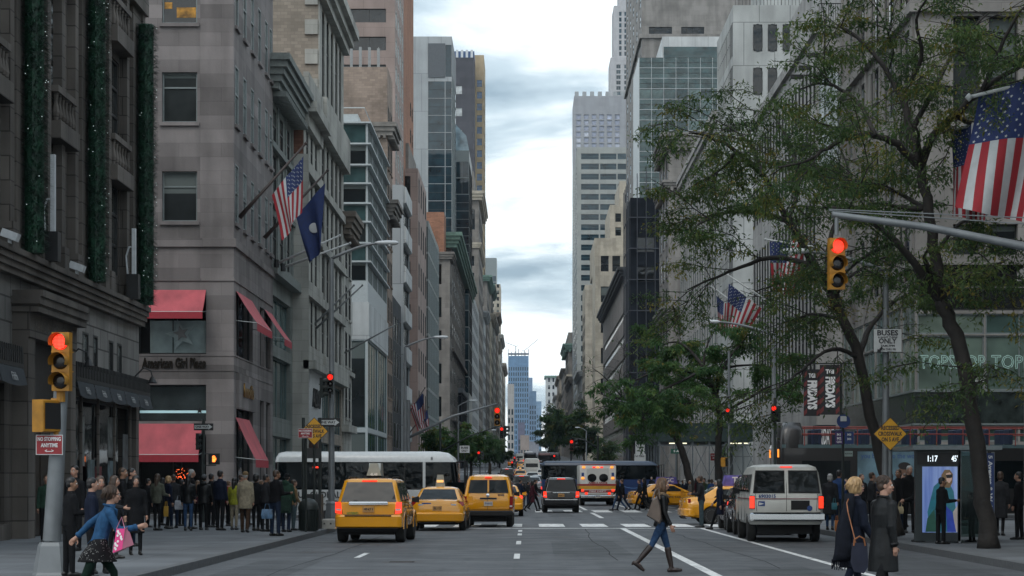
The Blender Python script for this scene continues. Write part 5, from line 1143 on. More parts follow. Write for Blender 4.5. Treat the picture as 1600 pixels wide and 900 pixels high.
def sedan(label, body, name='sedan_taxi', taxi=True, cat=None, lit=False):
 t = thing(name, label, cat or ('taxi' if taxi else 'car'))
 o = yloft([(.04, .40, .84, .66, .72, .62), (.10, .34, .99, .78, .86, .70), (.3, .28, 1.03, .85, .905, .76), (.8, .24, 1.03, .87, .915, .80), (1.5, .22, 1.0, .87, .91, .84), (3.0, .22, .98, .87, .91, .84), (3.5, .24, .96, .87, .905, .80), (4.3, .26, .84, .82, .89, .70), (4.72, .32, .72, .70, .78, .58), (4.82, .38, .6, .55, .66, .5)]).build('body', body, t, smooth=True, sharp=50)
 carve(o, [(s*.55, s*1.1, y, .33, .38) for s in (-1, 1) for y in (1.02, 3.80)])
 c = Cabin(t, .97, 1.40, .52, 1.25, 3.55, 2.6, .80, .60, body, crown=.06, r=.16)
 c.rear(.84, .84, .1, .92); c.side([(1.12, 1.95, 1.5, 1.93), (2.03, 3.15, 2.01, 2.55)], .1, .84); c.screen()
 zloft([(.28, .08, .5, .80, .2), (.34, .0, .5, .88, .22), (.56, -.03, .5, .895, .22), (.62, .04, .5, .86, .2)]).build('bumper', body, t, smooth=True, sharp=40)
 panel('diffuser', [(-.6, .03, .30), (.6, .03, .30), (.55, .12, .22), (-.55, .12, .22)], TRIM, t, .02, (0, -1, 0))
 for s in (-1, 1):
  l = panel('tail_light', [(s*.44, .07, .83), (s*.80, .10, .76), (s*.875, .22, .84), (s*.86, .22, .95), (s*.62, .1, .96), (s*.44, .075, .90)], TLON if lit else TL, t, .02, (0, -1, 0))
  panel('reversing_lamp', [(s*.46, .045, .85), (s*.62, .05, .84), (s*.62, .05, .89), (s*.46, .045, .89)], LW, l, .008, (0, -1, 0))
  panel('headlight', [(s*.5, 4.79, .62), (s*.76, 4.66, .62), (s*.78, 4.5, .74), (s*.56, 4.7, .72)], HEADL, t, .02, (0, 1, 0))
 plate(t, .055, .74, PLATEO if taxi else PLATE, '7L12', tm=INK); mirrors(t, .82, 2.95, 1.02, body)
 seams(t, [((s*.925, y, .34), (s*.86, y, .98)) for s in (-1, 1) for y in (1.2, 2.02, 3.15)]); seams(t, [((-.62, .1, .975), (.62, .1, .975)), ((-.43, .055, .64), (.43, .055, .64))])
 for s in (-1, 1):
  for y in (1.28, 2.12): box_part('door_handle', min(s*.875, s*.915), max(s*.875, s*.915), y, y+.2, .84, .87, body, t)
 wheels4(t, .91, 1.02, 3.80, .33, .22, RIM, 10)
 if taxi:
  mb = MB(); mb.prism([(-.16, 1.46), (.16, 1.46), (.10, 1.86), (-.10, 1.86)], 1.75, 1.95, 'y'); o = mb.build('roof_sign', M('sign_grey', (.32, .34, .31), .5), t)
  box_part('sign_lamp', -.11, .11, 1.735, 1.75, 1.60, 1.68, M('amber_soft', (.8, .4, .12), .4, var=0, emit=1.2), o)
  text('taxi_lettering', 'NYC TAXI', INK, .17, face_mx((.924, 2.5, .68), (1, 0, 0)), t, .001, bold=.004); text('taxi_lettering', 'NYC TAXI', INK, .17, face_mx((-.924, 2.5, .68), (-1, 0, 0)), t, .001, bold=.004)
 return t
def boxvan(name, label, cat, body, L, hw, H, belt, nose, parts, rwheel=.34, ya=.75, yb=None, zl=.42, lean=.14):
 """one-box van: body as a rounded loft with a short bonnet"""
 t = thing(name, label, cat); yb = yb or L-1.0
 lv = [(zl, .08, L-.1, hw-.05, .16), (zl+.08, .03, L, hw, .18), (belt*.8, .0, L-.02, hw+.01, .18), (belt, .0, L-nose*.35, hw, .18), (belt+.02, .005, L-nose, hw-.01, .18), (H-.22, lean*.7, L-nose-.55, hw-.10, .2), (H-.07, lean, L-nose-.75, hw-.17, .22), (H, lean+.2, L-nose-1.0, hw-.34, .25)]
 o = zloft(lv).build('body', body, t, smooth=True, sharp=45)
 carve(o, [(s*(hw-.32), s*(hw+.2), y, rwheel, rwheel+.06) for s in (-1, 1) for y in (ya, yb)])
 wheels4(t, hw+.005, ya, yb, rwheel, .23, RIMD); return t
def face_y(lv, z):
 for a, b_ in zip(lv, lv[1:]):
  if a[0] <= z <= b_[0]: return a[1]+(b_[1]-a[1])*(z-a[0])/(b_[0]-a[0])
 return 0
PUT = lambda o, x, d, yaw=0, z=None: place(o, (x, d, gz(d) if z is None else z), R(-yaw))
# --- the three yellow cabs nearest us
t = suv('yellow hybrid SUV taxi with a pale rooftop advert, nearest car on the left', YEL); PUT(t, PX(575, 56.2), 56.2, 2.6)
t = sedan('yellow saloon taxi with a tall grey roof sign, left of the boxy cab', YEL); PUT(t, -2.95, 69.5, 1)
box_part('blue_sticker', -.5, -.2, .055, .06, .87, .93, INKB, t)
L = 4.7; t = boxvan('van_taxi', 'boxy yellow van taxi with a black bumper and open passenger door', 'taxi', YEL, L, .865, 1.87, 1.12, .7, None, .32, .8, 3.75, .40, .12)
panel('rear_window', [(-.72, .005, 1.22), (.72, .005, 1.22), (.64, .10, 1.68), (-.64, .10, 1.68)], VG, t, .012, (0, -1, 0))
box_part('window_pillar', -.03, .03, -.02, .06, 1.2, 1.7, YEL, t); box_part('bumper', -.88, .88, -.1, .3, .38, .60, TRIM, t, .05); box_part('handle_bar', -.3, .3, -.035, .01, 1.0, 1.055, TRIM, t)
plate(t, -.005, .84, PLATE, 'T6312'); seams(t, [((-.03, -.012, .62), (-.03, .0, 1.2)), ((-.76, -.01, .64), (.76, -.01, .64))])
bulb_pair(t, 'tail_light', [(.745, -.004, .66), (.865, .05, .66), (.865, .05, 1.1), (.765, -.004, 1.1)], TL); bulb_pair(t, 'reflector', [(.755, -.024, .72), (.84, .02, .72), (.84, .02, .78), (.755, -.024, .78)], LW)
mb = MB(); mb.tube([(-.02, -.02, 1.22), (.2, -.03, 1.38)], .012, 5); mb.build('wiper', TRIM, t); box_part('roof_light', -.12, .12, .02, .1, 1.765, 1.80, TLON, t); mb = MB(); mb.tube([(-.02, 3, 1.86), (-.02, 3, 2.3)], .05, 8); mb.build('aerial_box', TRIM, t)
text('number_lettering', '3H32', INK, .1, face_mx((.45, -.012, 1.15), (0, -1, 0)), t, .001, bold=.004); mb = MB(); mb.lathe([(.0, -.03), (.06, -.025), (.06, .0)], (-.02, 0, 1.14), 14, axis='y'); mb.build('badge', CHR, t)
for s in (-1, 1):
 for a, c in ((.35, 1.3), (1.45, 2.5), (2.6, 3.3)): panel('side_window', [(s*.862, a, 1.2), (s*.862, c, 1.2), (s*.775, c-.06, 1.64), (s*.775, a+.06, 1.64)], VG, t, .012, (s, 0, 0))
mb = MB(); mb.box(-.03, .03, 0, .95, .5, 1.15, 0, Matrix.Translation((-.9, 2.5, 0)) @ Matrix.Rotation(R(55), 4, 'Z')); d_ = mb.build('open_door', YEL, t)
mb = MB(); mb.box(-.02, .02, .06, .85, 1.15, 1.6, 0, Matrix.Translation((-.9, 2.5, 0)) @ Matrix.Rotation(R(55), 4, 'Z')); mb.build('side_window', VG, d_)
mirrors(t, .85, 3.3, 1.15, TRIM); panel('windscreen', [(-.7, 3.93, 1.2), (.7, 3.93, 1.2), (.6, 3.42, 1.7), (-.6, 3.42, 1.7)], VG, t, .012, (0, 1, 0)); PUT(t, PX(763, 75), 75, .5)
# --- black estate car and ambulance
t = suv('black SUV with red brake lamps lit stopped before the ambulance', C_BLACK, 'black_suv', False, 1.82)
for k in t.children:
 if k.name.startswith('tail_light') or k.name.startswith('roof_lamp'): k.material_slots[0].link = 'OBJECT'; k.material_slots[0].material = TLON
box_part('chrome_strip', -.8, .8, -.04, .0, .66, .69, CHR, t); box_part('chrome_strip', -.42, .42, .045, .075, 1.02, 1.05, CHR, t); PUT(t, PX(877, 108), 108, -.6); t.scale = (1.03, 1.05, 1.0)
AMBW = M('ambulance_white', (.6, .6, .57), .45, var=.1, scale=1.2); AMBR = M('ambulance_red', (.30, .02, .018), .45, var=.1); AMBY = M('ambulance_gold', (.62, .33, .03), .5, var=.1)
def ambulance():
 t = thing('ambulance', 'white and red ambulance with amber and red lamps flashing at its rear', 'ambulance')
 zloft([(.62, .0, 3.9, 1.18, .05), (.70, -.02, 3.9, 1.2, .05), (2.55, -.02, 3.9, 1.2, .05), (2.63, .03, 3.86, 1.15, .06)]).build('body', AMBW, t, smooth=True, sharp=40)
 zloft([(.6, 3.9, 6.0, .95, .2), (1.2, 3.9, 6.0, .98, .2), (1.3, 3.9, 5.3, .96, .2), (2.05, 3.9, 4.75, .85, .2)]).build('cab', AMBW, t, smooth=True, sharp=40)
 for z0, z1, m, n in ((1.28, 1.40, AMBR, 'red_stripe'), (1.06, 1.27, AMBY, 'gold_stripe'), (.84, 1.0, AMBR, 'red_stripe')):
  box_part(n, -1.205, 1.205, -.03, 3.88, z0, z1, m, t)
 for s in (-1, 1):
  box_part('rear_door', min(s*.02, s*.72), max(s*.02, s*.72), -.05, .0, .72, 2.42, AMBW, t);
  for z0, z1, m in ((1.28, 1.40, AMBR), (1.06, 1.27, AMBY), (.84, 1.0, AMBR)): box_part('door_stripe', min(s*.02, s*.72), max(s*.02, s*.72), -.056, -.05, z0, z1, m, t)
  w = zloft([(1.52, -.075, -.04, .0, .0)]) if 0 else None
  mb = MB(); mb.rings([[(s*.38+px*kx, yy, 1.80+pz*kx) for px, pz in [(.27*math.cos(a)*(1 if abs(math.cos(a)) > .7 else .9)+(.03 if math.cos(a) > 0 else -.03), .27*math.sin(a)) for a in [2*math.pi*i/16+math.pi/16 for i in range(16)]]] for yy, kx in ((-.045, 1), (-.075, .97))]); mb.build('door_window', VG, t)
  for x, z, m, r in ((.98, 1.78, AMB, .1), (.92, 2.5, AMB, .0), (1.0, .98, TLON, .0), (.75, .78, TLON, 0)):
   box_part('warning_lamp', min(s*(x-.09), s*(x+.09)), max(s*(x-.09), s*(x+.09)), -.06, .0, z-.07, z+.07, m, t)
  box_part('siren_badge', min(s*.9, s*1.06), max(s*.9, s*1.06), -.04, .0, 1.92, 2.14, INKB, t)
 for x in (-.25, 0, .25): box_part('roof_lamp', x-.09, x+.09, -.06, 0, 2.44, 2.54, TLON if x else AMB, t)
 box_part('lamp_bar', -1.15, 1.15, .0, .25, 2.63, 2.68, AMBR, t); box_part('step_bumper', -1.1, 1.1, -.28, .02, .48, .66, CHR, t, .03); box_part('tread', -1.0, 1.0, -.25, .0, .665, .68, TRIM, t)
 text('word_lettering', 'AMBULANCE', AMBR, .17, face_mx((0, -.06, 1.46), (0, -1, 0)), t, .001, bold=.006, width=1.25); text('word_lettering', 'FIRE DEPT', INKW, .13, face_mx((0, -.06, .92), (0, -1, 0)), t, .001, bold=.004, width=1.1)
 plate(t, -.28, .57, PLATE, 'F114'); wheels4(t, 1.1, 1.2, 4.9, .38, .28, RIMD); return t
t = ambulance(); PUT(t, PX(934, 138), 138, -1, 0.02)
# --- white passenger van on the right and the dark cars before it
vl = 5.4; t = boxvan('white_van', 'white passenger van with chrome bumper and red lamps lit on the right', 'van', C_WHITE, vl, .985, 2.10, 1.25, 1.1, None, .36, 1.05, 4.4, .48, .16)
for s in (-1, 1):
 panel('rear_window', [(s*.08, .004, 1.36), (s*.86, .004, 1.36), (s*.80, .125, 1.90), (s*.08, .125, 1.90)], VG, t, .012, (0, -1, 0))
 mb = MB(); mb.rings([[(s*x+dx, yy, zz) for x, zz, yy0 in ((.05, 1.33, 0), (.90, 1.33, 0), (.83, 1.94, .13), (.05, 1.94, .13)) for yy in (yy0-.006,) for dx in (0,)], [(s*x, yy, zz) for x, zz, yy in ((.08, 1.36, -.008), (.86, 1.36, -.008), (.80, 1.90, .116), (.08, 1.90, .116))]], cap=False); mb.build('window_seal', TRIM, t)
 l = panel('tail_light', [(s*.86, -.006, .92), (s*.985, .03, .92), (s*.985, .03, 1.24), (s*.86, -.006, 1.24)], TLON, t, .02, (0, -1, 0)); panel('lamp_surround', [(s*.85, -.002, .90), (s*.988, .04, .90), (s*.988, .04, 1.26), (s*.85, -.002, 1.26)], TRIM, t, .008, (0, -1, 0))
 for a, c in ((.35, 1.6), (1.75, 2.9), (3.05, 3.9)): panel('side_window', [(s*.98, a, 1.36), (s*.98, c, 1.36), (s*.90, c-.05, 1.83), (s*.90, a+.03, 1.83)], VG, t, .014, (s, 0, 0))
 seams(t, [((s*.996, y, .55), (s*.985, y, 1.28)) for y in (1.68, 2.98, 4.0)])
box_part('bumper', -1.0, 1.0, -.16, .12, .58, .80, CHR, t, .04); box_part('bumper_tread', -.9, .9, -.15, .1, .802, .81, TRIM, t)
seams(t, [((0, -.003, .84), (0, .0, 1.3)), ((0, .0, 1.3), (0, .14, 1.95)), ((-.8, -.002, .84), (-.83, .0, 1.3)), ((.8, -.002, .84), (.83, .0, 1.3))])
box_part('side_stripe', -1.003, 1.003, .08, 4.4, 1.16, 1.185, M('stripe_red', (.18, .04, .05), .5), t); box_part('rear_stripe', -.84, .84, -.012, .0, 1.16, 1.185, M('stripe_red', (.18, .04, .05), .5), t)
box_part('plate_recess', .12, .62, -.006, .01, .88, 1.13, TRIM, t); box_part('brake_lamp', -.16, .16, .13, .18, 2.015, 2.05, TLON, t)
text('fleet_number', '6903015', INKB, .13, face_mx((-.52, -.012, 1.24), (0, -1, 0)), t, .001, bold=.004, width=.46)
p = box_part('blue_emblem', -.76, -.58, -.012, -.004, .98, 1.11, INKB, t); panel('emblem_wing', [(-.74, -.0125, 1.0), (-.6, -.0125, 1.04), (-.74, -.0125, 1.08)], INKW, p, .002, (0, -1, 0)); mb = MB(); mb.lathe([(.0, -.012), (.07, -.01), (.075, .0)], (.62, 0, .92), 16, axis='y'); mb.build('oval_badge', INKB, t)
mirrors(t, .95, 4.0, 1.35, TRIM); panel('windscreen', [(-.8, 4.35, 1.3), (.8, 4.35, 1.3), (.7, 3.72, 1.88), (-.7, 3.72, 1.88)], VG, t, .012, (0, 1, 0)); PUT(t, PX(1229, 56.8), 56.8, 1.6)
t = suv('black SUV with a tall tail, half hidden left of the white van', C_BLACK, 'dark_suv', False, 1.78); PUT(t, 7.25, 64.2, 1)
t = sedan('dark maroon saloon car hidden before the black SUV and white van', C_MAR, 'maroon_car', False, lit=True); PUT(t, 7.5, 69.6, 1)
t = sedan('yellow taxi turning across the avenue, seen from its side', YEL, 'turning_taxi'); PUT(t, PX(1064, 80.5), 80.5, 84); SIDE = t
ad = MB(); ad.prism([(1.6, 1.46), (2.9, 1.46), (2.8, 1.86), (1.7, 1.86)], -.16, .16, 'x'); ad.build('advert_panel', M('advert_blue', (.12, .10, .35), .4, var=.8, scale=2.5), t)
text('advert_lettering', 'TGC', INKW, .34, face_mx((.163, 2.3, 1.66), (1, 0, 0)), t, .001, bold=.01); text('advert_lettering', 'TGC', INKW, .34, face_mx((-.163, 2.3, 1.66), (-1, 0, 0)), t, .001, bold=.01)
t2 = dup(SIDE); place(t2, (PX(983, 124), 124, 0), R(-80), 1, 'yellow taxi crossing behind the walkers beside the blue bus')
# --- buses
def bus(name, label, L, W, H, lower, upper, band, belt, top, nwin, front=True):
 t = thing(name, label, 'bus'); h = W/2
 zloft([(.35, .05, L-.05, h-.03, .2), (.45, 0, L, h, .25), (belt, 0, L, h, .25)]).build('lower_body', lower, t, smooth=True, sharp=40)
 zloft([(belt+.001, .02, L-.02, h-.02, .25), (top, .04, L-.15, h-.03, .25)]).build('window_band', band, t, smooth=True, sharp=40)
 zloft([(top+.001, .0, L-.1, h, .25), (H-.25, .03, L-.22, h-.02, .25), (H-.06, .15, L-.5, h-.14, .25), (H, .4, L-.9, h-.4, .3)]).build('roof', upper, t, smooth=True, sharp=50)
 for s in (-1, 1):
  for i in range(nwin):
   a = .5+(L-1.6)*i/nwin; b_ = .5+(L-1.6)*(i+1)/nwin
   mb = MB(); mb.box(min(s*(h-.03), s*(h-.008)), max(s*(h-.03), s*(h-.008)), a+.03, b_-.03, belt+.08, top-.05); mb.build('window', VG, t)
 mb = MB(); mb.box(-h*.86, h*.86, L-.06, L-.01, belt*.9, top-.02); mb.build('windscreen', VG, t); mb = MB(); mb.box(-h*.8, h*.8, -.005, .06, belt+.15, top-.05); mb.build('rear_window', VG, t)
 wheels4(t, h, 2.4, L-2.3, .48, .3, RIMD)
 for s in (-1, 1): box_part('tail_light', min(s*(h-.3), s*(h-.1)), max(s*(h-.3), s*(h-.1)), -.02, .05, .7, 1.0, TLON, t); mb = MB(); mb.tube([(s*(h-.1), L-.1, top), (s*(h+.15), L+.3, top+.05), (s*(h+.15), L+.3, top-.6)], .03, 5); mb.box(s*(h+.15)-.12, s*(h+.15)+.12, L+.26, L+.34, top-.95, top-.55); mb.build('mirror', TRIM, t)
 return t
BW = M('bus_white', (.5, .52, .52), .3, var=.06, coat=.3)
t = bus('white_coach', 'white coach with dark windows crossing behind the yellow taxis', 8.2, 2.4, 2.86, BW, BW, VG, 1.28, 2.42, 5)
t.scale = (1, .925, 1); place(t, (PX(429, 87), 88.2, 0), R(-90), (1, .925, 1))
mb = MB(); mb.box(1.175, 1.215, 6.6, 6.72, 1.28, 2.44); mb.build('door_pillar', BW, t)
text('side_lettering', 'US GLOBAL', INK, .36, face_mx((1.215, 2.0, 1.06), (1, 0, 0)), t, .004, bold=.008, width=1.9); text('phone_lettering', '718-312', INK, .3, face_mx((1.215, 2.2, .72), (1, 0, 0)), t, .004, bold=.006, width=1.3); box_part('marker_lamp', 1.17, 1.2, 1.7, 2.0, 2.17, 2.24, TLON, t)
text('fleet_number', '8', INK, .2, face_mx((1.195, 7.0, 2.56), (1, 0, 0)), t, .004)
BB = M('bus_blue', (.012, .035, .12), .3, var=.1, coat=.4); BBD = M('bus_navy', (.01, .02, .045), .3, var=.1, coat=.4)
t = bus('blue_coach', 'long dark blue coach crossing the avenue behind the ambulance', 9.2, 2.5, 3.0, BB, M('bus_roof', (.03, .05, .085), .3), VG, 1.55, 2.65, 6); place(t, (PX(846, 164), 165.5, gz(165)), R(-90))
mb = MB()
for i in range(20): a, c = i/20, (i+1)/20; mb.quad((1.255, 4+4*a, 1.1+.25*math.sin(a*6)), (1.255, 4+4*c, 1.1+.25*math.sin(c*6)), (1.255, 4+4*c, 1.15+.25*math.sin(c*6)), (1.255, 4+4*a, 1.15+.25*math.sin(a*6)))
mb.build('side_swoosh', M('swoosh_blue', (.1, .2, .4), .4), t, recalc=False)
# open top sightseeing bus on the side street
def tourbus():
 t = thing('tour_bus', 'black open top sightseeing bus with a red star on its rear, behind the white van', 'bus'); L, h = 11.0, 1.25; AD = M('advert_sky', (.10, .17, .21), .5, var=.5, scale=1.1)
 zloft([(.35, .05, L-.05, h-.03, .2), (.45, 0, L, h, .25), (3.15, .0, L, h, .25)]).build('lower_deck', M('bus_black', (.012, .011, .011), .4, coat=.4), t, smooth=True, sharp=40)
 zloft([(3.15, .03, L, h, .2), (3.3, .03, L, h, .2)]).build('upper_deck', M('deck_grey', (.06, .10, .11), .5), t)
 zloft([(3.15, -.02, 1.0, h+.01, .3), (3.9, .0, 1.0, h, .3), (4.25, .2, .95, h-.3, .3)]).build('rear_canopy', M('bus_black', (.012, .011, .011)), t, smooth=True, sharp=50)
 for z in (3.75, 4.05):
  mb = MB(); mb.tube([(h, .9, z), (h, L-.1, z)], .03, 6); mb.tube([(-h, .9, z), (-h, L-.1, z)], .03, 6); mb.build('guard_rail', M('rail_red', (.2, .03, .022), .5), t)
 for i in range(9):
  for s in (-.65, .65): box_part('seat', s-.4, s+.4, 1.6+i, 1.75+i, 3.3, 3.98, M('seat_blue', (.008, .018, .045), .6), t, .04)
 for i in range(10): mb = MB(); mb.tube([(h, 1+i*1.1, 3.25), (h, 1+i*1.1, 4.05)], .022, 5); mb.build('rail_post', M('rail_red', (.45, .05, .03)), t)
 box_part('rear_panel', -1.1, 1.1, -.03, 0, .9, 2.3, AD, t); box_part('rear_window', -.55, -.25, -.035, 0, 3.45, 3.62, INKW, t); box_part('rear_window', .25, .55, -.035, 0, 3.45, 3.62, INKW, t)
 mb = MB(); star(mb, (0, 2.75), .68, -.06, -.02); mb.build('star_emblem', M('star_red', (.28, .02, .025), .5), t); box_part('ribbon', -.25, .25, -.06, -.02, 1.5, 2.3, M('star_red', (.28, .02, .025)), t); text('emblem_lettering', 'NY', INKW, .35, face_mx((0, -.065, 2.7), (0, -1, 0)), t, .002)
 mb = MB(); mb.lathe([(0, .16), (.1, .13), (.16, 0), (.1, -.13), (0, -.16)], (0, -.06, 3.15), 10); mb.build('figure_head', INKW, t)
 for s in (-1, 1): box_part('marker_lamp', min(s*.85, s*.98), max(s*.85, s*.98), -.04, 0, 2.75, 3.1, AMB, t); box_part('tail_light', min(s*.9, s*1.1), max(s*.9, s*1.1), -.04, 0, 1.1, 1.4, TLON, t)
 p = box_part('advert_panel', h, h+.02, 3.2, 6.1, 1.3, 3.0, AD, t); q = box_part('advert_panel', h, h+.02, 6.2, 8.0, 1.3, 3.0, AD, t); box_part('side_window', h, h+.015, .9, 2.9, 1.4, 2.6, VG, t); box_part('side_window', h, h+.015, 8.1, 10.3, 1.4, 2.6, VG, t)
 mb = MB(); mb.prism([(6.3, 1.5), (7.9, 1.5), (7.3, 2.2), (6.9, 2.5), (6.6, 2.1)], h+.02, h+.025, 'x'); mb.build('mountain_picture', M('mountain', (.22, .13, .11), .6, var=.4, scale=3), q)
 def oval(cy, cz, ry, rz_, x0, m, n): mb = MB(); mb.lathe([(1, 0), (1, .004)], (0, 0, 0), 18, axis='x'); mb.v = [(x0+v[0], cy+v[1]*ry, cz+v[2]*rz_) for v in mb.v]; mb.build(n, m, p)
 oval(5.15, 1.5, .55, .35, h+.02, M('picture_jacket', (.05, .10, .14), .6), 'portrait_jacket'); oval(5.15, 2.1, .24, .36, h+.025, M('picture_skin', (.16, .09, .06), .6), 'portrait_face'); oval(5.15, 2.38, .26, .16, h+.03, M('picture_hair', (.015, .012, .012), .6), 'portrait_hair'); oval(5.15, 1.9, .2, .12, h+.03, M('picture_hair', (.015, .012, .012), .6), 'portrait_beard')
 text('advert_lettering', 'you belong to the world', INKB, .3, face_mx((h+.025, 4.6, 2.8), (1, 0, 0)), p, .001, width=2.5)
 wheels4(t, h, 2.4, 8.3, .48, .3, RIMD); return t
t = tourbus(); place(t, (PX(1222, 85), 87.6, 0), R(-86)); t.scale = (1, 1, .95)
# --- traffic further down the avenue: copies of a few kinds, each set in its lane
base = {'taxi': sedan('yellow taxi in the far traffic', YEL, 'distant_taxi', lit=True), 'car': sedan('grey car', C_SILV, 'distant_car', False, lit=True), 'suv': suv('dark SUV', C_GREY, 'distant_suv', False)}
L = 4.7; bv = boxvan('delivery_van', 'white van', 'van', C_WHITE, 6.2, 1.05, 2.7, 1.4, 1.2, None, .38, 1.1, 5.0, .5, .06)
bulb_pair(bv, 'tail_light', [(.8, -.01, .8), (1.0, .0, .8), (1.0, .0, 1.2), (.8, -.01, 1.2)], TLON); panel('rear_window', [(-.8, .0, 1.6), (.8, .0, 1.6), (.75, .05, 2.2), (-.75, .05, 2.2)], VG, bv, .012, (0, -1, 0)); base['van'] = bv
first = dict.fromkeys(base, True)
FAR = [('taxi', 787, 97, 0, None, 'yellow taxi hidden behind the boxy van taxi, its side just showing'), ('suv', 815, 178, 0, C_BLACK, 'dark SUV waiting beyond the boxy van taxi'), ('car', 833, 190, 0, C_SILV, 'silver car queuing at the far crossing behind the walkers'), ('taxi', 826, 205, 70, None, 'yellow taxi slewed across the lanes in the far traffic'),
    ('car', 841, 200, 0, C_SILV, 'pale car with red brake lamps right of the slewed taxi'), ('taxi', 813, 250, 0, None, 'lone yellow taxi above the roof of the boxy cab'), ('van', 831, 270, 0, C_WHITE, 'white van in the middle of the far traffic'), ('car', 832, 228, 0, C_WHITE, 'white car in front of the far white van'),
    ('car', 848, 260, 0, C_WHITE, 'white car beside the far white van on its right'), ('taxi', 815, 300, 0, None, 'yellow taxi behind the lone far taxi'), ('taxi', 823, 315, 0, None, 'yellow taxi in the centre of the far queue'), ('suv', 841, 320, 0, C_BLUE, 'blue SUV in the far queue'), ('car', 850, 330, 0, C_RED, 'red car in the far queue'),
    ('taxi', 822, 365, 0, None, 'yellow taxi ahead of the centre far taxi'), ('car', 831, 370, 0, C_WHITE, 'white car ahead in the far queue'), ('suv', 842, 390, 0, C_BLACK, 'black SUV ahead in the far queue'), ('taxi', 814, 410, 0, None, 'small yellow taxi left in the far queue'), ('car', 806, 430, 0, C_GREY, 'grey car at the left kerb of the far queue'),
    ('taxi', 800, 455, 0, None, 'tiny yellow taxi near the left far trees'), ('car', 826, 470, 0, C_SILV, 'silver car near the crest'), ('suv', 836, 500, 0, C_BLACK, 'black SUV near the crest'), ('taxi', 822, 540, 0, None, 'yellow taxi near the crest of the avenue'), ('van', 812, 520, 0, C_WHITE, 'white van near the crest left of the taxis'), ('car', 843, 560, 0, C_RED, 'red car near the crest'),
    ('taxi', 831, 620, 0, None, 'last yellow taxi on the crest'), ('suv', 815, 640, 0, C_GREY, 'last grey SUV on the crest'), ('car', 798, 300, 0, C_GREY, 'grey car parked at the left kerb under the far trees'), ('suv', 792, 240, 0, C_BLACK, 'black SUV parked at the left kerb under the far trees'), ('car', 781, 196, 0, C_GREY, 'dark car parked left beside the far crossing')]
GRP = {'taxi': 'yellow taxis in the far traffic', 'car': 'cars in the far traffic', 'suv': 'SUVs in the far traffic', 'van': 'white vans in the far traffic'}
for k, x, d, yaw, col, lab in FAR:
 o = base[k] if first[k] else dup(base[k]); first[k] = False
 place(o, (PX(x, d), d, gz(d)), R(-yaw), 1, lab, GRP[k])
 o.rotation_euler[0] = math.atan((gz(d+5)-gz(d))/5)
 if col: reskin(o, {n: col for n in ('body', 'bumper', 'cabin', 'mirror', 'wheel_arch', 'door_handle', 'tailgate_bar')})
for x, d, m, lab in ((851, 420, M('bus_red_grey', (.14, .07, .07), .4), 'maroon and grey bus on the right of the far traffic'), (866, 440, M('bus_dark_grey', (.05, .055, .06), .4), 'dark grey bus beside the far maroon bus'), (826, 610, BW, 'white bus on the crest'), (829, 480, BBD, 'dark bus in the middle near the crest'), (848, 700, BW, 'pale bus at the very end of the right lane')):
 t = bus('city_bus', lab, 11, 2.5, 3.1, m, BW if d > 600 else m, VG, 1.4, 2.6, 5); place(t, (PX(x, d), d, gz(d)), 0); t.rotation_euler[0] = .015; t['group'] = 'buses in the far traffic'
# ------------------------------------------------------------------ people (facing +y, feet on the ground)
SKIN = M('skin', (.36, .20, .14), .5, var=.08, scale=20); SKIN2 = M('skin_tan', (.22, .115, .07), .5, var=.08, scale=20)
def cloth(n, c, r=.85, var=.25, sc=14): return M('cloth_'+n, c, r, var=var, scale=sc, bump=.9, bscale=7, spec=.12)
BLK_C = cloth('black', (.009, .0095, .011)); NAVY = cloth('navy', (.010, .014, .028)); CHAR = cloth('charcoal', (.022, .023, .026)); JEAN = cloth('jeans', (.026, .055, .115)); DJEAN = cloth('dark_jeans', (.014, .022, .042)); BEIGE = cloth('beige', (.23, .20, .145)); OLIVE = cloth('olive', (.05, .055, .03)); SAGE = cloth('sage', (.085, .09, .07)); LIME = cloth('lime', (.22, .23, .025)); GREEN = cloth('green', (.02, .045, .032)); MAROON = cloth('maroon', (.05, .012, .018)); GREYC = cloth('grey', (.09, .095, .10)); BROWN = cloth('brown', (.05, .03, .02)); DENIM = cloth('denim', (.022, .07, .15)); WHITEC = cloth('white', (.45, .45, .44)); PURP = cloth('plum', (.014, .009, .02)); TANC = cloth('tan', (.16, .11, .06)); LEATH = M('leather_black', (.007, .008, .009), .42, spec=.22, var=.3, scale=9, bump=.6, bscale=7); TIGHTS = cloth('tights', (.006, .016, .012)); REDC = cloth('red', (.22, .02, .025)); BLUEC = cloth('blue', (.02, .045, .12)); GJEAN = cloth('grey_jeans', (.05, .075, .085))
SHOEB = M('shoe_black', (.008, .008, .008), .4, var=.2); BOOT = M('boot_brown', (.022, .013, .011), .35, var=.3, scale=10, bump=.4, bscale=12); SHOEW = M('shoe_pale', (.35, .35, .34), .6)
H_BLK = M('hair_black', (.008, .007, .007), .45, var=.4, scale=18, streak=True); H_BRN = M('hair_brown', (.045, .026, .016), .45, var=.5, scale=22, streak=True); H_LBR = M('hair_light_brown', (.13, .075, .042), .45, var=.55, scale=22, streak=True); H_BLO = M('hair_blond', (.42, .27, .13), .45, var=.4, scale=22, streak=True); H_GRY = M('hair_grey', (.30, .30, .29), .5, var=.4, scale=20); FUR = M('fur_beige', (.17, .12, .075), .9, var=.5, scale=24, bump=1, bscale=60)
EYEW = M('eye_white', (.6, .58, .55), .2, var=0); IRIS = M('eye_dark', (.01, .008, .008), .1, var=0); LIPS = M('lips', (.30, .08, .07), .4, var=0)
V = Vector
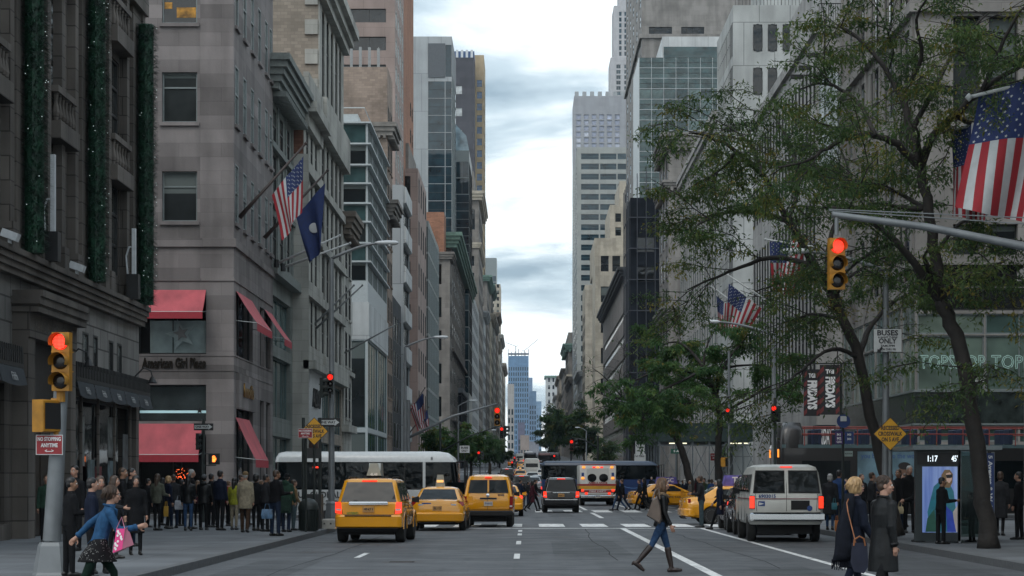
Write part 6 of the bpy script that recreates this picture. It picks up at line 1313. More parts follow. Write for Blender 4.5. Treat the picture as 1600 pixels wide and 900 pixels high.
def blob_mesh(el, vox, smooth=3):
 """fuse capsules, ellipsoids and lofts into one continuous skin"""
 mb = MB()
 for e in el:
  if e[0] == 'c':
   _, a, b_, ra, rb = e; a, b_ = V(a), V(b_); d = b_-a; L = max(d.length, 1e-6); d /= L
   pts = [a-d*ra*math.cos(R(t)) for t in (10, 45, 75)]+[a, b_]+[b_+d*rb*math.cos(R(t)) for t in (75, 45, 10)]
   rr = [ra*math.sin(R(t)) for t in (10, 45, 75)]+[ra, rb]+[rb*math.sin(R(t)) for t in (75, 45, 10)]
   mb.tube(pts, rr, 12)
  elif e[0] == 'e':
   _, c, rx, ry, rz = e[:5]; q = e[5] if len(e) > 5 else Matrix.Identity(3)
   rings = []
   for i in range(1, 10):
    t = math.pi*i/10; rings.append([V(c)+q @ V((rx*math.sin(t)*math.cos(2*math.pi*j/14), ry*math.sin(t)*math.sin(2*math.pi*j/14), -rz*math.cos(t))) for j in range(14)])
   mb.rings(rings)
  else:
   rings = [[V(c)+V((rx*math.cos(2*math.pi*j/18), ry*math.sin(2*math.pi*j/18), (sl if False else 0))) for j in range(18)] for c, rx, ry, sl in e[1]]
   mb.rings(rings)
 me = bpy.data.meshes.new('skin'); me.from_pydata(mb.v, [], mb.f)
 bm = bmesh.new(); bm.from_mesh(me); bmesh.ops.recalc_face_normals(bm, faces=bm.faces); bm.to_mesh(me); bm.free()
 o = bpy.data.objects.new('skin', me); TMP.collection.objects.link(o)
 r_ = o.modifiers.new('r', 'REMESH'); r_.mode = 'VOXEL'; r_.voxel_size = vox; r_.use_smooth_shade = True
 s_ = o.modifiers.new('s', 'SMOOTH'); s_.iterations = smooth; s_.factor = .5
 TMPVL.update(); out = bpy.data.meshes.new_from_object(o.evaluated_get(TMPVL.depsgraph)); bpy.data.objects.remove(o); bpy.data.meshes.remove(me)
 return out
def add_blob(name, el, mat, parent, vox, smooth=3):
 me = blob_mesh(el, vox, smooth); me.name = name; me.materials.append(mat); return link(name, me, parent)
def skeleton(h=1.72, legs=((0, 0), (0, 0)), arms=((0, 8, 10), (0, 8, 10)), lean=0, turn=0, spread=.09):
 k = h/1.72; J = {}
 def leg(t, kn): t, s = R(t), R(t-kn); return .42*math.cos(t)+.40*math.cos(s)
 ph = max(leg(*l) for l in legs)+.085
 Lr = R(lean); up = V((0, math.sin(Lr), math.cos(Lr))); P0 = V((0, 0, ph)); J['pel'] = P0; J['up'] = up
 for i, s in enumerate((-1, 1)):
  t, kn = legs[i]; hp = P0+V((s*spread, 0, 0)); kne = hp+.42*V((s*.02, math.sin(R(t)), -math.cos(R(t)))); a = R(t-kn); an = kne+.40*V((0, math.sin(a), -math.cos(a)))
  J['hip', i], J['knee', i], J['ank', i] = hp, kne, an; J['fp', i] = min(0, max(-55, (t-kn)*.9)) if t-kn < -8 else (t-kn)*.35
  sh = P0+up*.50+V((s*.168, 0, 0)); f, ab, el = arms[i]; f, ab = R(f+lean*.0), R(ab)
  d = V((s*math.sin(ab), math.sin(f)*math.cos(ab), -math.cos(f)*math.cos(ab))); elb = sh+d*.285; f2 = f+R(el); ab2 = ab*.4
  d2 = V((s*math.sin(ab2), math.sin(f2)*math.cos(ab2), -math.cos(f2)*math.cos(ab2))); wr = elb+d2*.25
  J['sh', i], J['elb', i], J['wr', i], J['hd', i] = sh, elb, wr, d2
 J['neck'] = P0+up*.575; hu = (up+V((0, 0, 1.2))).normalized(); J['head'] = J['neck']+hu*.155+V((0, .02, 0)); J['turn'] = turn; J['k'] = k
 return J
def hand_el(J, i):
 s = -1 if i == 0 else 1; w, d = J['wr', i], J['hd', i]; n = V((-s, 0, 0)); n = (n-d*n.dot(d)).normalized(); sd = d.cross(n)
 if sd.y < 0: sd = -sd                                   # thumb side forward
 el = [('c', w-d*.02, w+d*.07, .027, .03)]
 for j, (o, L) in enumerate(((.030, .066), (.011, .076), (-.009, .071), (-.028, .054))):
  a = w+d*.085+sd*o; b_ = a+(d*.92+n*.4)*L*.55; c = b_+(d*.6+n*.8)*L*.5; el += [('c', w+d*.05+sd*o*.8, a, .011, .0095), ('c', a, b_, .0095, .0085), ('c', b_, c, .0085, .0075)]
 t0 = w+d*.03+sd*.03; t1 = t0+(d*.5+sd*.75+n*.25)*.045; el += [('c', t0-sd*.01, t1, .0125, .011), ('c', t1, t1+(d*.85+sd*.2+n*.4)*.035, .0105, .0085)]
 return el
def head_rot(J): return Matrix.Rotation(R(-J['turn']), 3, 'Z')
def head_el(J):
 c = J['head']; q = head_rot(J); f = lambda x, y, z: c+q @ V((x, y, z)); E = lambda p, a, b_, d: ('e', f(*p), a, b_, d, q)
 el = [E((0, -.012, .035), .074, .094, .088), E((0, .022, -.035), .058, .066, .078), E((0, .045, -.082), .034, .032, .03), ('c', f(0, .086, .012), f(0, .103, -.022), .0085, .0135), E((0, .088, -.058), .022, .014, .012), E((0, .078, .03), .05, .018, .012),
    E((-.074, -.012, -.008), .012, .022, .032), E((.074, -.012, -.008), .012, .022, .032), E((-.04, .06, -.025), .024, .022, .022), E((.04, .06, -.025), .024, .022, .022)]
 return el+[('c', J['neck']-J['up']*.06, c+V((0, -.02, -.06)), .06, .052)]
def face(J, parent, shades=False, glasses=False, mouth=LIPS):
 c = J['head']; q = head_rot(J); f = lambda x, y, z: c+q @ V((x, y, z))
 mb = MB()
 for s in (-1, 1):
  for m_, r_, yy in ((0, .0125, .0805), (1, .0068, .0875)):
   o = f(s*.032, yy, .008); mb.lathe([(r_*math.sin(math.pi*i/6)+1e-4, -r_*math.cos(math.pi*i/6)) for i in range(7)], o, 8, m_)
 mb.build('eyes', [EYEW, IRIS], parent, smooth=True)
 mb = MB()
 for s in (-1, 1): mb.tube([f(s*.018, .095, .030), f(s*.035, .094, .036), f(s*.052, .083, .031)], .0045, 5)
 mb.build('eyebrows', H_BRN, parent); mb = MB(); mb.tube([f(-.024, .092, -.057), f(-.008, .101, -.054), f(.008, .101, -.054), f(.024, .092, -.057)], [.003, .0065, .0065, .003], 6); mb.build('mouth', mouth, parent)
 if shades or glasses:
  mb = MB()
  for s in (-1, 1):
   ring = [f(s*.034+.025*math.cos(a), .104-.02*abs(.034+s*.025*math.cos(a)*s)/.06*.5, .006+.019*math.sin(a)) for a in [2*math.pi*i/14 for i in range(14)]]
   if shades: mb.rings([ring, [p+q @ V((0, .004, 0)) for p in ring]])
   else: mb.tube(ring+[ring[0]], .0025, 4)
   mb.tube([f(s*.058, .088, .012), f(s*.078, -.01, .014)], .003, 4)
  mb.tube([f(-.011, .104, .008), f(.011, .104, .008)], .003, 4); mb.build('sunglasses' if shades else 'glasses', IRIS, parent)
def body_el(J):
 el = head_el(J); p, up = J['pel'], J['up']
 el.append(('l', [(p-up*.08, .09, .07, 0), (p, .14, .10, 0), (p+up*.14, .125, .085, 0), (p+up*.35, .15, .10, 0), (p+up*.50, .14, .075, 0), (p+up*.56, .07, .06, 0)]))
 for i in (0, 1):
  el += [('c', J['hip', i], J['knee', i], .072, .048), ('c', J['knee', i], J['ank', i], .044, .026), ('c', J['ank', i], J['ank', i]+V((0, math.cos(R(J['fp', i]))*.08, math.sin(R(J['fp', i]))*.08-.045)), .024, .02), ('c', J['sh', i], J['elb', i], .045, .036), ('c', J['elb', i], J['wr', i], .036, .024), ('c', J['pel']+J['up']*.5, J['sh', i], .05, .046)]+hand_el(J, i)
 return el
def foot_el(J, i, heel=0, r=.043):
 a = J['ank', i]; p = R(J['fp', i]); d = V((0, math.cos(p), math.sin(p))); n = V((0, -math.sin(p), math.cos(p)))
 h0 = a-d*.045-n*.045; return [('c', h0, h0+d*.14, r*.95, r), ('c', h0+d*.12-n*.004, h0+d*.215-n*.012, r*.98, r*.72), ('c', a+n*.03, h0+d*.03, r*1.0, r)]+([('c', h0-d*.012, h0-d*.012-n*.045, .026, .02)] if heel else [])
def person(label, h=1.72, legs=((0, 0), (0, 0)), arms=((0, 8, 10), (0, 8, 10)), lean=0, turn=0, coat=BLK_C, trousers=DJEAN, shoes=SHOEB, hair=H_BRN, skin=SKIN, style='short', jacket=.02, flare=0, hat=None, boots=None, vox=.017, hero=False, bulk=1.0, cat='person', extra=None, female=False, skirt=None, collar=None, shades=False, glasses=False, hood=None, name='person'):
 """jacket = how far the coat reaches below the hip joint (m)"""
 global LOCAL
 LOCAL = True; J = skeleton(h, legs, arms, lean, turn, .085 if female else .095); t = thing(name, label, cat)
 body = add_blob('body', body_el(J), skin, t, .0075 if hero else vox, 2)
 p, up = J['pel'], J['up']; b = bulk; sx = .93 if female else 1.0
 def seg(u, rx, ry): return (p+up*u if u >= 0 else p+V((0, 0, u)), rx*b*sx, ry*b, 0)
 stride = max(abs(legs[0][0]), abs(legs[1][0]))/25*.05
 rings = [seg(-jacket, .178+flare, .125+flare+stride*min(1, jacket*2)), seg(-jacket*.4, .182+flare*.5, .13+flare*.4+stride*.5), seg(.10, .165 if female else .175, .122), seg(.2, .152 if female else .172, .115), seg(.36, .178, .128), seg(.46, .178, .115), seg(.525, .15, .09), seg(.575, .085, .072)]
 el = [('l', rings)]
 for i in (0, 1):
  el += [('c', J['sh', i]-V((0, 0, .012)), J['elb', i], .064*b, .054*b), ('c', J['elb', i], J['wr', i]-J['hd', i]*.02, .056*b, .043*b), ('c', p+up*.515, J['sh', i]-V((0, 0, .012)), .072*b, .06*b)]
 el += [('l', [(J['neck']-up*.04, .09, .08, 0), (J['neck']+up*.035, .075, .072, 0)])]
 if hood: el += [('e', J['neck']+V((0, -.075, .0)), .12, .07, .09)]
 add_blob('coat', el, coat, t, .011 if hero else vox, 3 if not hero else 4)
 el = [('l', [(p-V((0, 0, .09)), .13, .09, 0), (p+up*.0, .165*sx, .115, 0), (p+up*.12, .15*sx, .105, 0)])]
 for i in (0, 1):
  an = J['ank', i]; el += [('c', J['hip', i], J['knee', i], .09*(1 if not female else .97), .062 if not female else .056), ('c', J['knee', i], an+V((0, 0, .0)) if boots is None else J['knee', i].lerp(an, .25), .062 if not female else .054, .052 if not female else .042)]
 add_blob('trousers', el, trousers, t, .011 if hero else vox, 3)
 el = []
 for i in (0, 1):
  el += foot_el(J, i, 1 if boots else 0)
  if boots: el += [('c', J['knee', i].lerp(J['ank', i], .12), J['knee', i].lerp(J['ank', i], .5), .063, .058), ('c', J['knee', i].lerp(J['ank', i], .5), J['ank', i], .058, .042)]
 add_blob('boots' if boots else 'shoes', el, boots or shoes, t, .010 if hero else vox*.9, 2)
 c = J['head']; q = head_rot(J); f = lambda x, y, z: c+q @ V((x, y, z)); E = lambda pp, a, bb, d: ('e', f(*pp), a, bb, d, q)
 hs = {'short': [E((0, -.022, .05), .082, .094, .085), E((0, -.045, .0), .079, .065, .075)],
    'bob': [E((0, -.02, .048), .088, .1, .09), E((0, -.045, -.02), .09, .072, .10), E((-.06, .0, -.02), .028, .05, .075), E((.06, .0, -.02), .028, .05, .075)],
    'long': [E((0, -.02, .045), .087, .098, .09), E((0, -.05, -.03), .085, .066, .11), ('c', f(0, -.06, -.05), f(0, -.085, -.26), .08, .055), E((-.062, .0, -.03), .026, .05, .1), E((.062, .0, -.03), .026, .05, .1)],
    'curly': [E((0, -.02, .05), .105, .11, .105), E((0, -.05, -.02), .10, .08, .1)],
    'bun': [E((0, -.022, .045), .083, .095, .086), E((0, -.05, .0), .078, .06, .075), E((0, -.1, .06), .05, .05, .05)],
    'bald': []}[style]
 if hs: add_blob('hair', hs, hair, t, .009 if hero else vox*.8, 1)
 if hero and hs:                             # loose strands over the fused hair
  mb = MB(); rnd = random.Random(int(h*1000)+len(label)); ln = {'short': .05, 'bob': .13, 'long': .36, 'bun': .15}[style]
  for i in range(260):
   a = rnd.uniform(0, 2*math.pi); ph = rnd.uniform(.1, 1.25); v = V((math.sin(ph)*math.cos(a), math.sin(ph)*math.sin(a), math.cos(ph)))
   if v.y > .55 and v.z < .6: continue
   r_ = 1.07; p0 = f(v.x*.083*r_, -.025+v.y*.098*r_, .045+v.z*.09*r_); out = q @ V((v.x, v.y-.25, 0)); l2 = ln*rnd.uniform(.6, 1.15)
   mb.tube([p0, p0+out*.012+V((0, 0, -l2*.35)), p0+out*(.012+rnd.uniform(-.01, .03))+V((rnd.gauss(0, .008), rnd.gauss(0, .008)-.02, -l2))], [.0055, .0065, .002], 4)
  mb.build('hair_strands', hair, t, smooth=True, recalc=False)
  mb = MB(); cw = .12                    # collar, front edge and cuffs of the outer garment
  for s in (-1, 1): mb.tube([J['neck']+V((s*.02, -.085, .03)), J['neck']+V((s*.085, -.02, .015)), J['neck']+V((s*.06, .085, -.05)), p+up*.40+V((s*.045, .135, 0))], [.014, .02, .018, .008], 6)
  for i in (0, 1): w_ = J['wr', i]-J['hd', i]*.025; mb.tube([w_-J['hd', i]*.02, w_+J['hd', i]*.02], .051*b, 10)
  mb.build('collar_and_cuffs', coat, t, smooth=True, recalc=False)
 if hat is not None:
  hm, kind = hat
  el = [E((0, -.012, .06), .09, .105, .08), E((0, -.02, .03), .089, .1, .03)]
  if kind == 'cap': el += [E((0, .09, .045), .065, .06, .012)]
  if kind == 'pom': el += [E((0, -.02, .15), .035, .035, .035)]
  if kind == 'hood': el += [E((0, -.03, -.02), .1, .1, .13)]
  add_blob('hat', el, hm, t, vox*.8 if not hero else .01, 2)
 if collar: add_blob('fur_collar', [('c', J['neck']+V((math.cos(a)*.085, math.sin(a)*.085+.01, -.01-.05*max(0, math.sin(a)))), J['neck']+V((math.cos(a+.5)*.085, math.sin(a+.5)*.085+.01, -.01-.05*max(0, math.sin(a+.5)))), .04, .04) for a in [i*.5 for i in range(13)]], collar, t, .012, 1)
 if skirt:
  m_, L_ = skirt; st = max(abs(legs[0][0]), abs(legs[1][0]))/25*.09; add_blob('skirt', [('l', [(p-V((0, 0, L_)), .20, .15+st, 0), (p-V((0, 0, L_*.4)), .19, .15+st*.5, 0), (p+up*.05, .17, .12, 0), (p+up*.12, .15, .11, 0)])], m_, t, .011 if hero else vox, 2)
 face(J, t, shades, glasses)
 k = h/1.72; t.scale = (k, k, k); LOCAL = False; return t, J
def jpos(o, J, v):
 """a point of the figure's own frame in the world"""
 return Matrix.Translation(o.location) @ o.rotation_euler.to_matrix().to_4x4() @ Matrix.Diagonal((*o.scale, 1)) @ V(v)
def stand(o, x, d, yaw, pave=True, z=None): o.location = (x, d, (gz(d)+(.152 if pave else 0)) if z is None else z); o.rotation_euler = (0, 0, R(-yaw)); return o
# --- the four walkers nearest us
w1, J1 = person('woman in black leather jacket, blue jeans and tall brown boots striding across the road', 1.70, ((17, 6), (-26, 14)), ((-6, 9, 12), (4, 10, 22)), 2, 0, LEATH, JEAN, SHOEB, H_LBR, SKIN, 'long', .04, 0, None, BOOT, .012, True, .95, female=True, collar=FUR)
stand(w1, PX(1033, 38.4), 38.4, 88, False)
w2, J2 = person('woman in denim jacket and dotted skirt hurrying across with one arm flung back', 1.66, ((34, 30), (-24, 18)), ((-52, 22, 8), (24, 10, 78)), 17, 0, DENIM, TIGHTS, SHOEB, H_BRN, SKIN, 'bun', -.10, .0, None, None, .012, True, .95, female=True, skirt=(None, .36) if 0 else (cloth('dotted', (.012, .012, .013)), .2), glasses=True)
stand(w2, PX(152, 27.6), 27.6, 72, False)
w3, J3 = person('short haired blond woman in sunglasses and navy coat with a long dark scarf', 1.69, ((14, 6), (-14, 12)), ((0, 10, 18), (6, 10, 30)), 2, 0, cloth('navy_wool', (.008, .011, .020)), NAVY, SHOEB, H_BLO, SKIN, 'bob', .36, .03, None, None, .012, True, 1.12, female=True, shades=True)
stand(w3, PX(1334, 28.0), 28.0, 70, False)
w4, J4 = person('dark haired man in a long black leather coat walking beside the blond woman', 1.70, ((12, 6), (-16, 12)), ((4, 7, 14), (-6, 7, 14)), 1, 30, LEATH, BLK_C, SHOEB, H_BRN, SKIN, 'short', .36, .02, None, None, .012, True, 1.1)
stand(w4, PX(1380, 26.6), 26.6, 62, False)
def bag(name, label, cat, pts, mat, build):
 t = thing(name, label, cat, pts); build(t); return t
# her tote hangs from the shoulder, behind the hip
def solid(name, rings, mat, parent=None, smooth=True): mb = MB(); mb.rings(rings); o = mb.build(name, mat, parent, smooth=smooth, sharp=50); return o
TAUPE = M('taupe_leather', (.105, .078, .062), .5, var=.2, scale=6, bump=.5, bscale=5); px_ = lambda x, y, d: P(x, y, d)
t = thing('tote_bag', 'big taupe leather tote on the shoulder of the woman in brown boots', 'bag', px_(1018, 818, 38.0))
oc = []
for dd_, k in ((37.86, .86), (37.94, 1), (38.16, 1), (38.24, .86)):
 ctr = V((1021, 800)); oc.append([P(ctr.x+(x-ctr.x)*k, ctr.y+(y-ctr.y)*k, dd_) for x, y in ((1010, 806), (1014, 796), (1020, 779), (1027, 775), (1032, 790), (1034, 812), (1031, 819), (1022, 813))])
mb = MB(); mb.rings(oc); mb.build('bag_body', TAUPE, t, smooth=True, sharp=40); mb = MB(); mb.tube([P(1019, 781, 38.0), P(1024, 766, 38.1), P(1029, 762, 38.2), P(1031, 780, 38.1)], .014, 6); mb.build('strap', TAUPE, t)
PINKB = M('bag_pink', (.62, .03, .19), .5, var=0); PALEP = M('bag_pale_pink', (.55, .20, .27), .5, var=0); WH = M('bag_white', (.7, .66, .66), .5, var=0)
t = thing('gift_bag', 'pink paper gift bag with white dots swinging beside the denim woman', 'bag', P(190, 845, 27.3))
mb = MB(); a = [P(176, 864, 27.25), P(191, 858, 27.2), P(195, 826, 27.25), P(182, 826, 27.3)]; e = [P(186, 863, 27.6), P(209, 851, 27.5), P(200, 822, 27.5), P(190, 826, 27.6)]
mb.quad(*a, 0); mb.quad(a[1], e[1], e[2], a[2], 1); mb.quad(e[0], e[1], e[2], e[3], 1); mb.quad(a[0], e[0], e[3], a[3], 0); mb.quad(a[0], a[1], e[1], e[0], 1)
rnd = random.Random(4); nrm = (V(a[1])-V(a[0])).cross(V(a[3])-V(a[0])).normalized(); nrm = nrm if nrm.y < 0 else -nrm
for i in range(13):
 u_, v_ = .12+.76*rnd.random(), .08+.84*(i+.5)/13; c = V(a[0]).lerp(V(a[1]), u_).lerp(V(a[3]).lerp(V(a[2]), u_), v_)+nrm*.006; ex = (V(a[1])-V(a[0])).normalized(); ey = nrm.cross(ex)
 mb.poly([c+ex*.017*math.cos(2*math.pi*j/9)+ey*.017*math.sin(2*math.pi*j/9) for j in range(9)], 2)
mb.build('paper_bag', [PINKB, PALEP, WH], t, recalc=False); mb = MB(); mb.tube([a[3], P(190, 808, 27.3), a[2]], .005, 5); mb.build('handle', PALEP, t)
t = thing('handbag', 'navy handbag with tan leather handles held by the blond woman', 'bag', P(1350, 868, 27.7)); CTAN = M('leather_tan', (.25, .09, .03), .5, var=.2)
mb = MB(); mb.rings([[P(x, y, dd_) for x, y in ((1331, 848), (1329, 878), (1334, 893), (1350, 896), (1357, 885), (1355, 848))] for dd_ in (27.45, 27.7)]); mb.build('bag_body', M('bag_navy', (.010, .013, .03), .45, var=.2), t, smooth=True, sharp=40)
for dd_ in (27.44, 27.71): mb = MB(); mb.tube([P(1334, 853, dd_), P(1335, 843, dd_), P(1343, 838, dd_), P(1350, 842, dd_), P(1352, 853, dd_)], .011, 6); mb.build('handle', CTAN, t)
mb = MB(); mb.tube([P(1337, 848, 27.45), P(1325, 800, 27.55), P(1323, 786, 27.7), P(1328, 774, 27.9)], .008, 5); mb.build('strap', CTAN, t)
SCF = cloth('scarf_dark', (.010, .012, .018)); t = thing('scarf', 'long dark fringed scarf hanging down the back of the blond woman', 'scarf', P(1318, 830, 27.9));
mb = MB(); rs = []
for i in range(10):
 f_ = i/9; y = 772+f_*104; xc = 1327-13*f_+2*math.sin(i); w = 8+7*f_; rs.append([P(xc+w*math.cos(a), y+1.5*math.sin(i*2+a), 27.85+.05*math.sin(a)-.02*f_) for a in [2*math.pi*j/10 for j in range(10)]])
mb.rings(rs); mb.build('cloth', SCF, t, smooth=True); mb = MB(); rnd = random.Random(9)
for i in range(26): x = 1300+i*1.05; mb.tube([P(x, 874, 27.84), P(x+rnd.uniform(-1, 1), 882, 27.83), P(x+rnd.uniform(-2, 2), 888+rnd.uniform(-3, 4), 27.83)], .006, 4)
mb.build('fringe', SCF, t)
# dotted skirt: white dots as tiny discs on the skirt of the woman in denim
sk = [c for c in w2.children if c.name.startswith('skirt')][0]; mb = MB(); rnd = random.Random(8); pol = list(sk.data.polygons)
LOCAL = True
for i in range(330):
 q = pol[rnd.randrange(len(pol))]; c = q.center+q.normal*.003; ex = q.normal.orthogonal().normalized(); ey = q.normal.cross(ex); mb.poly([c+ex*.0042*math.cos(2*math.pi*j/6)+ey*.0042*math.sin(2*math.pi*j/6) for j in range(6)])
mb.build('skirt_dots', WHITEC, sk, recalc=False); LOCAL = False
# --- everyone else: a few builds, then copies in their own clothes
PROTO = {}
def proto(k, *a, **kw): PROTO[k] = [person('person', *a, **kw), True]
proto('stand', 1.74, ((2, 2), (-3, 2)), ((2, 8, 12), (-2, 8, 14)))
proto('armsin', 1.74, ((-2, 0), (3, 3)), ((12, 8, 75), (10, 8, 85)), 3, 20, style='short')
proto('lady', 1.64, ((2, 2), (-3, 2)), ((4, 7, 20), (10, 7, 70)), female=True, style='long', jacket=.06)
proto('ladycoat', 1.66, ((4, 4), (-5, 4)), ((2, 9, 14), (0, 9, 12)), female=True, style='bob', jacket=.42, flare=.02, bulk=1.08)
proto('walk', 1.76, ((24, 8), (-22, 14)), ((-18, 8, 14), (20, 8, 24)), 3, jacket=.05)
proto('walkcoat', 1.68, ((26, 8), (-24, 16)), ((-16, 8, 12), (18, 8, 26)), 4, female=True, style='long', jacket=.34, flare=.02)
proto('hatman', 1.72, ((8, 6), (-9, 6)), ((4, 8, 20), (-4, 8, 16)), 3, 0, jacket=.22, flare=.02, hat=(TANC, 'cap'), bulk=1.1)
proto('beanie', 1.70, ((2, 2), (-2, 2)), ((14, 8, 60), (4, 8, 20)), 3, -15, hat=(BLK_C, 'beanie'), hood=True, bulk=1.06, jacket=.08)
proto('curly', 1.66, ((3, 2), (-2, 2)), ((10, 8, 70), (6, 8, 60)), 2, 10, female=True, style='curly', jacket=.1)
proto('child', 1.25, ((2, 2), (-3, 2)), ((5, 9, 20), (5, 9, 30)), bulk=1.02, jacket=.03)
def who(k, x, d, yaw, label, group=None, coat=None, trousers=None, hair=None, hat=None, shoes=None, skin=None, h=None, pave=True, feet=None):
 (o, J), fresh = PROTO[k]
 if not fresh: o = dup(o)
 PROTO[k][1] = False
 tb = {n: m for n, m in (('coat', coat), ('trousers', trousers), ('hair', hair), ('hat', hat), ('shoes', shoes), ('body', skin)) if m is not None}
 reskin(o, tb); o['label'] = label; o['group'] = group or 'people along the avenue'
 if not h: s = o.scale[0]*random.uniform(.94, 1.05); o.scale = (s, s, s)
 if h:
  s = h/1.72; o.scale = (s, s, s)
 stand(o, PX(x, d), d, yaw, pave); return o
LG = 'people waiting on the left corner'
who('armsin', 108, 33.5, 60, 'man with short black hair in a black quilted jacket behind the grey signal pole', LG, BLK_C, BLK_C, H_BLK, h=1.54, skin=SKIN2)
who('stand', 143, 32.4, 70, 'man in glasses and dark jacket right behind the denim woman', LG, NAVY, BLK_C, H_BLK, h=1.53)
who('lady', 156, 34.5, 150, 'person in grey hooded top close behind the denim woman', LG, CHAR, BLK_C, H_BRN, h=1.56)
who('ladycoat', 212, 43.0, 160, 'woman in a long black quilted coat seen from behind on the pavement', LG, BLK_C, BLK_C, H_BLK, h=1.58)
who('stand', 73, 51.5, 170, 'man in dark green jacket standing alone by the store doorway', LG, GREEN, BLK_C, H_BRN, h=1.62)
who('stand', 117, 45.5, 200, 'tall man looking down behind the black quilted jacket man', LG, BLK_C, BLK_C, H_BLK, h=1.80)
who('stand', 205, 48.5, 95, 'man in profile with short black hair looking right', LG, BLK_C, DJEAN, H_BLK, h=1.76)
who('armsin', 189, 48.0, 80, 'man with a dark crew cut left of the man in profile', LG, BLK_C, DJEAN, H_BRN, h=1.77)
who('lady', 178, 41.0, 100, 'dark haired person half hidden behind the denim woman', LG, CHAR, BLK_C, H_BRN, h=1.58)
who('lady', 246, 63.8, 20, 'woman in a sage green sweater with long brown hair facing the shop', LG, SAGE, BLK_C, H_BRN, h=1.68)
who('ladycoat', 263, 66.0, 60, 'grey blond woman beside the sage green sweater', LG, NAVY, BLK_C, H_BLO, h=1.62)
who('armsin', 272, 67.0, -30, 'man in a checked dark jacket behind the grey blond woman', LG, CHAR, DJEAN, H_BRN, h=1.66)
who('stand', 299, 66.0, 70, 'grey haired man standing tallest behind the woman in jeans', LG, BLK_C, BLK_C, H_GRY, h=1.82)
who('lady', 294, 63.6, 0, 'woman in black jacket and blue jeans with dark hair, back to us', LG, LEATH, JEAN, H_BLK, h=1.66)
who('beanie', 318, 64.5, 10, 'person in black leather jacket and grey knit hat, back to us', LG, LEATH, BLK_C, H_BLK, hat=GREYC, h=1.66)
who('stand', 344, 64.0, 30, 'tall man in a navy jacket and dark trousers, back to us', LG, NAVY, BLK_C, H_BLK, h=1.78)
who('stand', 330, 68.0, 30, 'dark figure peeping between the knit hat and navy jacket', LG, BLK_C, BLK_C, H_BLK, h=1.70, skin=SKIN2)
who('lady', 366, 64.6, 15, 'woman in a lime yellow jacket beside the beige coat', LG, LIME, BEIGE, H_BLK, h=1.56)
who('hatman', 383, 61.5, 8, 'man in a beige coat and flat tan cap walking away', LG, BEIGE, BROWN, H_GRY, h=1.74)
who('curly', 400, 63.5, 20, 'person with a big black curly head right of the beige coat', LG, BLK_C, BLK_C, H_BLK, h=1.66)
who('armsin', 414, 62.5, 50, 'person with a pale grey scarf between the curly head and the blue bag man', LG, CHAR, BLK_C, H_BLK, skin=SKIN2, h=1.66)
who('armsin', 430, 57.6, 40, 'man in dark coat looking down with a blue bag in his hand', LG, BLK_C, DJEAN, H_BRN, h=1.76)
who('beanie', 447, 62.0, 20, 'person in a green hooded parka and black beanie by the bin', LG, GREEN, DJEAN, H_BLK, hat=BLK_C, h=1.68)
who('child', 459, 64.0, 60, 'child in a tan jacket next to the green parka', LG, TANC, GJEAN, H_BRN, h=1.50)
for x, d, k, lab, c in ((284, 70, 'stand', 'dark figure under the lower pink awning left of the star light', BLK_C), (309, 71, 'lady', 'woman in dark red behind the grey haired man', MAROON), (357, 70, 'stand', 'person in red half hidden behind the lime jacket', REDC), (393, 69, 'stand', 'man in grey behind the beige coat', GREYC), (422, 68, 'lady', 'woman in brown behind the blue bag man', BROWN), (231, 68, 'stand', 'dark figure at the shop corner left of the sage sweater', CHAR), (254, 71, 'lady', 'woman in black at the shop window', BLK_C), (335, 72, 'ladycoat', 'woman in plum coat deep in the waiting crowd', PURP), (375, 71, 'walk', 'man in navy passing behind the lime jacket', NAVY), (408, 72, 'stand', 'man in olive deep behind the curly head', OLIVE), (438, 70, 'lady', 'woman in charcoal between the dark coat and green parka', CHAR)):
 who(k, x, d, random.uniform(0, 90), lab, LG, c, BLK_C, random.choice((H_BLK, H_BRN, H_LBR)))
MG = 'people crossing at the far side of the junction'
who('walkcoat', 831, 113, 80, 'woman in a maroon coat striding on the far crosswalk left of the black SUV', MG, MAROON, BLK_C, H_BLK, pave=False, h=1.66)
who('walk', 836, 120, 80, 'dark figure just behind the maroon coat', MG, BLK_C, BLK_C, H_BLK, pave=False)
for x, d, k, c, lab in ((815, 128, 'stand', NAVY, 'man in navy in the traffic right of the boxy cab'), (819, 134, 'lady', BLK_C, 'woman in black beyond the boxy cab'), (825, 140, 'stand', CHAR, 'small grey figure on the far crosswalk'), (812, 122, 'walk', DJEAN, 'man in blue stepping out beside the boxy cab')): who(k, x, d, 60, lab, MG, c, DJEAN, H_BLK, pave=False)
who('walkcoat', 966, 116, -80, 'woman in a long black coat hurrying left before the blue coach', MG, BLK_C, JEAN, H_BLK, pave=False, h=1.72)
who('walk', 973, 117, -75, 'man in black walking beside the long black coat', MG, BLK_C, DJEAN, H_BRN, pave=False)
who('walkcoat', 1008, 117, -85, 'tall figure in black with long hair crossing before the far yellow taxi', MG, BLK_C, BLK_C, H_BLK, pave=False, h=1.82)
who('walk', 1000, 119, -85, 'figure in dark grey crossing behind the tall black figure', MG, CHAR, BLK_C, H_BRN, pave=False)
who('armsin', 1096, 74.6, -85, 'man in a dark top and grey jeans carrying a parcel, by the turning taxi', MG, CHAR, GJEAN, H_BRN, pave=False, h=1.80, skin=SKIN2)
who('walkcoat', 1126, 71.5, -70, 'person in a dark hooded coat crossing by the maroon car', MG, NAVY, BLK_C, H_BLK, pave=False, h=1.72)
RG = 'people on the right pavement'
who('ladycoat', 1297, 64.5, 20, 'woman in a fur trimmed jacket with pale hat behind the white van', RG, CHAR, JEAN, H_GRY, h=1.68)
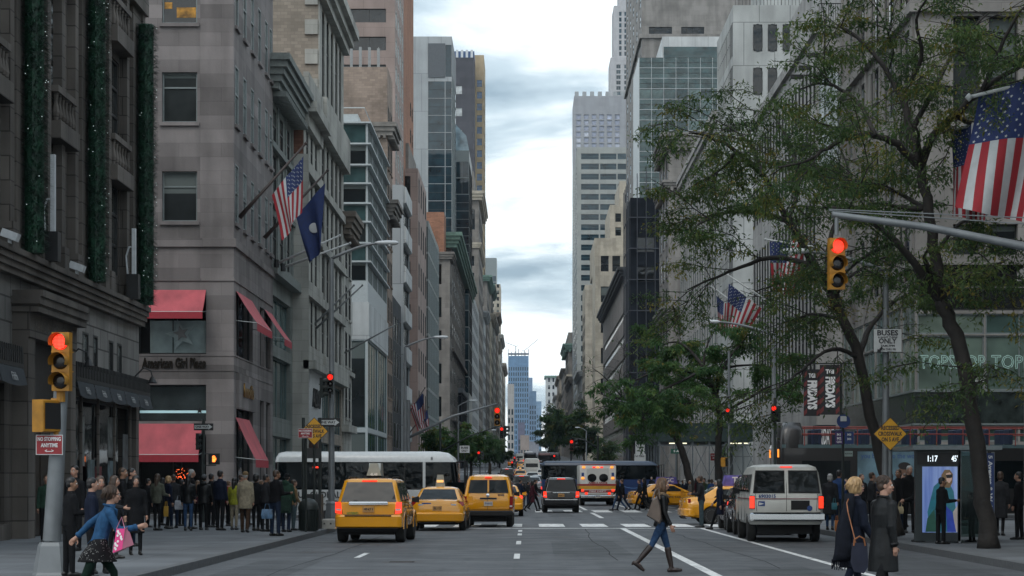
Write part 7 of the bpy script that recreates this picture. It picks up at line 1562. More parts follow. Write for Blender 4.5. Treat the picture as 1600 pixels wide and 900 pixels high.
who('stand', 1311, 66, 40, 'man in a blue jacket behind the white van', RG, BLUEC, DJEAN, H_BLK, h=1.80, skin=SKIN2)
who('stand', 1322, 68, 200, 'dark figure between the van and the blond woman', RG, BLK_C, BLK_C, H_BRN)
who('stand', 1362, 63, 80, 'man in grey between the blond woman and leather coat', RG, CHAR, BLK_C, H_BRN, h=1.72)
who('armsin', 1404, 61.5, 200, 'man with thinning hair carrying a cream paper bag', RG, BLK_C, DJEAN, H_BRN, h=1.80)
who('stand', 1421, 61.0, 170, 'grey haired man in a black coat by the shelter', RG, BLK_C, BLK_C, H_GRY, h=1.90)
who('beanie', 1438, 52.2, -60, 'man in black with hooded jacket and backpack at the shelter edge', RG, BLK_C, BLK_C, H_BLK, hat=BLK_C, h=1.66)
who('armsin', 1470, 50.3, 70, 'woman in black leaning to the glowing screen of the shelter', RG, BLK_C, BLK_C, H_BLK, h=1.56)
who('ladycoat', 1563, 58.0, 30, 'figure in a long dark coat by the black poster wall', RG, CHAR, BLK_C, H_BRN, h=1.72)
who('stand', 1592, 54.0, -60, 'man in black at the right edge by the poster wall', RG, BLK_C, BLK_C, H_BLK, h=1.70)
who('child', 1518, 52.2, -60, 'child in dark clothes inside the glass shelter', RG, PURP, BLK_C, H_BLK, h=1.2)
FG = 'dark crowd on the far right pavement'
rnd = random.Random(12); CL = [('black', BLK_C), ('navy', NAVY), ('charcoal', CHAR), ('brown', BROWN), ('green', GREEN), ('grey', GREYC), ('maroon', MAROON), ('olive', OLIVE), ('blue', BLUEC), ('plum', PURP)]
SPOT = ['under the scaffold by the leaning trunk', 'under the scaffold shed', 'beside the scaffold posts', 'behind the striding woman', 'before the scaffold']
for i, (x, d) in enumerate(((1018, 108), (1026, 112), (1048, 104), (1056, 110), (1066, 102), (1078, 108), (1088, 113), (1101, 105), (1112, 112), (1122, 107), (1040, 118), (1070, 117), (1092, 99), (1060, 97), (1108, 98), (1118, 102))):
 n, c = CL[i % 10]; k = ('stand', 'lady', 'walk', 'ladycoat', 'armsin')[i % 5]
 lab = '%s in %s waiting in the crowd %s' % ({'stand': 'man', 'lady': 'woman', 'walk': 'man', 'ladycoat': 'long coated woman', 'armsin': 'stooping man'}[k], n, ('beneath the green scaffold shed', 'beside the scaffold shed near the taxi')[i >= 10])
 d = max(d, 9.7*3300/(x-823)); who(k, x, d, rnd.uniform(0, 360), lab, FG, c, BLK_C, rnd.choice((H_BLK, H_BRN, H_GRY)))
who('lady', 1052, 141, 90, 'woman carrying an orange bag behind the striding woman', FG, BLK_C, BLK_C, H_BRN)
for i, (x, d) in enumerate(((1346, 72), (1378, 70), (1392, 66), (1414, 68))):
 n, c = CL[i]; who(('stand', 'lady', 'armsin', 'stand')[i], x, d, 150+40*i, 'dark %s figure in the group behind the yellow diamond sign' % n, RG, c, BLK_C, H_BRN, h=1.70)
# things in hands
def carry(name, label, x, y, d, w, hh, mat, mat2=None):
 t = thing(name, label, 'bag', P(x, y, d)); c = P(x, y, d); mb = MB(); mb.rings([[(c.x-w/2*k, c.y+a, c.z+z) , (c.x+w/2*k, c.y+a, c.z+z), (c.x+w/2*k, c.y+a+.12, c.z+z), (c.x-w/2*k, c.y+a+.12, c.z+z)] for z, k, a in ((-hh/2, .92, 0), (-hh*.1, 1.04, -.02), (hh/2, .9, .02))]); mb.build('bag_body', mat, t, smooth=True, sharp=60)
 mb = MB(); mb.tube([(c.x-w*.25, c.y+.06, c.z+hh/2), (c.x-w*.15, c.y+.06, c.z+hh/2+.14), (c.x+w*.15, c.y+.06, c.z+hh/2+.14), (c.x+w*.25, c.y+.06, c.z+hh/2)], .01, 5); mb.build('handle', mat2 or mat, t)
carry('shopping_bag', 'blue patterned bag hanging from the hand of the man looking down', 417, 803, 57.4, .30, .26, M('bag_blue', (.05, .11, .19), .5, var=.5, scale=9))
carry('shopping_bag', 'yellow paper bag among the legs near the sage sweater', 259, 799, 65.2, .13, .32, M('bag_yellow', (.42, .24, .02), .5))
carry('shopping_bag', 'white plastic bag held beside the woman in blue jeans', 279, 789, 64.2, .24, .28, M('bag_plastic', (.32, .34, .38), .5, var=.4, scale=9))
carry('shopping_bag', 'cream paper bag held by the man with thinning hair', 1407, 797, 60.8, .18, .2, M('bag_cream', (.36, .30, .18), .6))
carry('shopping_bag', 'orange bag at the kerb behind the white van', 1308, 822, 63.0, .12, .34, M('bag_orange', (.5, .16, .03), .5))
carry('shopping_bag', 'turquoise bag held by the fur trimmed woman', 1304, 791, 63.6, .16, .2, M('bag_turquoise', (.03, .16, .2), .5))
carry('shopping_bag', 'red and orange bag in the crowd behind the striding woman', 1052, 772, 140, .3, .45, M('bag_orange', (.5, .16, .03)))
BPK = cloth('backpack', (.018, .035, .028)); t = thing('backpack', 'dark green backpack worn by the person in the green parka', 'backpack', P(446, 787, 61.7)); c = P(446, 790, 61.75); mb = MB(); mb.rings([[(c.x-w/2, c.y, c.z+z), (c.x+w/2, c.y, c.z+z), (c.x+w/2, c.y+.16, c.z+z), (c.x-w/2, c.y+.16, c.z+z)] for z, w in ((-.22, .26), (-.18, .32), (.14, .3), (.23, .2))]); mb.build('pack_body', BPK, t, smooth=True, sharp=60); mb = MB(); mb.box(c.x-.1, c.x+.1, c.y-.05, c.y, c.z-.16, c.z+.02); mb.build('pocket', BPK, t)
# ------------------------------------------------------------------ street furniture, signs and flags
GALV = M('galvanised_steel', (.17, .185, .195), .5, .3, var=.15, scale=3); DKP = M('dark_green_steel', (.012, .018, .017), .5, var=.2); SIGY = M('signal_yellow', (.34, .155, .009), .5, var=.25, scale=5)
LRED = M('signal_red_lit', (.9, .03, .012), .4, var=0, emit=1.15, ecol=(1, .02, .01)); LOFF = M('signal_lens_dark', (.012, .010, .010), .2, var=0); HANDM = M('hand_lamp', (1, .25, .04), .4, var=0, emit=3, ecol=(1, .2, .03))
SWH = M('sign_white_face', (.5, .52, .52), .5, var=.06); SRED = M('sign_red_face', (.26, .016, .022), .5, var=.1); SYEL = M('sign_yellow_face', (.6, .30, .012), .5, var=.06); SBLK = M('sign_black_face', (.01, .01, .011), .5); SBLU = M('sign_blue_face', (.015, .04, .15), .5); SGRN = M('sign_green_face', (.012, .09, .06), .5); SPUR = M('sign_purple_face', (.05, .022, .12), .5)
def signal_head(parent, c, s=1.0, hous=SIGY, lit=0, yaw=0, dots=False):
 """three lamp signal head, faces -y before yaw; lit = index of the lamp that is on (0 = top)"""
 c = V(c); Mx = Matrix.Translation(c) @ Matrix.Rotation(R(yaw), 4, 'Z'); T = lambda p: Mx @ V(p); w = .165*s; hh = .355*s
 mb = MB(); mb.box(-w, w, -.02, .15*s, -1.5*hh, 1.5*hh, 0, Mx)
 for i in (-1, 1): mb.box(-w*1.04, w*1.04, -.03, .2*s, i*hh*.5-.01, i*hh*.5+.01, 0, Mx)
 h = mb.build('signal_head', hous, parent)
 for i in range(3):
  z = hh*(1-i); r = .145*s
  mb = MB(); mb.rings([[T((r*k*math.cos(a), y, z+r*k*math.sin(a))) for a in [2*math.pi*j/18 for j in range(18)]] for y, k in ((-.02, 1), (-.045, .8), (-.055, .4))]); l = mb.build('lamp', LRED if i == lit else LOFF, h, smooth=True)
  mb = MB(); mb.rings([[T((r*1.1*math.cos(a), y, z+r*1.1*math.sin(a))) for a in [R(-25)+R(230)*j/14 for j in range(15)]] for y in (-.02, -.24*s)], cap=False, closed=False); mb.build('visor', hous, h, recalc=False)
  if dots and i == lit:
   mb = MB()
   for q in range(-5, 6):
    for p in range(-5, 6):
     if (q*q+p*p) < 27: o = T((q*r*.17, -.056, z+p*r*.17)); mb.box(o.x-.006, o.x+.006, o.y-.003, o.y, o.z-.006, o.z+.006)
   mb.build('led_dots', M('led_dot', (1, .2, .12), .4, var=0, emit=1.3, ecol=(1, .12, .06)), l)
 return h
def ped_signal(parent, c, yaw=0, hous=SIGY, hand=True, s=1.0):
 Mx = Matrix.Translation(V(c)) @ Matrix.Rotation(R(yaw), 4, 'Z'); mb = MB(); mb.rings([[Mx @ V(p) for p in ((-a, y, -a), (a, y, -a), (a, y, a), (-a, y, a))] for y, a in ((0, .22*s), (.02, .235*s), (.2*s, .235*s), (.25*s, .18*s))]); h = mb.build('walk_signal', hous, parent)
 mb = MB(); mb.box(-.19*s, .19*s, -.006, -.001, -.19*s, .19*s, 0, Mx); f = mb.build('signal_face', SBLK, h)
 if hand:
  mb = MB(); mb.box(-.06*s, .06*s, -.012, -.006, -.13*s, .0, 0, Mx)
  for i in range(4): mb.box((-.06+.032*i)*s, (-.036+.032*i)*s, -.012, -.006, .004, (.12+.02*(i in (1, 2)))*s, 0, Mx)
  mb.box(.068*s, .10*s, -.012, -.006, -.06*s, .05*s, 0, Mx); mb.build('lit_hand', HANDM, f)
 return h
def sign(parent, name, c, w, h, mat, lines=(), border=None, n=(0, -1, 0), shape='rect', ink=INK, th=.012):
 """sign plate with raised lettering; lines: (text, size, z offset, width or None)"""
 Mx = face_mx(c, n); T = lambda p: Mx @ V(p)
 def outline(k, ww, hh):
  if shape == 'diamond': return [(-ww/2*k, 0), (0, -hh/2*k), (ww/2*k, 0), (0, hh/2*k)]
  if shape == 'round': return [(ww/2*k*math.cos(2*math.pi*i/20), hh/2*k*math.sin(2*math.pi*i/20)) for i in range(20)]
  return [(-ww/2*k, -hh/2*k), (ww/2*k, -hh/2*k), (ww/2*k, hh/2*k), (-ww/2*k, hh/2*k)]
 mb = MB(); mb.rings([[T((x, y, z)) for x, z in outline(1, w, h)] for y in (0, th)]); o = mb.build(name, border or mat, parent)
 if border: mb = MB(); kk = 1-.05 if shape != 'rect' else 1; d = 0 if shape != 'rect' else .012; mb.rings([[T((x, y, z)) for x, z in outline(kk, w-2*d, h-2*d)] for y in (-.003, 0)]); mb.build('sign_face', mat, o)
 for t_, sz, dz, wd in lines: text('sign_lettering', t_, ink, sz, Mx @ Matrix.Translation((0, -.006, dz)), o, .002, bold=sz*.035, width=wd)
 return o
def arrow_plate(parent, c, w, h, right=True, txt='ONE WAY', n=(0, -1, 0)):
 o = sign(parent, 'one_way_sign', c, w, h, SBLK, (), None, n); Mx = face_mx(c, n); T = lambda p: Mx @ V(p); a, b_ = w*.46, h*.36; mb = MB()
 mb.poly([T((x, -.006, z)) for x, z in ((-a, -b_*.72), (a*.55, -b_*.72), (a*.55, -b_*1.1), (a, 0), (a*.55, b_*1.1), (a*.55, b_*.72), (-a, b_*.72))]); mb.build('white_arrow', SWH, o, recalc=False)
 text('sign_lettering', txt, SBLK, h*.42, Mx @ Matrix.Translation((-w*.06, -.009, 0)), o, .001, bold=.004, width=w*.72); return o
def pole(parent, x, d, z1, r0, r1=None, mat=GALV, z0=None, base=0, n=8, name='pole'):
 z0 = gz(d)+.15 if z0 is None else z0; mb = MB(); mb.tube([(PX(x, d), d, z0), (PX(x, d), d, z1)], [r0, r1 or r0], 8 if n < 12 else n); o = mb.build(name, mat, parent, smooth=True, sharp=60)
 if base: mb = MB(); mb.lathe([(base, z0), (base*.95, z0+.35), (base*.78, z0+.72), (r0*1.6, z0+.78), (r0*1.05, z0+.85)], (PX(x, d), d, 0), 8); mb.build('pole_base', mat, parent)
 return o
def at(x, y, d): return P(x, y, d)
# near left signal
d = 34; t = thing('traffic_signal', 'grey pole with yellow three lamp signal lit red and yellow walk box, at left', 'traffic light', at(83, 900, d))
X0 = PX(83, d); mb = MB(); mb.tube([(X0-.02, d, .7), (X0+.13, d, PZ(600, d))], [.15, .115], 14); mb.build('pole', GALV, t, smooth=True, sharp=60); mb = MB(); mb.rings([[(X0+sx*w, d+sy*w, z) for sx, sy in ((-1, -.7), (-.7, -1), (.7, -1), (1, -.7), (1, .7), (.7, 1), (-.7, 1), (-1, .7))] for z, w in ((.15, .30), (.2, .28), (.62, .215), (.68, .19))]); mb.build('pole_base', GALV, t)
signal_head(t, at(95, 565, d-.25), .88, SIGY, 0, -7, True); ped_signal(t, at(84, 650, d-.25), 62, SIGY, False, 1.1)
mb = MB(); mb.tube([at(95, 610, d-.1), at(95, 628, d-.1)], .07, 8); mb.tube([at(88, 672, d-.1), at(88, 680, d-.1)], .05, 8); mb.tube([at(80, 626, d-.1), at(95, 626, d-.1)], .04, 8); mb.build('bracket', SIGY, t)
sign(t, 'parking_sign', at(77, 695, d-.2), .43, .32, SRED, (('NO STOPPING', .085, .09, .37), ('ANYTIME', .085, -.01, .27), ('<--->', .07, -.1, .14)), SWH, (0, -1, 0), ink=INKW)
# near right signal on its mast arm
d = 43; t = thing('traffic_signal', 'yellow signal lit red hanging from a grey mast arm above the bus lane sign', 'traffic light', (10.4, d, .15))
mb = MB(); mb.tube([at(1300, 335, d), at(1450, 355, d), at(1600, 385, d), (11.0, d, PZ(408, d))], [.065, .078, .09, .105], 10); mb.build('mast_arm', GALV, t, smooth=True, sharp=60)
mb = MB(); mb.tube([(11.0, d, .15), (11.0, d, PZ(300, d))], [.17, .13], 10); mb.build('pole', GALV, t, smooth=True, sharp=60)
for y0, y1 in ((326, 340), (328, 350)): mb = MB(); mb.tube([at(1295, y0+1, d), at(1620, y1+1, d), (11.0, d, PZ(342, d))], .012, 5); mb.build('guy_wire', GALV, t)
mb = MB(); mb.tube([at(1307, 340, d), at(1307, 368, d)], .045, 8); mb.build('hanger', GALV, t); signal_head(t, at(1308, 412, d-.1), .98, SIGY, 0, 8, True)
# near right lamp post with bus lane sign
def lamp(x, d, head, label, group='cobra head street lamps', mat=GALV, extra_top=0, z0=None):
 """cobra head lamp: post at pixel column x, lamp head at pixel head"""
 t = thing('street_lamp', label, 'street lamp', (PX(x, d), d, gz(d)+.15), group=group); hz = P(*head, d); zt = hz.z-.5; p0 = V((PX(x, d), d, zt)); s = 1 if hz.x > p0.x else -1; w = abs(hz.x-p0.x)
 pole(t, x, d, zt, .11, .07, mat, base=.22 if d < 80 else 0); pts = []
 for i in range(9): f_ = i/8; pts.append((p0.x+s*w*.92*f_, d, zt+.5*math.sin(f_*math.pi/2)))
 mb = MB(); mb.tube(pts, [.055-.02*i/8 for i in range(9)], 8); mb.build('arm', mat, t, smooth=True)
 mb = MB(); c = V((hz.x, d, zt+.5)); mb.rings([[c+V((s*k, .14*w_*math.cos(a), .085*w_*math.sin(a)+.01)) for a in [2*math.pi*j/10 for j in range(10)]] for k, w_ in ((-.42, .35), (-.3, .75), (.0, 1), (.25, .85), (.34, .4))]); h = mb.build('lamp_head', FIX, t, smooth=True)
 mb = MB(); mb.lathe([(.0, -.13), (.07, -.11), (.1, -.05)], (c.x+s*.05, d, c.z), 12); mb.build('lens', LW, h, smooth=True); return t
t = lamp(1384, 54.6, (1240, 393), 'grey lamp post with long arm and the white bus lane sign, nearest on the right')
sign(t, 'bus_lane_sign', at(1387, 532, 54.4), .74, .61, SWH, (('BUSES', .19, .19, .54), ('& RIGHT TURNS', .06, .08, .5), ('ONLY', .18, -.02, .46), ('7AM-7PM', .07, -.14, .36), ('MON THRU FRI', .07, -.23, .42)), SBLK)
mb = MB(); c = at(1376, 545, 54.36); mb.poly([c+V((x, 0, z)) for x, z in ((-.09, -.1), (.03, -.1), (-.0, -.06), (.06, .02), (.02, .06), (-.04, -.02), (-.08, .0))]); mb.build('arrow', SBLK, t, recalc=False)
mb = MB(); c = at(1400, 577, 54.5); mb.box(c.x-.15, c.x+.15, 54.4, 54.6, c.z-.27, c.z+.27); mb.build('control_box', GALV, t)
def diamond(x, y, d, sz, label, base=True):
 t = thing('crosswalk_sign', label, 'road sign', (PX(x, d), d, .15)); pole(t, x, d+.1, PZ(y, d)+.2, .055 if base else .04, mat=GALV if base else DKP, base=.16 if base else 0)
 sign(t, 'diamond_plate', at(x, y, d), sz, sz, SYEL, (('RECESSED', sz*.17, sz*.17, sz*.54), ('CROSSWALK', sz*.17, 0, sz*.72), ('ON 5 AVE', sz*.17, -sz*.17, sz*.52)), SBLK, shape='diamond'); return t
diamond(1391, 678, 53.8, .86, 'yellow diamond crosswalk sign on a grey post beside the right kerb'); diamond(491, 674, 63.0, .84, 'yellow diamond crosswalk sign partly covered by a small red sign on the left corner', False)
t = thing('parking_sign', 'small red no standing sign on a dark post over the left bin', 'road sign', (PX(478, 62), 62, .15)); pole(t, 478, 62.1, PZ(668, 62), .035, mat=DKP); sign(t, 'sign_plate', at(477, 677, 62), .42, .28, SRED, (('NO STANDING', .07, .07, .36), ('ANYTIME', .07, -.01, .26), ('<-->', .06, -.09, .2)), SWH, ink=INKW)
# left far corner signal pole with lamp
t = lamp(518, 68, (606, 380), 'tall grey lamp post with red signal rising over the left corner'); d = 67.8
signal_head(t, at(516, 600, d-.2), .62, DKP, 0, 0); signal_head(t, at(505, 606, d), .6, DKP, -1, 80);
mb = MB(); mb.tube([at(516, 580, d), at(516, 622, d)], .035, 6); mb.build('bracket', DKP, t); arrow_plate(t, at(514, 660, d-.15), .72, .28)
for a, b_ in (((516, 470), (560, 443)), ((516, 478), (566, 448))): pass
t = thing('corner_signal', 'dark pole with one way plate and glowing orange hand at the pink awnings', 'traffic light', (PX(318, 76), 76, .15)); d = 76
pole(t, 318, d, PZ(655, d), .06, mat=DKP); arrow_plate(t, at(318, 667, d-.1), .7, .25); signal_head(t, at(311, 690, d), .56, DKP, -1, 70); ped_signal(t, at(334, 717, d-.1), 0, DKP, True, .85); mb = MB(); mb.tube([at(320, 709, d), at(340, 709, d)], .02, 5); mb.tube([at(320, 727, d), at(338, 727, d)], .02, 5); mb.build('bracket', DKP, t)
# bin and posts on the left corner
t = thing('litter_bin', 'dark green domed litter bin at the kerb on the left corner', 'litter bin', (PX(482, 62.8), 62.8, .15)); X0 = PX(482, 62.8)
mb = MB(); mb.lathe([(.25, .17), (.27, .2), (.27, .78), (.29, .8)], (X0, 62.8, 0), 20); mb.build('bin_body', DKP, t, smooth=True, sharp=40); mb = MB()
for i in range(20): a = 2*math.pi*i/20; mb.tube([(X0+.285*math.cos(a), 62.8+.285*math.sin(a), .18), (X0+.285*math.cos(a), 62.8+.285*math.sin(a), .8)], .012, 4)
mb.build('slats', DKP, t); mb = MB(); mb.lathe([(.31, .8), (.31, .88), (.27, 1.0), (.17, 1.1), (.03, 1.14)], (X0, 62.8, 0), 20); mb.build('dome_lid', DKP, t, smooth=True, sharp=50)
t = thing('phone_kiosk', 'narrow black kiosk frame behind the litter bin on the left corner', 'kiosk', (PX(488, 66), 66, .15));
for x in (474, 500): pole(t, x, 66.4, PZ(652, 66), .05, mat=DKP, name='post')
mb = MB(); mb.box(PX(474, 66), PX(500, 66), 66.3, 66.5, PZ(716, 66), PZ(700, 66)); mb.build('panel', BLK, t); mb = MB(); mb.box(PX(478, 66), PX(502, 66), 65.9, 66.7, .15, PZ(772, 66)); mb.build('cabinet', BLK, t)
t = thing('concrete_block', 'pale concrete block at the foot of the corner lamp post', 'concrete block', (PX(513, 66.5), 66.5, .15)); mb = MB(); mb.rings([[(PX(513, 66.5)+sx*w, 66.5+sy*w, z) for sx, sy in ((-1, -1), (1, -1), (1, 1), (-1, 1))] for z, w in ((.15, .28), (.42, .27), (.46, .24))]); mb.build('block', M('pale_concrete', (.33, .32, .29), .8, var=.2), t)
mb = MB()
for i in (-.1, .1): mb.lathe([(.03, 0), (.03, .01)], (PX(513, 66.5)+i, 66.225, .31), 8, axis='y')
mb.build('holes', BLK, t)
# lamps and masts further down
lamp(633, 109, (690, 527), 'grey street lamp behind the white coach on the left'); lamp(716, 200, (740, 626), 'small street lamp beside the left far trees'); lamp(758, 330, (772, 672), 'tiny far street lamp on the left of the avenue')
lamp(1209, 82, (1108, 503), 'grey street lamp arching left over the white van with signals on its post'); lamp(1000, 182, (950, 625), 'thin street lamp before the striped block on the right')
lamp(916, 330, (902, 668), 'tiny far street lamp on the right of the avenue')
def mast(x, d, tip, head_y, label, mat=GALV, hous=SIGY, s=.9, extra=False):
 t = thing('mast_signal', label, 'traffic light', (PX(x, d), d, gz(d)+.15)); pole(t, x, d, PZ(tip[1], d)+.2, .1, mat=mat); a = V((PX(x, d), d, PZ(head_y, d))); b_ = P(*tip, d)
 mb = MB(); mb.tube([a, a.lerp(b_, .5)+V((0, 0, .25)), b_], [.08, .065, .05], 7); mb.build('mast_arm', mat, t, smooth=True); signal_head(t, b_+V((0, -.2, -.75*s)), s, hous, 0)
 mb = MB(); mb.tube([b_, b_-V((0, 0, .3))], .03, 5); mb.build('hanger', mat, t)
 if extra: signal_head(t, b_+V((.35, .1, -.6*s)), s, DKP, -1, 75)
 return t
mast(638, 111, (777, 631), 684, 'grey mast arm reaching right over the coach with a red signal at its tip'); mast(688, 182, (784, 664), 706, 'dark mast arm over the left lanes with red signal and black side signal', DKP, DKP, .9, True)
mast(934, 186, (893, 684), 700, 'dark mast arm on the right with red signal beyond the ambulance', DKP, M('signal_red_brown', (.10, .03, .02), .5), .9, True)
def post_signal(x, d, y, label, hous=DKP, s=.6, walk=None, ztop=None):
 t = thing('post_signal', label, 'traffic light', (PX(x, d), d, gz(d)+.15)); pole(t, x, d, PZ(ztop, d) if ztop else PZ(y, d)+.6, .06 if d < 120 else .05, mat=GALV if ztop else DKP); signal_head(t, at(x-2, y, d-.2), s, hous, 0, 0); signal_head(t, P(x+4, y, d+.1), s*.95, hous, -1, -80)
 if walk: ped_signal(t, at(walk[0], walk[1], d-.2), 0, SIGY, True, .8)
 return t
t = post_signal(1139, 101, 648, 'grey post with red signal and yellow walk box under the scaffold shed', ztop=548, walk=(1137, 772)); ped_signal(t, at(1135, 722, 100.8), 70, SIGY, False, .95)
post_signal(1211, 79, 647, 'red signal on the lamp post above the white van'); post_signal(750, 205, 712, 'small red signal in front of the left far trees', s=.8); post_signal(868, 330, 716, 'tiny red signal right of the far buses', s=1.0); post_signal(930, 200, 742, 'low red signal beside the blue coach', s=.7)
post_signal(806, 420, 718, 'tiny red signal on the left far kerb', s=1.0); post_signal(802, 300, 726, 'small red signal at the far left crossing', s=.9)
# bus stop flag and signs on the right
d = 62; t = thing('bus_stop_sign', 'blue round bus stop sign with purple route panels behind the white van', 'bus stop sign', (PX(1318, d), d, .15)); pole(t, 1317, d, PZ(645, d), .04, mat=DKP)
o = sign(t, 'round_plate', at(1318, 658, d-.1), .4, .4, SBLU, (), None, shape='round'); box_c = at(1318, 655, d-.12); mb = MB(); mb.box(box_c.x-.09, box_c.x+.09, box_c.y-.004, box_c.y, box_c.z-.06, box_c.z+.09); mb.build('bus_symbol', SWH, o)
sign(t, 'route_panel', at(1311, 684, d-.1), .22, .36, SPUR, (('M1', .1, .09, None), ('M2', .1, -.02, None), ('Q32', .08, -.12, None)), ink=INKW); sign(t, 'route_panel', at(1327, 684, d-.1), .26, .36, SBLU, (('M3', .09, .09, None), ('M4', .09, -.04, None)), ink=INKW); sign(t, 'notice_panel', at(1326, 709, d-.1), .24, .16, M('sign_pale_green', (.25, .32, .3), .5), (('BUS STOP', .05, .0, .2),))
d = 60; t = thing('one_way_post', 'one way plate on a thin post beside the dark trunk on the right', 'road sign', (PX(1526, d), d, .15)); pole(t, 1526, d, PZ(580, d), .04, mat=DKP); arrow_plate(t, at(1527, 593, d-.1), .62, .24); mb = MB(); c = at(1527, 610, d-.1); mb.box(c.x-.06, c.x+.06, d-.12, d, c.z-.2, c.z+.12); mb.build('bracket', DKP, t)
for x, y, d, w, h, m, ln, lab in ((726, 702, 118, .55, .4, SWH, (('BUSES', .16, .08, .4), ('ONLY', .16, -.09, .35)), 'small white bus sign over the coach roof'), (1000, 699, 172, .75, 1.1, SWH, (('BUSES', .2, .3, .6), ('ONLY', .2, 0, .5), ('7AM-7PM', .13, -.3, .55)), 'tall white bus lane sign before the scaffold shed'), (1000, 715, 171, .9, .6, SWH, (('NO TURNS', .2, .1, .7),), 'wide white sign under the tall bus lane sign'), (1000, 733, 170, .6, .55, SGRN, (('W 48', .2, 0, .45),), 'green street sign above the crossing taxi'), (1118, 714, 118, .55, .4, SRED, (('NO STANDING', .1, .08, .45), ('ANYTIME', .1, -.06, .35)), 'red no standing sign on the dark trunk under the shed'), (1058, 705, 150, .9, .35, SGRN, (('5 Av', .2, 0, .5),), 'green avenue sign beneath the shed')):
 t = thing('street_sign', lab, 'road sign', (PX(x, d), d, gz(d)+.15)); pole(t, x, d+.1, PZ(y, d)+.2, .04, mat=DKP); sign(t, 'sign_plate', at(x, y, d), w, h, m, ln, None, ink=INKW if m in (SRED, SGRN) else INK)
# glowing bus shelter
d0, d1 = 51.2, 53.8; t = thing('bus_shelter', 'glass bus shelter with a glowing fashion poster and clock on the right pavement', 'bus shelter', (PX(1495, 52), 52.4, .15))
xa, xb = PX(1434, d0), PX(1497, d0); z0, z1 = .3, PZ(706, d0)
mb = MB(); mb.box(xa-.06, xb+.06, d0, d0+.16, z0-.1, z1+.06); fr = mb.build('advert_frame', M('shelter_frame', (.02, .028, .03), .4), t)
def poster():
 m, N, L_, b = _nodes('lit_poster'); tc = N.new('ShaderNodeTexCoord'); mp = N.new('ShaderNodeMapping'); mp.inputs['Scale'].default_value = (7, 0, .35); L_.new(tc.outputs['Object'], mp.inputs[0]); n = N.new('ShaderNodeTexNoise'); n.inputs['Scale'].default_value = 1; n.inputs['Detail'].default_value = 2; L_.new(mp.outputs[0], n.inputs['Vector']); cr = N.new('ShaderNodeValToRGB'); L_.new(n.outputs[0], cr.inputs[0]); cr.color_ramp.elements[0].position = .3; cr.color_ramp.elements[0].color = (.09, .15, .42, 1); cr.color_ramp.elements[1].position = .7; cr.color_ramp.elements[1].color = (.26, .36, .62, 1); L_.new(cr.outputs[0], b.inputs['Emission Color']); L_.new(cr.outputs[0], b.inputs['Base Color']); b.inputs['Emission Strength'].default_value = .36; b.inputs['Roughness'].default_value = .2; return m
yb = d0-.004; PT = lambda x, y, k=0: P(x, y, yb-k); mb = MB(); mb.poly([PT(1441, 832), PT(1496, 832), PT(1496, 729), PT(1441, 729)]); po = mb.build('lit_poster', poster(), fr, recalc=False)
def patch(name, pts, col, k, em=.25): mb = MB(); mb.poly([PT(x, y, k) for x, y in pts]); mb.build(name, M('poster_'+name, col, .3, var=.25, scale=6, emit=em), po, recalc=False)
patch('coat', ((1459, 760), (1468, 752), (1482, 752), (1490, 768), (1494, 800), (1493, 831), (1480, 831), (1462, 831), (1452, 822), (1449, 800)), (.02, .14, .19), .004); patch('skirt', ((1478, 790), (1488, 800), (1494, 831), (1480, 831)), (.02, .05, .35), .008); patch('trim', ((1449, 810), (1460, 795), (1464, 831), (1446, 831)), (.015, .07, .05), .007)
patch('hair', ((1471, 742), (1476, 734), (1484, 734), (1489, 741), (1488, 754), (1484, 762), (1473, 762), (1470, 754)), (.16, .10, .05), .007); patch('face', ((1478, 740), (1484, 738), (1488, 743), (1487, 750), (1483, 755), (1479, 751)), (.45, .30, .24), .010, .4); patch('lenses', ((1478, 742), (1488, 741), (1488, 746), (1484, 747), (1479, 747)), (.01, .01, .012), .013, 0)
patch('pale_edge', ((1489, 800), (1496, 790), (1496, 831), (1492, 831)), (.4, .35, .33), .006)
mb = MB(); mb.box(xa-.02, xb+.02, d0-.03, d0-.002, PZ(726, d0), PZ(708, d0)); dg = mb.build('display_bar', SBLK, fr); LEDW = M('led_white', (.8, .9, .95), .4, var=0, emit=1.1)
text('clock_lettering', '1:17', LEDW, .2, face_mx((PX(1457, d0), d0-.034, PZ(717, d0)), (0, -1, 0)), dg, .001, bold=.004, width=.24); text('temperature_lettering', "45'", LEDW, .2, face_mx((PX(1491, d0), d0-.034, PZ(717, d0)), (0, -1, 0)), dg, .001, bold=.004, width=.15); text('poster_lettering', 'fifty shades', LEDW, .1, face_mx((PX(1468, d0), d0-.025, PZ(776, d0)), (0, -1, 0)), po, .001, width=.5) if 0 else None
CG = clear_glass('shelter_glass', (.62, .72, .70), .22);
for (x0, x1, da, db) in ((1499, 1541, d0+.05, d0+.07),): mb = MB(); mb.box(PX(x0, da), PX(x1, da), da, db, .3, PZ(706, d0)); mb.build('glass_wall', CG, t)
mb = MB(); mb.box(PX(1440, d1), PX(1548, d1), d1, d1+.02, .3, PZ(712, d1)); mb.build('glass_wall', CG, t)
for x, dd_ in ((1499.5, d0), (1541, d0), (1440, d1), (1552, d1)): mb = MB(); mb.box(PX(x, dd_)-.035, PX(x, dd_)+.035, dd_, dd_+.07, .15, PZ(704, d0)); mb.build('post', GALV, t)
mb = MB(); mb.box(PX(1430, d0)-.1, PX(1556, d0)+.1, d0-.25, d1+.4, PZ(703, d0), PZ(703, d0)+.1); mb.build('roof', M('shelter_roof', (.16, .19, .20), .3), t)
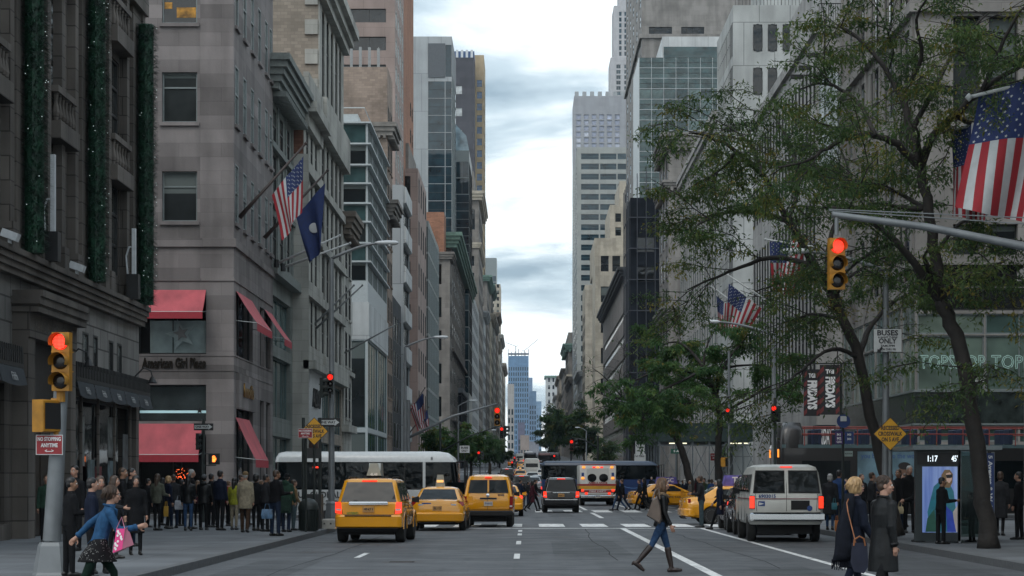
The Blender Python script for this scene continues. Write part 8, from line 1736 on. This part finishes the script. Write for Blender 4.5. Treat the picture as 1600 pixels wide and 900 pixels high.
mb = MB(); mb.box(PX(1541, d0), PX(1553, d0), d0-.01, d0+.5, .2, PZ(708, d0)); cp = mb.build('name_panel', SBLU, t); text('stop_lettering', '5 Avenue & W 49', INKW, .13, face_mx((PX(1547, d0), d0-.015, PZ(755, d0)), (0, -1, 0)) @ Matrix.Rotation(R(90), 4, 'Y'), cp, .001, bold=.004, width=1.35)
mb = MB(); mb.box(PX(1505, d0), PX(1540, d0), d0+1.2, d0+1.6, .55, .62); mb.box(PX(1508, d0), PX(1511, d0), d0+1.3, d0+1.5, .15, .55); mb.box(PX(1534, d0), PX(1537, d0), d0+1.3, d0+1.5, .15, .55); mb.build('bench', GALV, t)
# scaffold shed
t = thing('scaffold_shed', 'dark green scaffold shed on steel posts over the far right pavement', 'scaffold', (13.5, 175, gz(170)+.15)); xa, xb, da, db = 10.4, 18.6, 168, 192; SHG = M('shed_green', (.012, .028, .026), .6, var=.25); zb, zt = PZ(690, 168), PZ(661, 168); g0 = gz(170)+.15
for q in ((xa, xb, da, da+.08), (xa, xa+.08, da+.08, db)): mb = MB(); mb.box(q[0], q[1], q[2], q[3], zb, zt); mb.build('boarding', SHG, t)
mb = MB(); mb.box(xa+.1, xb, da+.1, db, zb+.1, zb+.25); mb.build('deck', SHG, t); SP = M('shed_steel', (.13, .15, .16), .5, .3, var=.2)
for i in range(7): x = xa+.15+i*1.33; mb = MB(); mb.tube([(x, da+.15, g0), (x, da+.15, zb)], .055, 6); mb.build('post', SP, t)
for i in range(6): y = da+3+i*4; mb = MB(); mb.tube([(xa+.15, y, g0), (xa+.15, y, zb)], .055, 6); mb.build('post', SP, t)
for i in range(0, 6): x = xa+.15+i*1.33; mb = MB(); mb.tube([(x, da+.15, g0+1.6), (x+1.33, da+.15, zb)], .03, 5); mb.tube([(x+1.33, da+.15, g0+1.6), (x, da+.15, zb)], .03, 5); mb.build('cross_brace', SP, t)
mb = MB(); mb.tube([(xa, da+.15, g0+1.2), (xb, da+.15, g0+1.2)], .035, 5); mb.tube([(xa, da+.15, zb-.3), (xb, da+.15, zb-.3)], .05, 5); mb.build('rail', SP, t)
for x in (11.4, 16.3): mb = MB(); mb.box(x, x+1.4, da+.9, da+1.05, zb-.16, zb-.08); mb.build('tube_light', M('tube_lamp', (.9, .85, .6), .4, var=0, emit=1.6), t)
# hanging banners and sign of the grill restaurant
d = 88; t = thing('banner_pair', 'two black and red striped vertical banners projecting over the right pavement', 'banner', at(1284, 640, d)); BRED = M('banner_red', (.13, .022, .022), .7, var=.15); BBLK = M('banner_black', (.010, .011, .013), .7)
for x0, x1, y0, y1, dd_, tx in ((1256, 1281, 577, 650, d+.6, 1268), (1281, 1312, 570, 648, d, 1297)):
 w, h = PX(x1, dd_)-PX(x0, dd_), PZ(y0, dd_)-PZ(y1, dd_); xo, zo = PX(x0, dd_), PZ(y1, dd_); mb = MB(); mb.box(xo, xo+w, dd_, dd_+.03, zo, zo+h); o = mb.build('banner_cloth', BBLK, t)
 mb = MB(); n = 5
 for i in range(n):
  z = zo+h*i/n; s_ = h/n*.5
  for a, b_ in ((xo, xo+w*.2), (xo+w*.8, xo+w)): mb.poly([(a, dd_-.005, z), (b_, dd_-.005, z+w*.2), (b_, dd_-.005, min(zo+h, z+s_+w*.2)), (a, dd_-.005, min(zo+h, z+s_))])
 mb.build('red_stripes', BRED, o, recalc=False)
 text('banner_lettering', 'FRIDAYS', INKW, .5, face_mx((xo+w*.5, dd_-.01, zo+h*.45), (0, -1, 0)) @ Matrix.Rotation(R(90), 4, 'Y'), o, .002, bold=.03, width=h*.62); text('banner_lettering', 'TGI', INKW, .24, face_mx((xo+w*.5, dd_-.01, zo+h*.86), (0, -1, 0)), o, .002, bold=.012, width=w*.42)
mb = MB(); mb.box(PX(1255, d), PX(1330, d)+.5, d+.03, d+.08, PZ(569, d), PZ(569, d)+.06); mb.build('rod', BLK, t)
mb = MB(); mb.tube([(PX(1316, d), d+.3, .15), (PX(1316, d), d+.3, PZ(566, d))], .06, 6); mb.build('pole', DKP, t)
t = thing('restaurant_sign', 'dark sign box with tall pale letters below the striped banners', 'shop sign', at(1290, 682, 93)); mb = MB(); mb.box(PX(1277, 93), PX(1306, 93), 93, 94.5, PZ(701, 93), PZ(664, 93)); o = mb.build('sign_box', BBLK, t); text('sign_lettering', 'FRIDAYS', INKW, 1.0, face_mx((PX(1290.5, 93), 92.99, PZ(683, 93)), (0, -1, 0)), o, .01, bold=.02, width=.7)
mb = MB(); mb.tube([(PX(1291, 93), 93.8, .15), (PX(1291, 93), 93.8, PZ(701, 93))], .09, 6); mb.build('post', DKP, t)
# flags
FR_ = M('flag_red', (.26, .014, .022), .8, var=.1); FW_ = M('flag_white', (.40, .42, .43), .8, var=.08); FB_ = M('flag_blue', (.012, .026, .10), .8, var=.15); FDB = M('flag_navy', (.010, .024, .095), .8, var=.2)
POLEW = M('pole_white', (.42, .44, .44), .5); POLEB = M('pole_bronze', (.045, .032, .028), .5)
def flag(label, corners, d, pole_px, wave=.18, kind='us', pm=POLEB, pr=.06, dout=0, group='flags over the avenue', stars=True):
 """hoist from the pole tip inwards, cloth hanging; corners in picture order: tip, hoist low, fly low, fly top"""
 a, b_, c, e = [P(x, y, d) for x, y in corners]; t = thing('flag', label, 'flag', a, group=group)
 nu, nv = 26, 26; mb = MB(); G = []
 rnd = random.Random(int(corners[0][0])); ph = rnd.uniform(0, 6)
 for i in range(nu+1):
  u = i/nu; row = []
  for j in range(nv+1):
   v = j/nv; p = a.lerp(b_, u).lerp(e.lerp(c, u), v); w = wave*(.25+.75*v)
   row.append(p+V((.35*w*math.sin(7.5*u+2*v+ph), -w*math.cos(9*u+2.4*v+ph), .12*w*math.sin(10*u+ph)*v)))
  G.append(row)
 for i in range(nu):
  for j in range(nv):
   if kind == 'us': canton = i < nu*7/13 and j < nv*.42; m_ = 2 if canton else (i//2) % 2
   else: m_ = 0
   mb.quad(G[i][j], G[i+1][j], G[i+1][j+1], G[i][j+1], m_)
 o = mb.build('cloth', [FR_, FW_, FB_] if kind == 'us' else [FDB], t, smooth=True, merge=.0005, recalc=False)
 if kind == 'us' and stars:
  mb = MB()
  for r_ in range(9):
   for q in range(6 if r_ % 2 == 0 else 5):
    u = (r_+1)/10*7/13; v = ((q+(.5 if r_ % 2 == 0 else 1))/6)*.42; i, j = min(int(u*nu), nu-1), min(int(v*nv), nv-1); p = G[i][j].lerp(G[i+1][j+1], .5); ex = (G[i+1][j]-G[i][j]).normalized(); ey = (G[i][j+1]-G[i][j]).normalized(); n = ex.cross(ey).normalized(); s_ = (a-b_).length*.017
    for sg in (-1, 1): mb.poly([p+n*sg*.012+ex*s_*(1 if k % 2 == 0 else .42)*math.cos(math.pi*k/5)+ey*s_*(1 if k % 2 == 0 else .42)*math.sin(math.pi*k/5) for k in range(10)])
  mb.build('stars', FW_, o, recalc=False)
 if kind == 'state':
  mb = MB(); p = G[nu//2][nv//2]; mb.lathe([(0, -.03), (.22, -.02), (.26, .0)], p-V((0, .06, 0)), 14, axis='y'); mb.build('crest', FW_, o)
 if pole_px: mb = MB(); q0, q1 = P(*pole_px[0], d+dout), P(*pole_px[1], d); mb.tube([q0, q0.lerp(q1, .3), q1], [pr*1.9, pr*1.2, pr*.8], 8); mb.lathe([(.01, -.09), (.09, 0), (.01, .09)], q1, 8); mb.build('flag_pole', pm, t, smooth=True)
 return t
flag('large stars and stripes flag on a bronze pole of the grey corner building', ((474, 244), (424, 305), (442, 376), (470, 332)), 96, ((374, 340), (478, 224)))
flag('plain navy flag hanging beyond the large left flag', ((508, 286), (463, 337), (484, 414), (503, 388)), 105, ((413, 372), (512, 266)), kind='state')
flag('biggest stars and stripes flag at the upper right edge, nearest of all', ((1528, 150), (1684, 100), (1640, 356), (1500, 326)), 45, ((2100, 10), (1514, 152)), .34, pm=POLEW, pr=.05)
flag('stars and stripes flag half hidden behind the biggest right flag', ((1484, 205), (1548, 186), (1540, 345), (1490, 338)), 46.5, ((2080, 50), (1476, 206)), .24, pm=POLEW, pr=.05)
flag('stars and stripes flag on a white pole over the right lamp arm', ((1139, 443), (1190, 482), (1161, 530), (1133, 512)), 141, ((1232, 492), (1130, 425)), .2, pm=POLEW)
flag('smaller stars and stripes flag left of the one over the lamp arm', ((1119, 462), (1142, 480), (1136, 524), (1122, 520)), 146, ((1222, 528), (1112, 448)), .2, pm=POLEW)
flag('stars and stripes flag among the branches above the right signal', ((1203, 378), (1262, 372), (1238, 462), (1206, 456)), 118, ((1308, 392), (1196, 374)), .3, pm=POLEW)
flag('small stars and stripes flag over the coach on the left', ((661, 614), (640, 638), (652, 674), (664, 652)), 225, ((612, 688), (664, 606)), .25, stars=False)
flag('second small flag hanging lower over the coach', ((668, 640), (654, 660), (662, 676), (672, 672)), 232, ((630, 690), (670, 636)), .25, stars=False)
flag('tiny flag in front of the far right trees', ((900, 672), (907, 682), (905, 700), (900, 694)), 420, ((930, 700), (898, 668)), .2, stars=False)
for a, b_, d, lab in (((432, 412), (531, 368), 108, 'upper bare white flagpole below the navy flag'), ((442, 418), (547, 380), 110, 'lower bare white flagpole below the navy flag'), ((470, 527), (553, 446), 126, 'grey bare flagpole above the shop front with black letters'), ((479, 527), (566, 446), 127, 'second grey bare flagpole beside the lamp post'), ((519, 562), (620, 506), 146, 'long thin flagpole across the glass office')):
 t = thing('bare_flagpole', lab, 'flagpole', P(*a, d), group='bare flagpoles on the left'); mb = MB(); mb.tube([P(*a, d), P(*b_, d)], [.075, .045], 7); mb.lathe([(.01, -.08), (.08, 0), (.01, .08)], P(*b_, d), 8); mb.build('pole', POLEW if d < 120 else M('pole_grey', (.13, .14, .14), .5), t, smooth=True); mb = MB(); q = P(*a, d); mb.lathe([(.14, -.2), (.14, .2)], q, 8); mb.build('bracket', BLK, t)
# netted construction corner far left
t = thing('netted_scaffold', 'black netted scaffold box over the left pavement behind the trees', 'scaffold', (-15, 405, gz(400))); xa, xb = PX(668, 400), PX(721, 400); zt = PZ(607, 400); mb = MB(); mb.box(xa, xb, 400, 436, gz(400), zt); mb.build('netting', M('black_netting', (.012, .014, .018)), t); mb = MB()
for i in range(7): x = xa+(xb-xa)*i/6; mb.tube([(x, 399.8, gz(400)), (x, 399.8, zt+.8)], .09, 5)
for i in range(6): z = gz(400)+2+i*3; mb.tube([(xa, 399.8, z), (xb+.2, 399.8, z)], .08, 5); mb.tube([(xb+.2, 399.8, z), (xb+.2, 436, z)], .08, 5)
mb.build('poles', M('scaffold_grey', (.10, .11, .13)), t); mb = MB(); mb.box(xa-.2, xb+.3, 399.6, 436, zt-.8, zt+.1); mb.build('top_band', M('net_band', (.12, .13, .14), .8), t)
# ------------------------------------------------------------------ street trees
def bark(): return M('bark_dark', (.022, .019, .017), .85, var=.45, scale=5, bump=.8, bscale=18)
BARK = bark()
def leaf_mat(name, c0, c1, c2, seed=0):
 m, N, L, b = _nodes(name); b.inputs['Roughness'].default_value = .5; b.inputs['Specular IOR Level'].default_value = .3
 at_ = N.new('ShaderNodeAttribute'); at_.attribute_name = 'tint'; cr = N.new('ShaderNodeValToRGB'); L.new(at_.outputs['Fac'], cr.inputs[0]); e = cr.color_ramp.elements; e[0].color = c0+(1,); e[1].color = c2+(1,); e[1].position = 1; k = cr.color_ramp.elements.new(.55); k.color = c1+(1,)
 tc = N.new('ShaderNodeTexCoord'); n = N.new('ShaderNodeTexNoise'); n.inputs['Scale'].default_value = .55; n.inputs['Detail'].default_value = 3; L.new(tc.outputs['Object'], n.inputs['Vector'])
 mr = N.new('ShaderNodeMapRange'); mr.inputs['From Min'].default_value = .35; mr.inputs['From Max'].default_value = .65; mr.inputs['To Min'].default_value = .75; mr.inputs['To Max'].default_value = 1.3; L.new(n.outputs[0], mr.inputs[0])
 sc = N.new('ShaderNodeVectorMath'); sc.operation = 'SCALE'; L.new(cr.outputs[0], sc.inputs[0]); L.new(mr.outputs[0], sc.inputs['Scale']); L.new(sc.outputs[0], b.inputs['Base Color'])
 tl = N.new('ShaderNodeBsdfTranslucent'); L.new(sc.outputs[0], tl.inputs[0]); mx = N.new('ShaderNodeMixShader'); mx.inputs[0].default_value = .5; L.new(b.outputs[0], mx.inputs[1]); L.new(tl.outputs[0], mx.inputs[2]); L.new(mx.outputs[0], N['Material Output'].inputs[0]); return m
LF = leaf_mat('locust_leaf', (.04, .08, .032), (.08, .125, .036), (.20, .155, .034)); LFG = leaf_mat('street_tree_leaf', (.04, .10, .036), (.08, .155, .045), (.19, .17, .04)); LFD = leaf_mat('far_tree_leaf', (.034, .075, .034), (.065, .11, .04), (.15, .12, .04))
def tree(label, limbs, leaf, nleaf, lsize, seed, twig=(1.0, 2.4), per=2.2, droop=.5, spread=.75, name='street_tree', group=None, bare=0):
 """limbs: (list of points, r0, r1, leafy from fraction); twigs and leaf sprays grow along the limbs"""
 rnd = random.Random(seed); base = limbs[0][0][0]; t = thing(name, label, 'tree', base, group=group); tr = MB(); br = MB(); ends = []
 for k, (pts, r0, r1, lf) in enumerate(limbs):
  pts = [V(p) for p in pts]; fine = []
  for i in range(len(pts)-1):
   p0, p1, p2, p3 = pts[max(i-1, 0)], pts[i], pts[i+1], pts[min(i+2, len(pts)-1)]
   for j in range(4):
    s = j/4; fine.append(.5*((2*p1)+(p2-p0)*s+(2*p0-5*p1+4*p2-p3)*s*s+(3*p1-p0-3*p2+p3)*s**3))
  fine.append(pts[-1]); n = len(fine); L = sum((fine[i+1]-fine[i]).length for i in range(n-1))
  fine = [p if i in (0, n-1) and k == 0 else p+V((rnd.uniform(-1, 1), rnd.uniform(-1, 1), rnd.uniform(-1, 1)))*r0*.25 for i, p in enumerate(fine)]
  rr = [r0+(r1-r0)*i/(n-1) for i in range(n)]
  if k == 0: rr[0] = r0*1.35; rr[1] = r0*1.08
  (tr if k == 0 else br).tube(fine, rr, 10 if r0 > .1 else 6)
  cnt = max(3, int(L*(1-lf)*per))
  for q in range(cnt):
   s = lf+(1-lf)*(q+rnd.random())/cnt; i = min(int(s*(n-1)), n-2); p = fine[i].lerp(fine[i+1], rnd.random()); ax = (fine[i+1]-fine[i]).normalized()
   d = V((rnd.gauss(0, 1), rnd.gauss(0, 1), rnd.gauss(.15, .4))); d = (d-ax*d.dot(ax)*.5+ax*.5).normalized(); ln = rnd.uniform(*twig); tp = [p]
   for j in range(4): d = (d+V((rnd.gauss(0, .22), rnd.gauss(0, .22), rnd.gauss(-.06, .16)))).normalized(); tp.append(tp[-1]+d*ln/4)
   br.tube(tp, [max(.012, r1*.6)*(1-.18*j)+.004 for j in range(5)], 4); ends.append(tp)
   for u in range(4):
    j = rnd.choice((1, 2, 3)); d2 = (d+V((rnd.gauss(0, .9), rnd.gauss(0, .9), rnd.gauss(-.05, .35)))).normalized(); t2 = [tp[j], tp[j]+d2*ln*.3, tp[j]+d2*ln*.6+V((0, 0, -.08*ln))]; br.tube(t2, [.012, .009, .005], 4); ends.append(t2)
 tr.build('trunk', BARK, t, smooth=True, recalc=False); br.build('branches', BARK, t, smooth=True, recalc=False)
 CLEAR = ((1358, 500, 1418, 562), (1252, 565, 1316, 652), (1284, 360, 1334, 462), (1362, 645, 1420, 706), (1110, 436, 1196, 500))     # pruned back from the signs, signals and flags
 vs, fs, tint = [], [], []; m = max(1, int(nleaf/len(ends)))
 for tp in ends:
  if rnd.random() < bare: continue
  base_t = rnd.betavariate(1.6, 2.6); k = int(m*rnd.uniform(.4, 1.7))
  for q in range(k):
   s = rnd.uniform(.15, 1)**.8*(len(tp)-1); i = min(int(s), len(tp)-2); p = tp[i].lerp(tp[i+1], s-i)+V((rnd.gauss(0, .1), rnd.gauss(0, .1), rnd.gauss(-.03, .05)))*spread*2
   qx, qy = vis_px(p)
   if any(a < qx < c and b_ < qy < e_ for a, b_, c, e_ in CLEAR) and rnd.random() < .85: continue
   d = V((rnd.gauss(0, 1), rnd.gauss(0, 1), rnd.gauss(-droop, .45))).normalized(); sd = d.cross(V((rnd.gauss(0, .5), rnd.gauss(0, .5), 1))).normalized(); ln = lsize*rnd.uniform(.6, 1.3); w = ln*rnd.uniform(.14, .22); n0 = len(vs); md = p+d*ln*.55; e = p+d*ln+V((0, 0, -ln*.25))
   vs += [p, md-sd*w, e, md+sd*w]; fs.append((n0, n0+1, n0+2, n0+3)); tint.append(min(1, max(0, base_t+rnd.gauss(0, .14))))
 me = bpy.data.meshes.new('crown'); me.from_pydata([tuple(v) for v in vs], [], fs); a = me.attributes.new('tint', 'FLOAT', 'FACE'); a.data.foreach_set('value', tint); me.materials.append(leaf); link('crown', me, t); return t
def L_(pts, d, r0, r1, lf=.2, dz=None):
 """limb through picture points with its own run of distances"""
 n = len(pts); d0, d1 = d if isinstance(d, tuple) else (d, d); return ([P(x, y, d0+(d1-d0)*i/(n-1)) for i, (x, y) in enumerate(pts)], r0, r1, lf)
dA = 57.0
tree('big dark locust tree leaning left from behind the yellow diamond sign', [
 L_(((1402, 838), (1388, 760), (1362, 650), (1341, 560), (1318, 500), (1296, 455)), dA, .17, .13, .8), L_(((1296, 455), (1272, 415), (1232, 345), (1192, 275), (1150, 236), (1108, 214), (1075, 207)), (dA, 54), .12, .02, .3), L_(((1296, 455), (1292, 395), (1312, 330), (1326, 270), (1300, 205)), (dA, 60), .09, .02, .35), L_(((1272, 415), (1205, 402), (1140, 425), (1075, 452)), (dA, 59), .09, .02, .3), L_(((1232, 345), (1170, 330), (1110, 340), (1080, 362)), (56, 52.5), .08, .02, .2), L_(((1192, 275), (1172, 225), (1135, 196)), (55, 57), .07, .02, .2),
 L_(((1341, 560), (1362, 508), (1402, 468), (1440, 455)), (dA, 60), .1, .02, .3), L_(((1341, 560), (1300, 545), (1250, 580), (1228, 600)), (dA, 55), .07, .02, .3), L_(((1318, 500), (1270, 490), (1235, 505)), (dA, 60), .06, .02, .2), L_(((1232, 345), (1248, 280), (1230, 215), (1200, 170)), (56, 58), .07, .02, .3), L_(((1296, 455), (1345, 420), (1385, 400)), (dA, 54), .06, .02, .2), L_(((1150, 236), (1130, 262), (1085, 290)), (54, 55), .05, .015, .1), L_(((1272, 415), (1225, 440), (1180, 455)), (dA, 55), .05, .015, .2)],
 LF, 29000, .125, 11)
dB = 47.2
tree('big dark locust tree nearest on the right with a thick slanting trunk', [
 L_(((1545, 857), (1534, 760), (1516, 625), (1492, 525), (1470, 470)), dB, .205, .155, .85), L_(((1470, 470), (1461, 400), (1451, 330), (1438, 262)), dB, .14, .11, .6), L_(((1470, 470), (1440, 425), (1400, 378), (1352, 342), (1300, 322)), (dB, 45), .12, .03, .35), L_(((1438, 262), (1402, 226), (1368, 211), (1330, 214), (1290, 232), (1262, 250), (1215, 262)), (dB, 45.5), .095, .02, .3), L_(((1438, 262), (1424, 205), (1407, 150), (1382, 105), (1345, 62), (1312, 40)), (dB, 49), .11, .025, .3), L_(((1438, 262), (1456, 216), (1492, 180), (1535, 140), (1600, 98), (1640, 80)), (dB, 44), .11, .03, .2),
 L_(((1424, 205), (1465, 130), (1500, 65), (1545, 20)), (48, 50), .07, .02, .3), L_(((1407, 150), (1440, 90), (1432, 30), (1460, -20)), (48, 46), .06, .02, .2), L_(((1470, 470), (1500, 436), (1545, 420), (1575, 405)), (dB, 45), .07, .02, .5), L_(((1492, 180), (1540, 200), (1590, 185)), (46, 48), .06, .02, .1), L_(((1368, 211), (1340, 160), (1290, 130), (1250, 140)), (46, 48), .06, .02, .1), L_(((1461, 400), (1500, 350), (1560, 330)), (dB, 50), .06, .02, .3), L_(((1451, 330), (1400, 300), (1350, 290)), (dB, 50), .06, .02, .2), L_(((1535, 140), (1570, 60), (1600, 10)), (45, 44), .06, .02, .1), L_(((1400, 378), (1352, 400), (1305, 440)), (46, 48), .06, .02, .2), L_(((1516, 600), (1545, 570), (1560, 590)), (dB, 46), .03, .01, .2)],
 LF, 33000, .115, 5)
dC = 115
tree('green street tree with full crown before the scaffold shed', [
 L_(((1126, 792), (1122, 720), (1124, 650), (1118, 610)), dC, .21, .15, .7), L_(((1118, 610), (1085, 585), (1050, 575), (1005, 588), (982, 602)), (dC, 112), .14, .03, .2), L_(((1118, 610), (1130, 575), (1150, 545), (1165, 530)), dC, .12, .03, .2), L_(((1118, 610), (1090, 560), (1060, 535), (1035, 540)), (dC, 119), .12, .03, .2), L_(((1124, 650), (1165, 625), (1200, 605), (1215, 610)), (dC, 112), .1, .03, .2), L_(((1122, 640), (1075, 632), (1036, 640), (1006, 648)), (dC, 111), .1, .03, .2), L_(((1118, 610), (1100, 570), (1105, 540), (1110, 525)), (dC, 117), .1, .03, .2), L_(((1085, 585), (1036, 610), (1000, 632)), (113, 110), .08, .03, .2), L_(((1130, 575), (1175, 570), (1205, 575)), (115, 118), .08, .03, .2)],
 LFG, 16500, .25, 21, (1.4, 3.0), 1.6)
tree('leaning street tree with a thin crown left of the full green one', [L_(((1082, 772), (1072, 725), (1055, 680), (1042, 645)), 133, .26, .17, .7), L_(((1042, 645), (1026, 625), (1004, 618), (988, 622)), 133, .12, .03, .2), L_(((1042, 645), (1048, 605), (1030, 575)), 134, .12, .03, .2), L_(((1050, 665), (1020, 655), (996, 655)), 132, .08, .03, .2)], LFG, 3500, .36, 31, (1.4, 2.8), 1.3)
tree('nearly bare tree with brown twigs before the striped block', [L_(((990, 752), (988, 700), (984, 650), (972, 620)), 196, .22, .14, .6), L_(((972, 620), (945, 590), (925, 575)), 196, .09, .02, .1), L_(((978, 635), (1000, 590), (1012, 565)), 196, .09, .02, .1), L_(((972, 620), (968, 585), (980, 550)), 197, .08, .02, .1), L_(((984, 650), (950, 635), (930, 640)), 195, .07, .02, .1)], LFD, 500, .4, 41, (1.6, 3.2), 2.2, bare=.6)
def far_tree(label, x, yb, d, top, w, seed, leaf=LFD, n=2600):
 b0 = P(x, yb, d); b0.z = gz(d)+.15; zt = PZ(top, d); H = zt-b0.z; rnd = random.Random(seed); wm = w*d/F; c = b0+V((0, 0, H*.4)); lb = [([b0, b0+V((.1, 0, H*.22)), c], .2, .14, .9)]
 for i in range(9):
  a = 2*math.pi*i/9+rnd.random(); r = wm*.5*rnd.uniform(.6, 1); hh = H*rnd.uniform(.15, .55); lb.append(([c, c+V((r*.45*math.cos(a), r*.45*math.sin(a), hh*.6)), c+V((r*math.cos(a), r*math.sin(a), hh))], .1, .03, .15))
 tree(label, lb, leaf, n, .55 if d < 400 else .9, seed, (H*.12, H*.28), .9, .3, 1.2, group='trees along the far avenue')
for k in ((694, 752, 238, 664, 66, 51, LFG, 5000, 'yellow green tree over the coach on the left'), (735, 752, 262, 668, 52, 52, LFG, 4500, 'green tree right of the first left far tree'), (764, 750, 330, 682, 36, 53, LFD, 3000, 'smaller dark tree third along the left far kerb'), (780, 745, 420, 694, 26, 54, LFD, 2200, 'tiny dark tree last along the left far kerb'),
    (892, 742, 480, 632, 72, 55, LFG, 7000, 'big dark green tree on the right far pavement'), (868, 738, 560, 640, 54, 56, LFD, 5500, 'second dark green tree farther on the right'), (912, 742, 400, 660, 40, 57, LFD, 4000, 'dark tree at the foot of the beige buildings'), (860, 730, 700, 676, 34, 58, LFD, 2500, 'small far tree ending the right row'), (948, 752, 300, 690, 36, 59, LFD, 1500, 'low tree before the striped block base')):
 x, yb, d, top, w, sd, lf, n, lab = k; far_tree(lab, x, yb, d, top, w, sd, lf, n)
# ------------------------------------------------------------------ the air between here and the far end of the avenue
def haze():
 m = bpy.data.materials.new('haze'); m.use_nodes = True; N = m.node_tree.nodes; N.clear(); o = N.new('ShaderNodeOutputMaterial'); v = N.new('ShaderNodeVolumePrincipled'); v.inputs['Color'].default_value = (.66, .82, 1, 1); v.inputs['Density'].default_value = .00006; v.inputs['Anisotropy'].default_value = .2; m.node_tree.links.new(v.outputs[0], o.inputs['Volume'])
 mb = MB(); mb.box(-1650, 1650, -60, 3300, -1.1, 330); ob = mb.build('haze', m); ob['kind'] = 'stuff'
haze()
# ------------------------------------------------------------------ clear the workbench
bpy.data.scenes.remove(TMP)
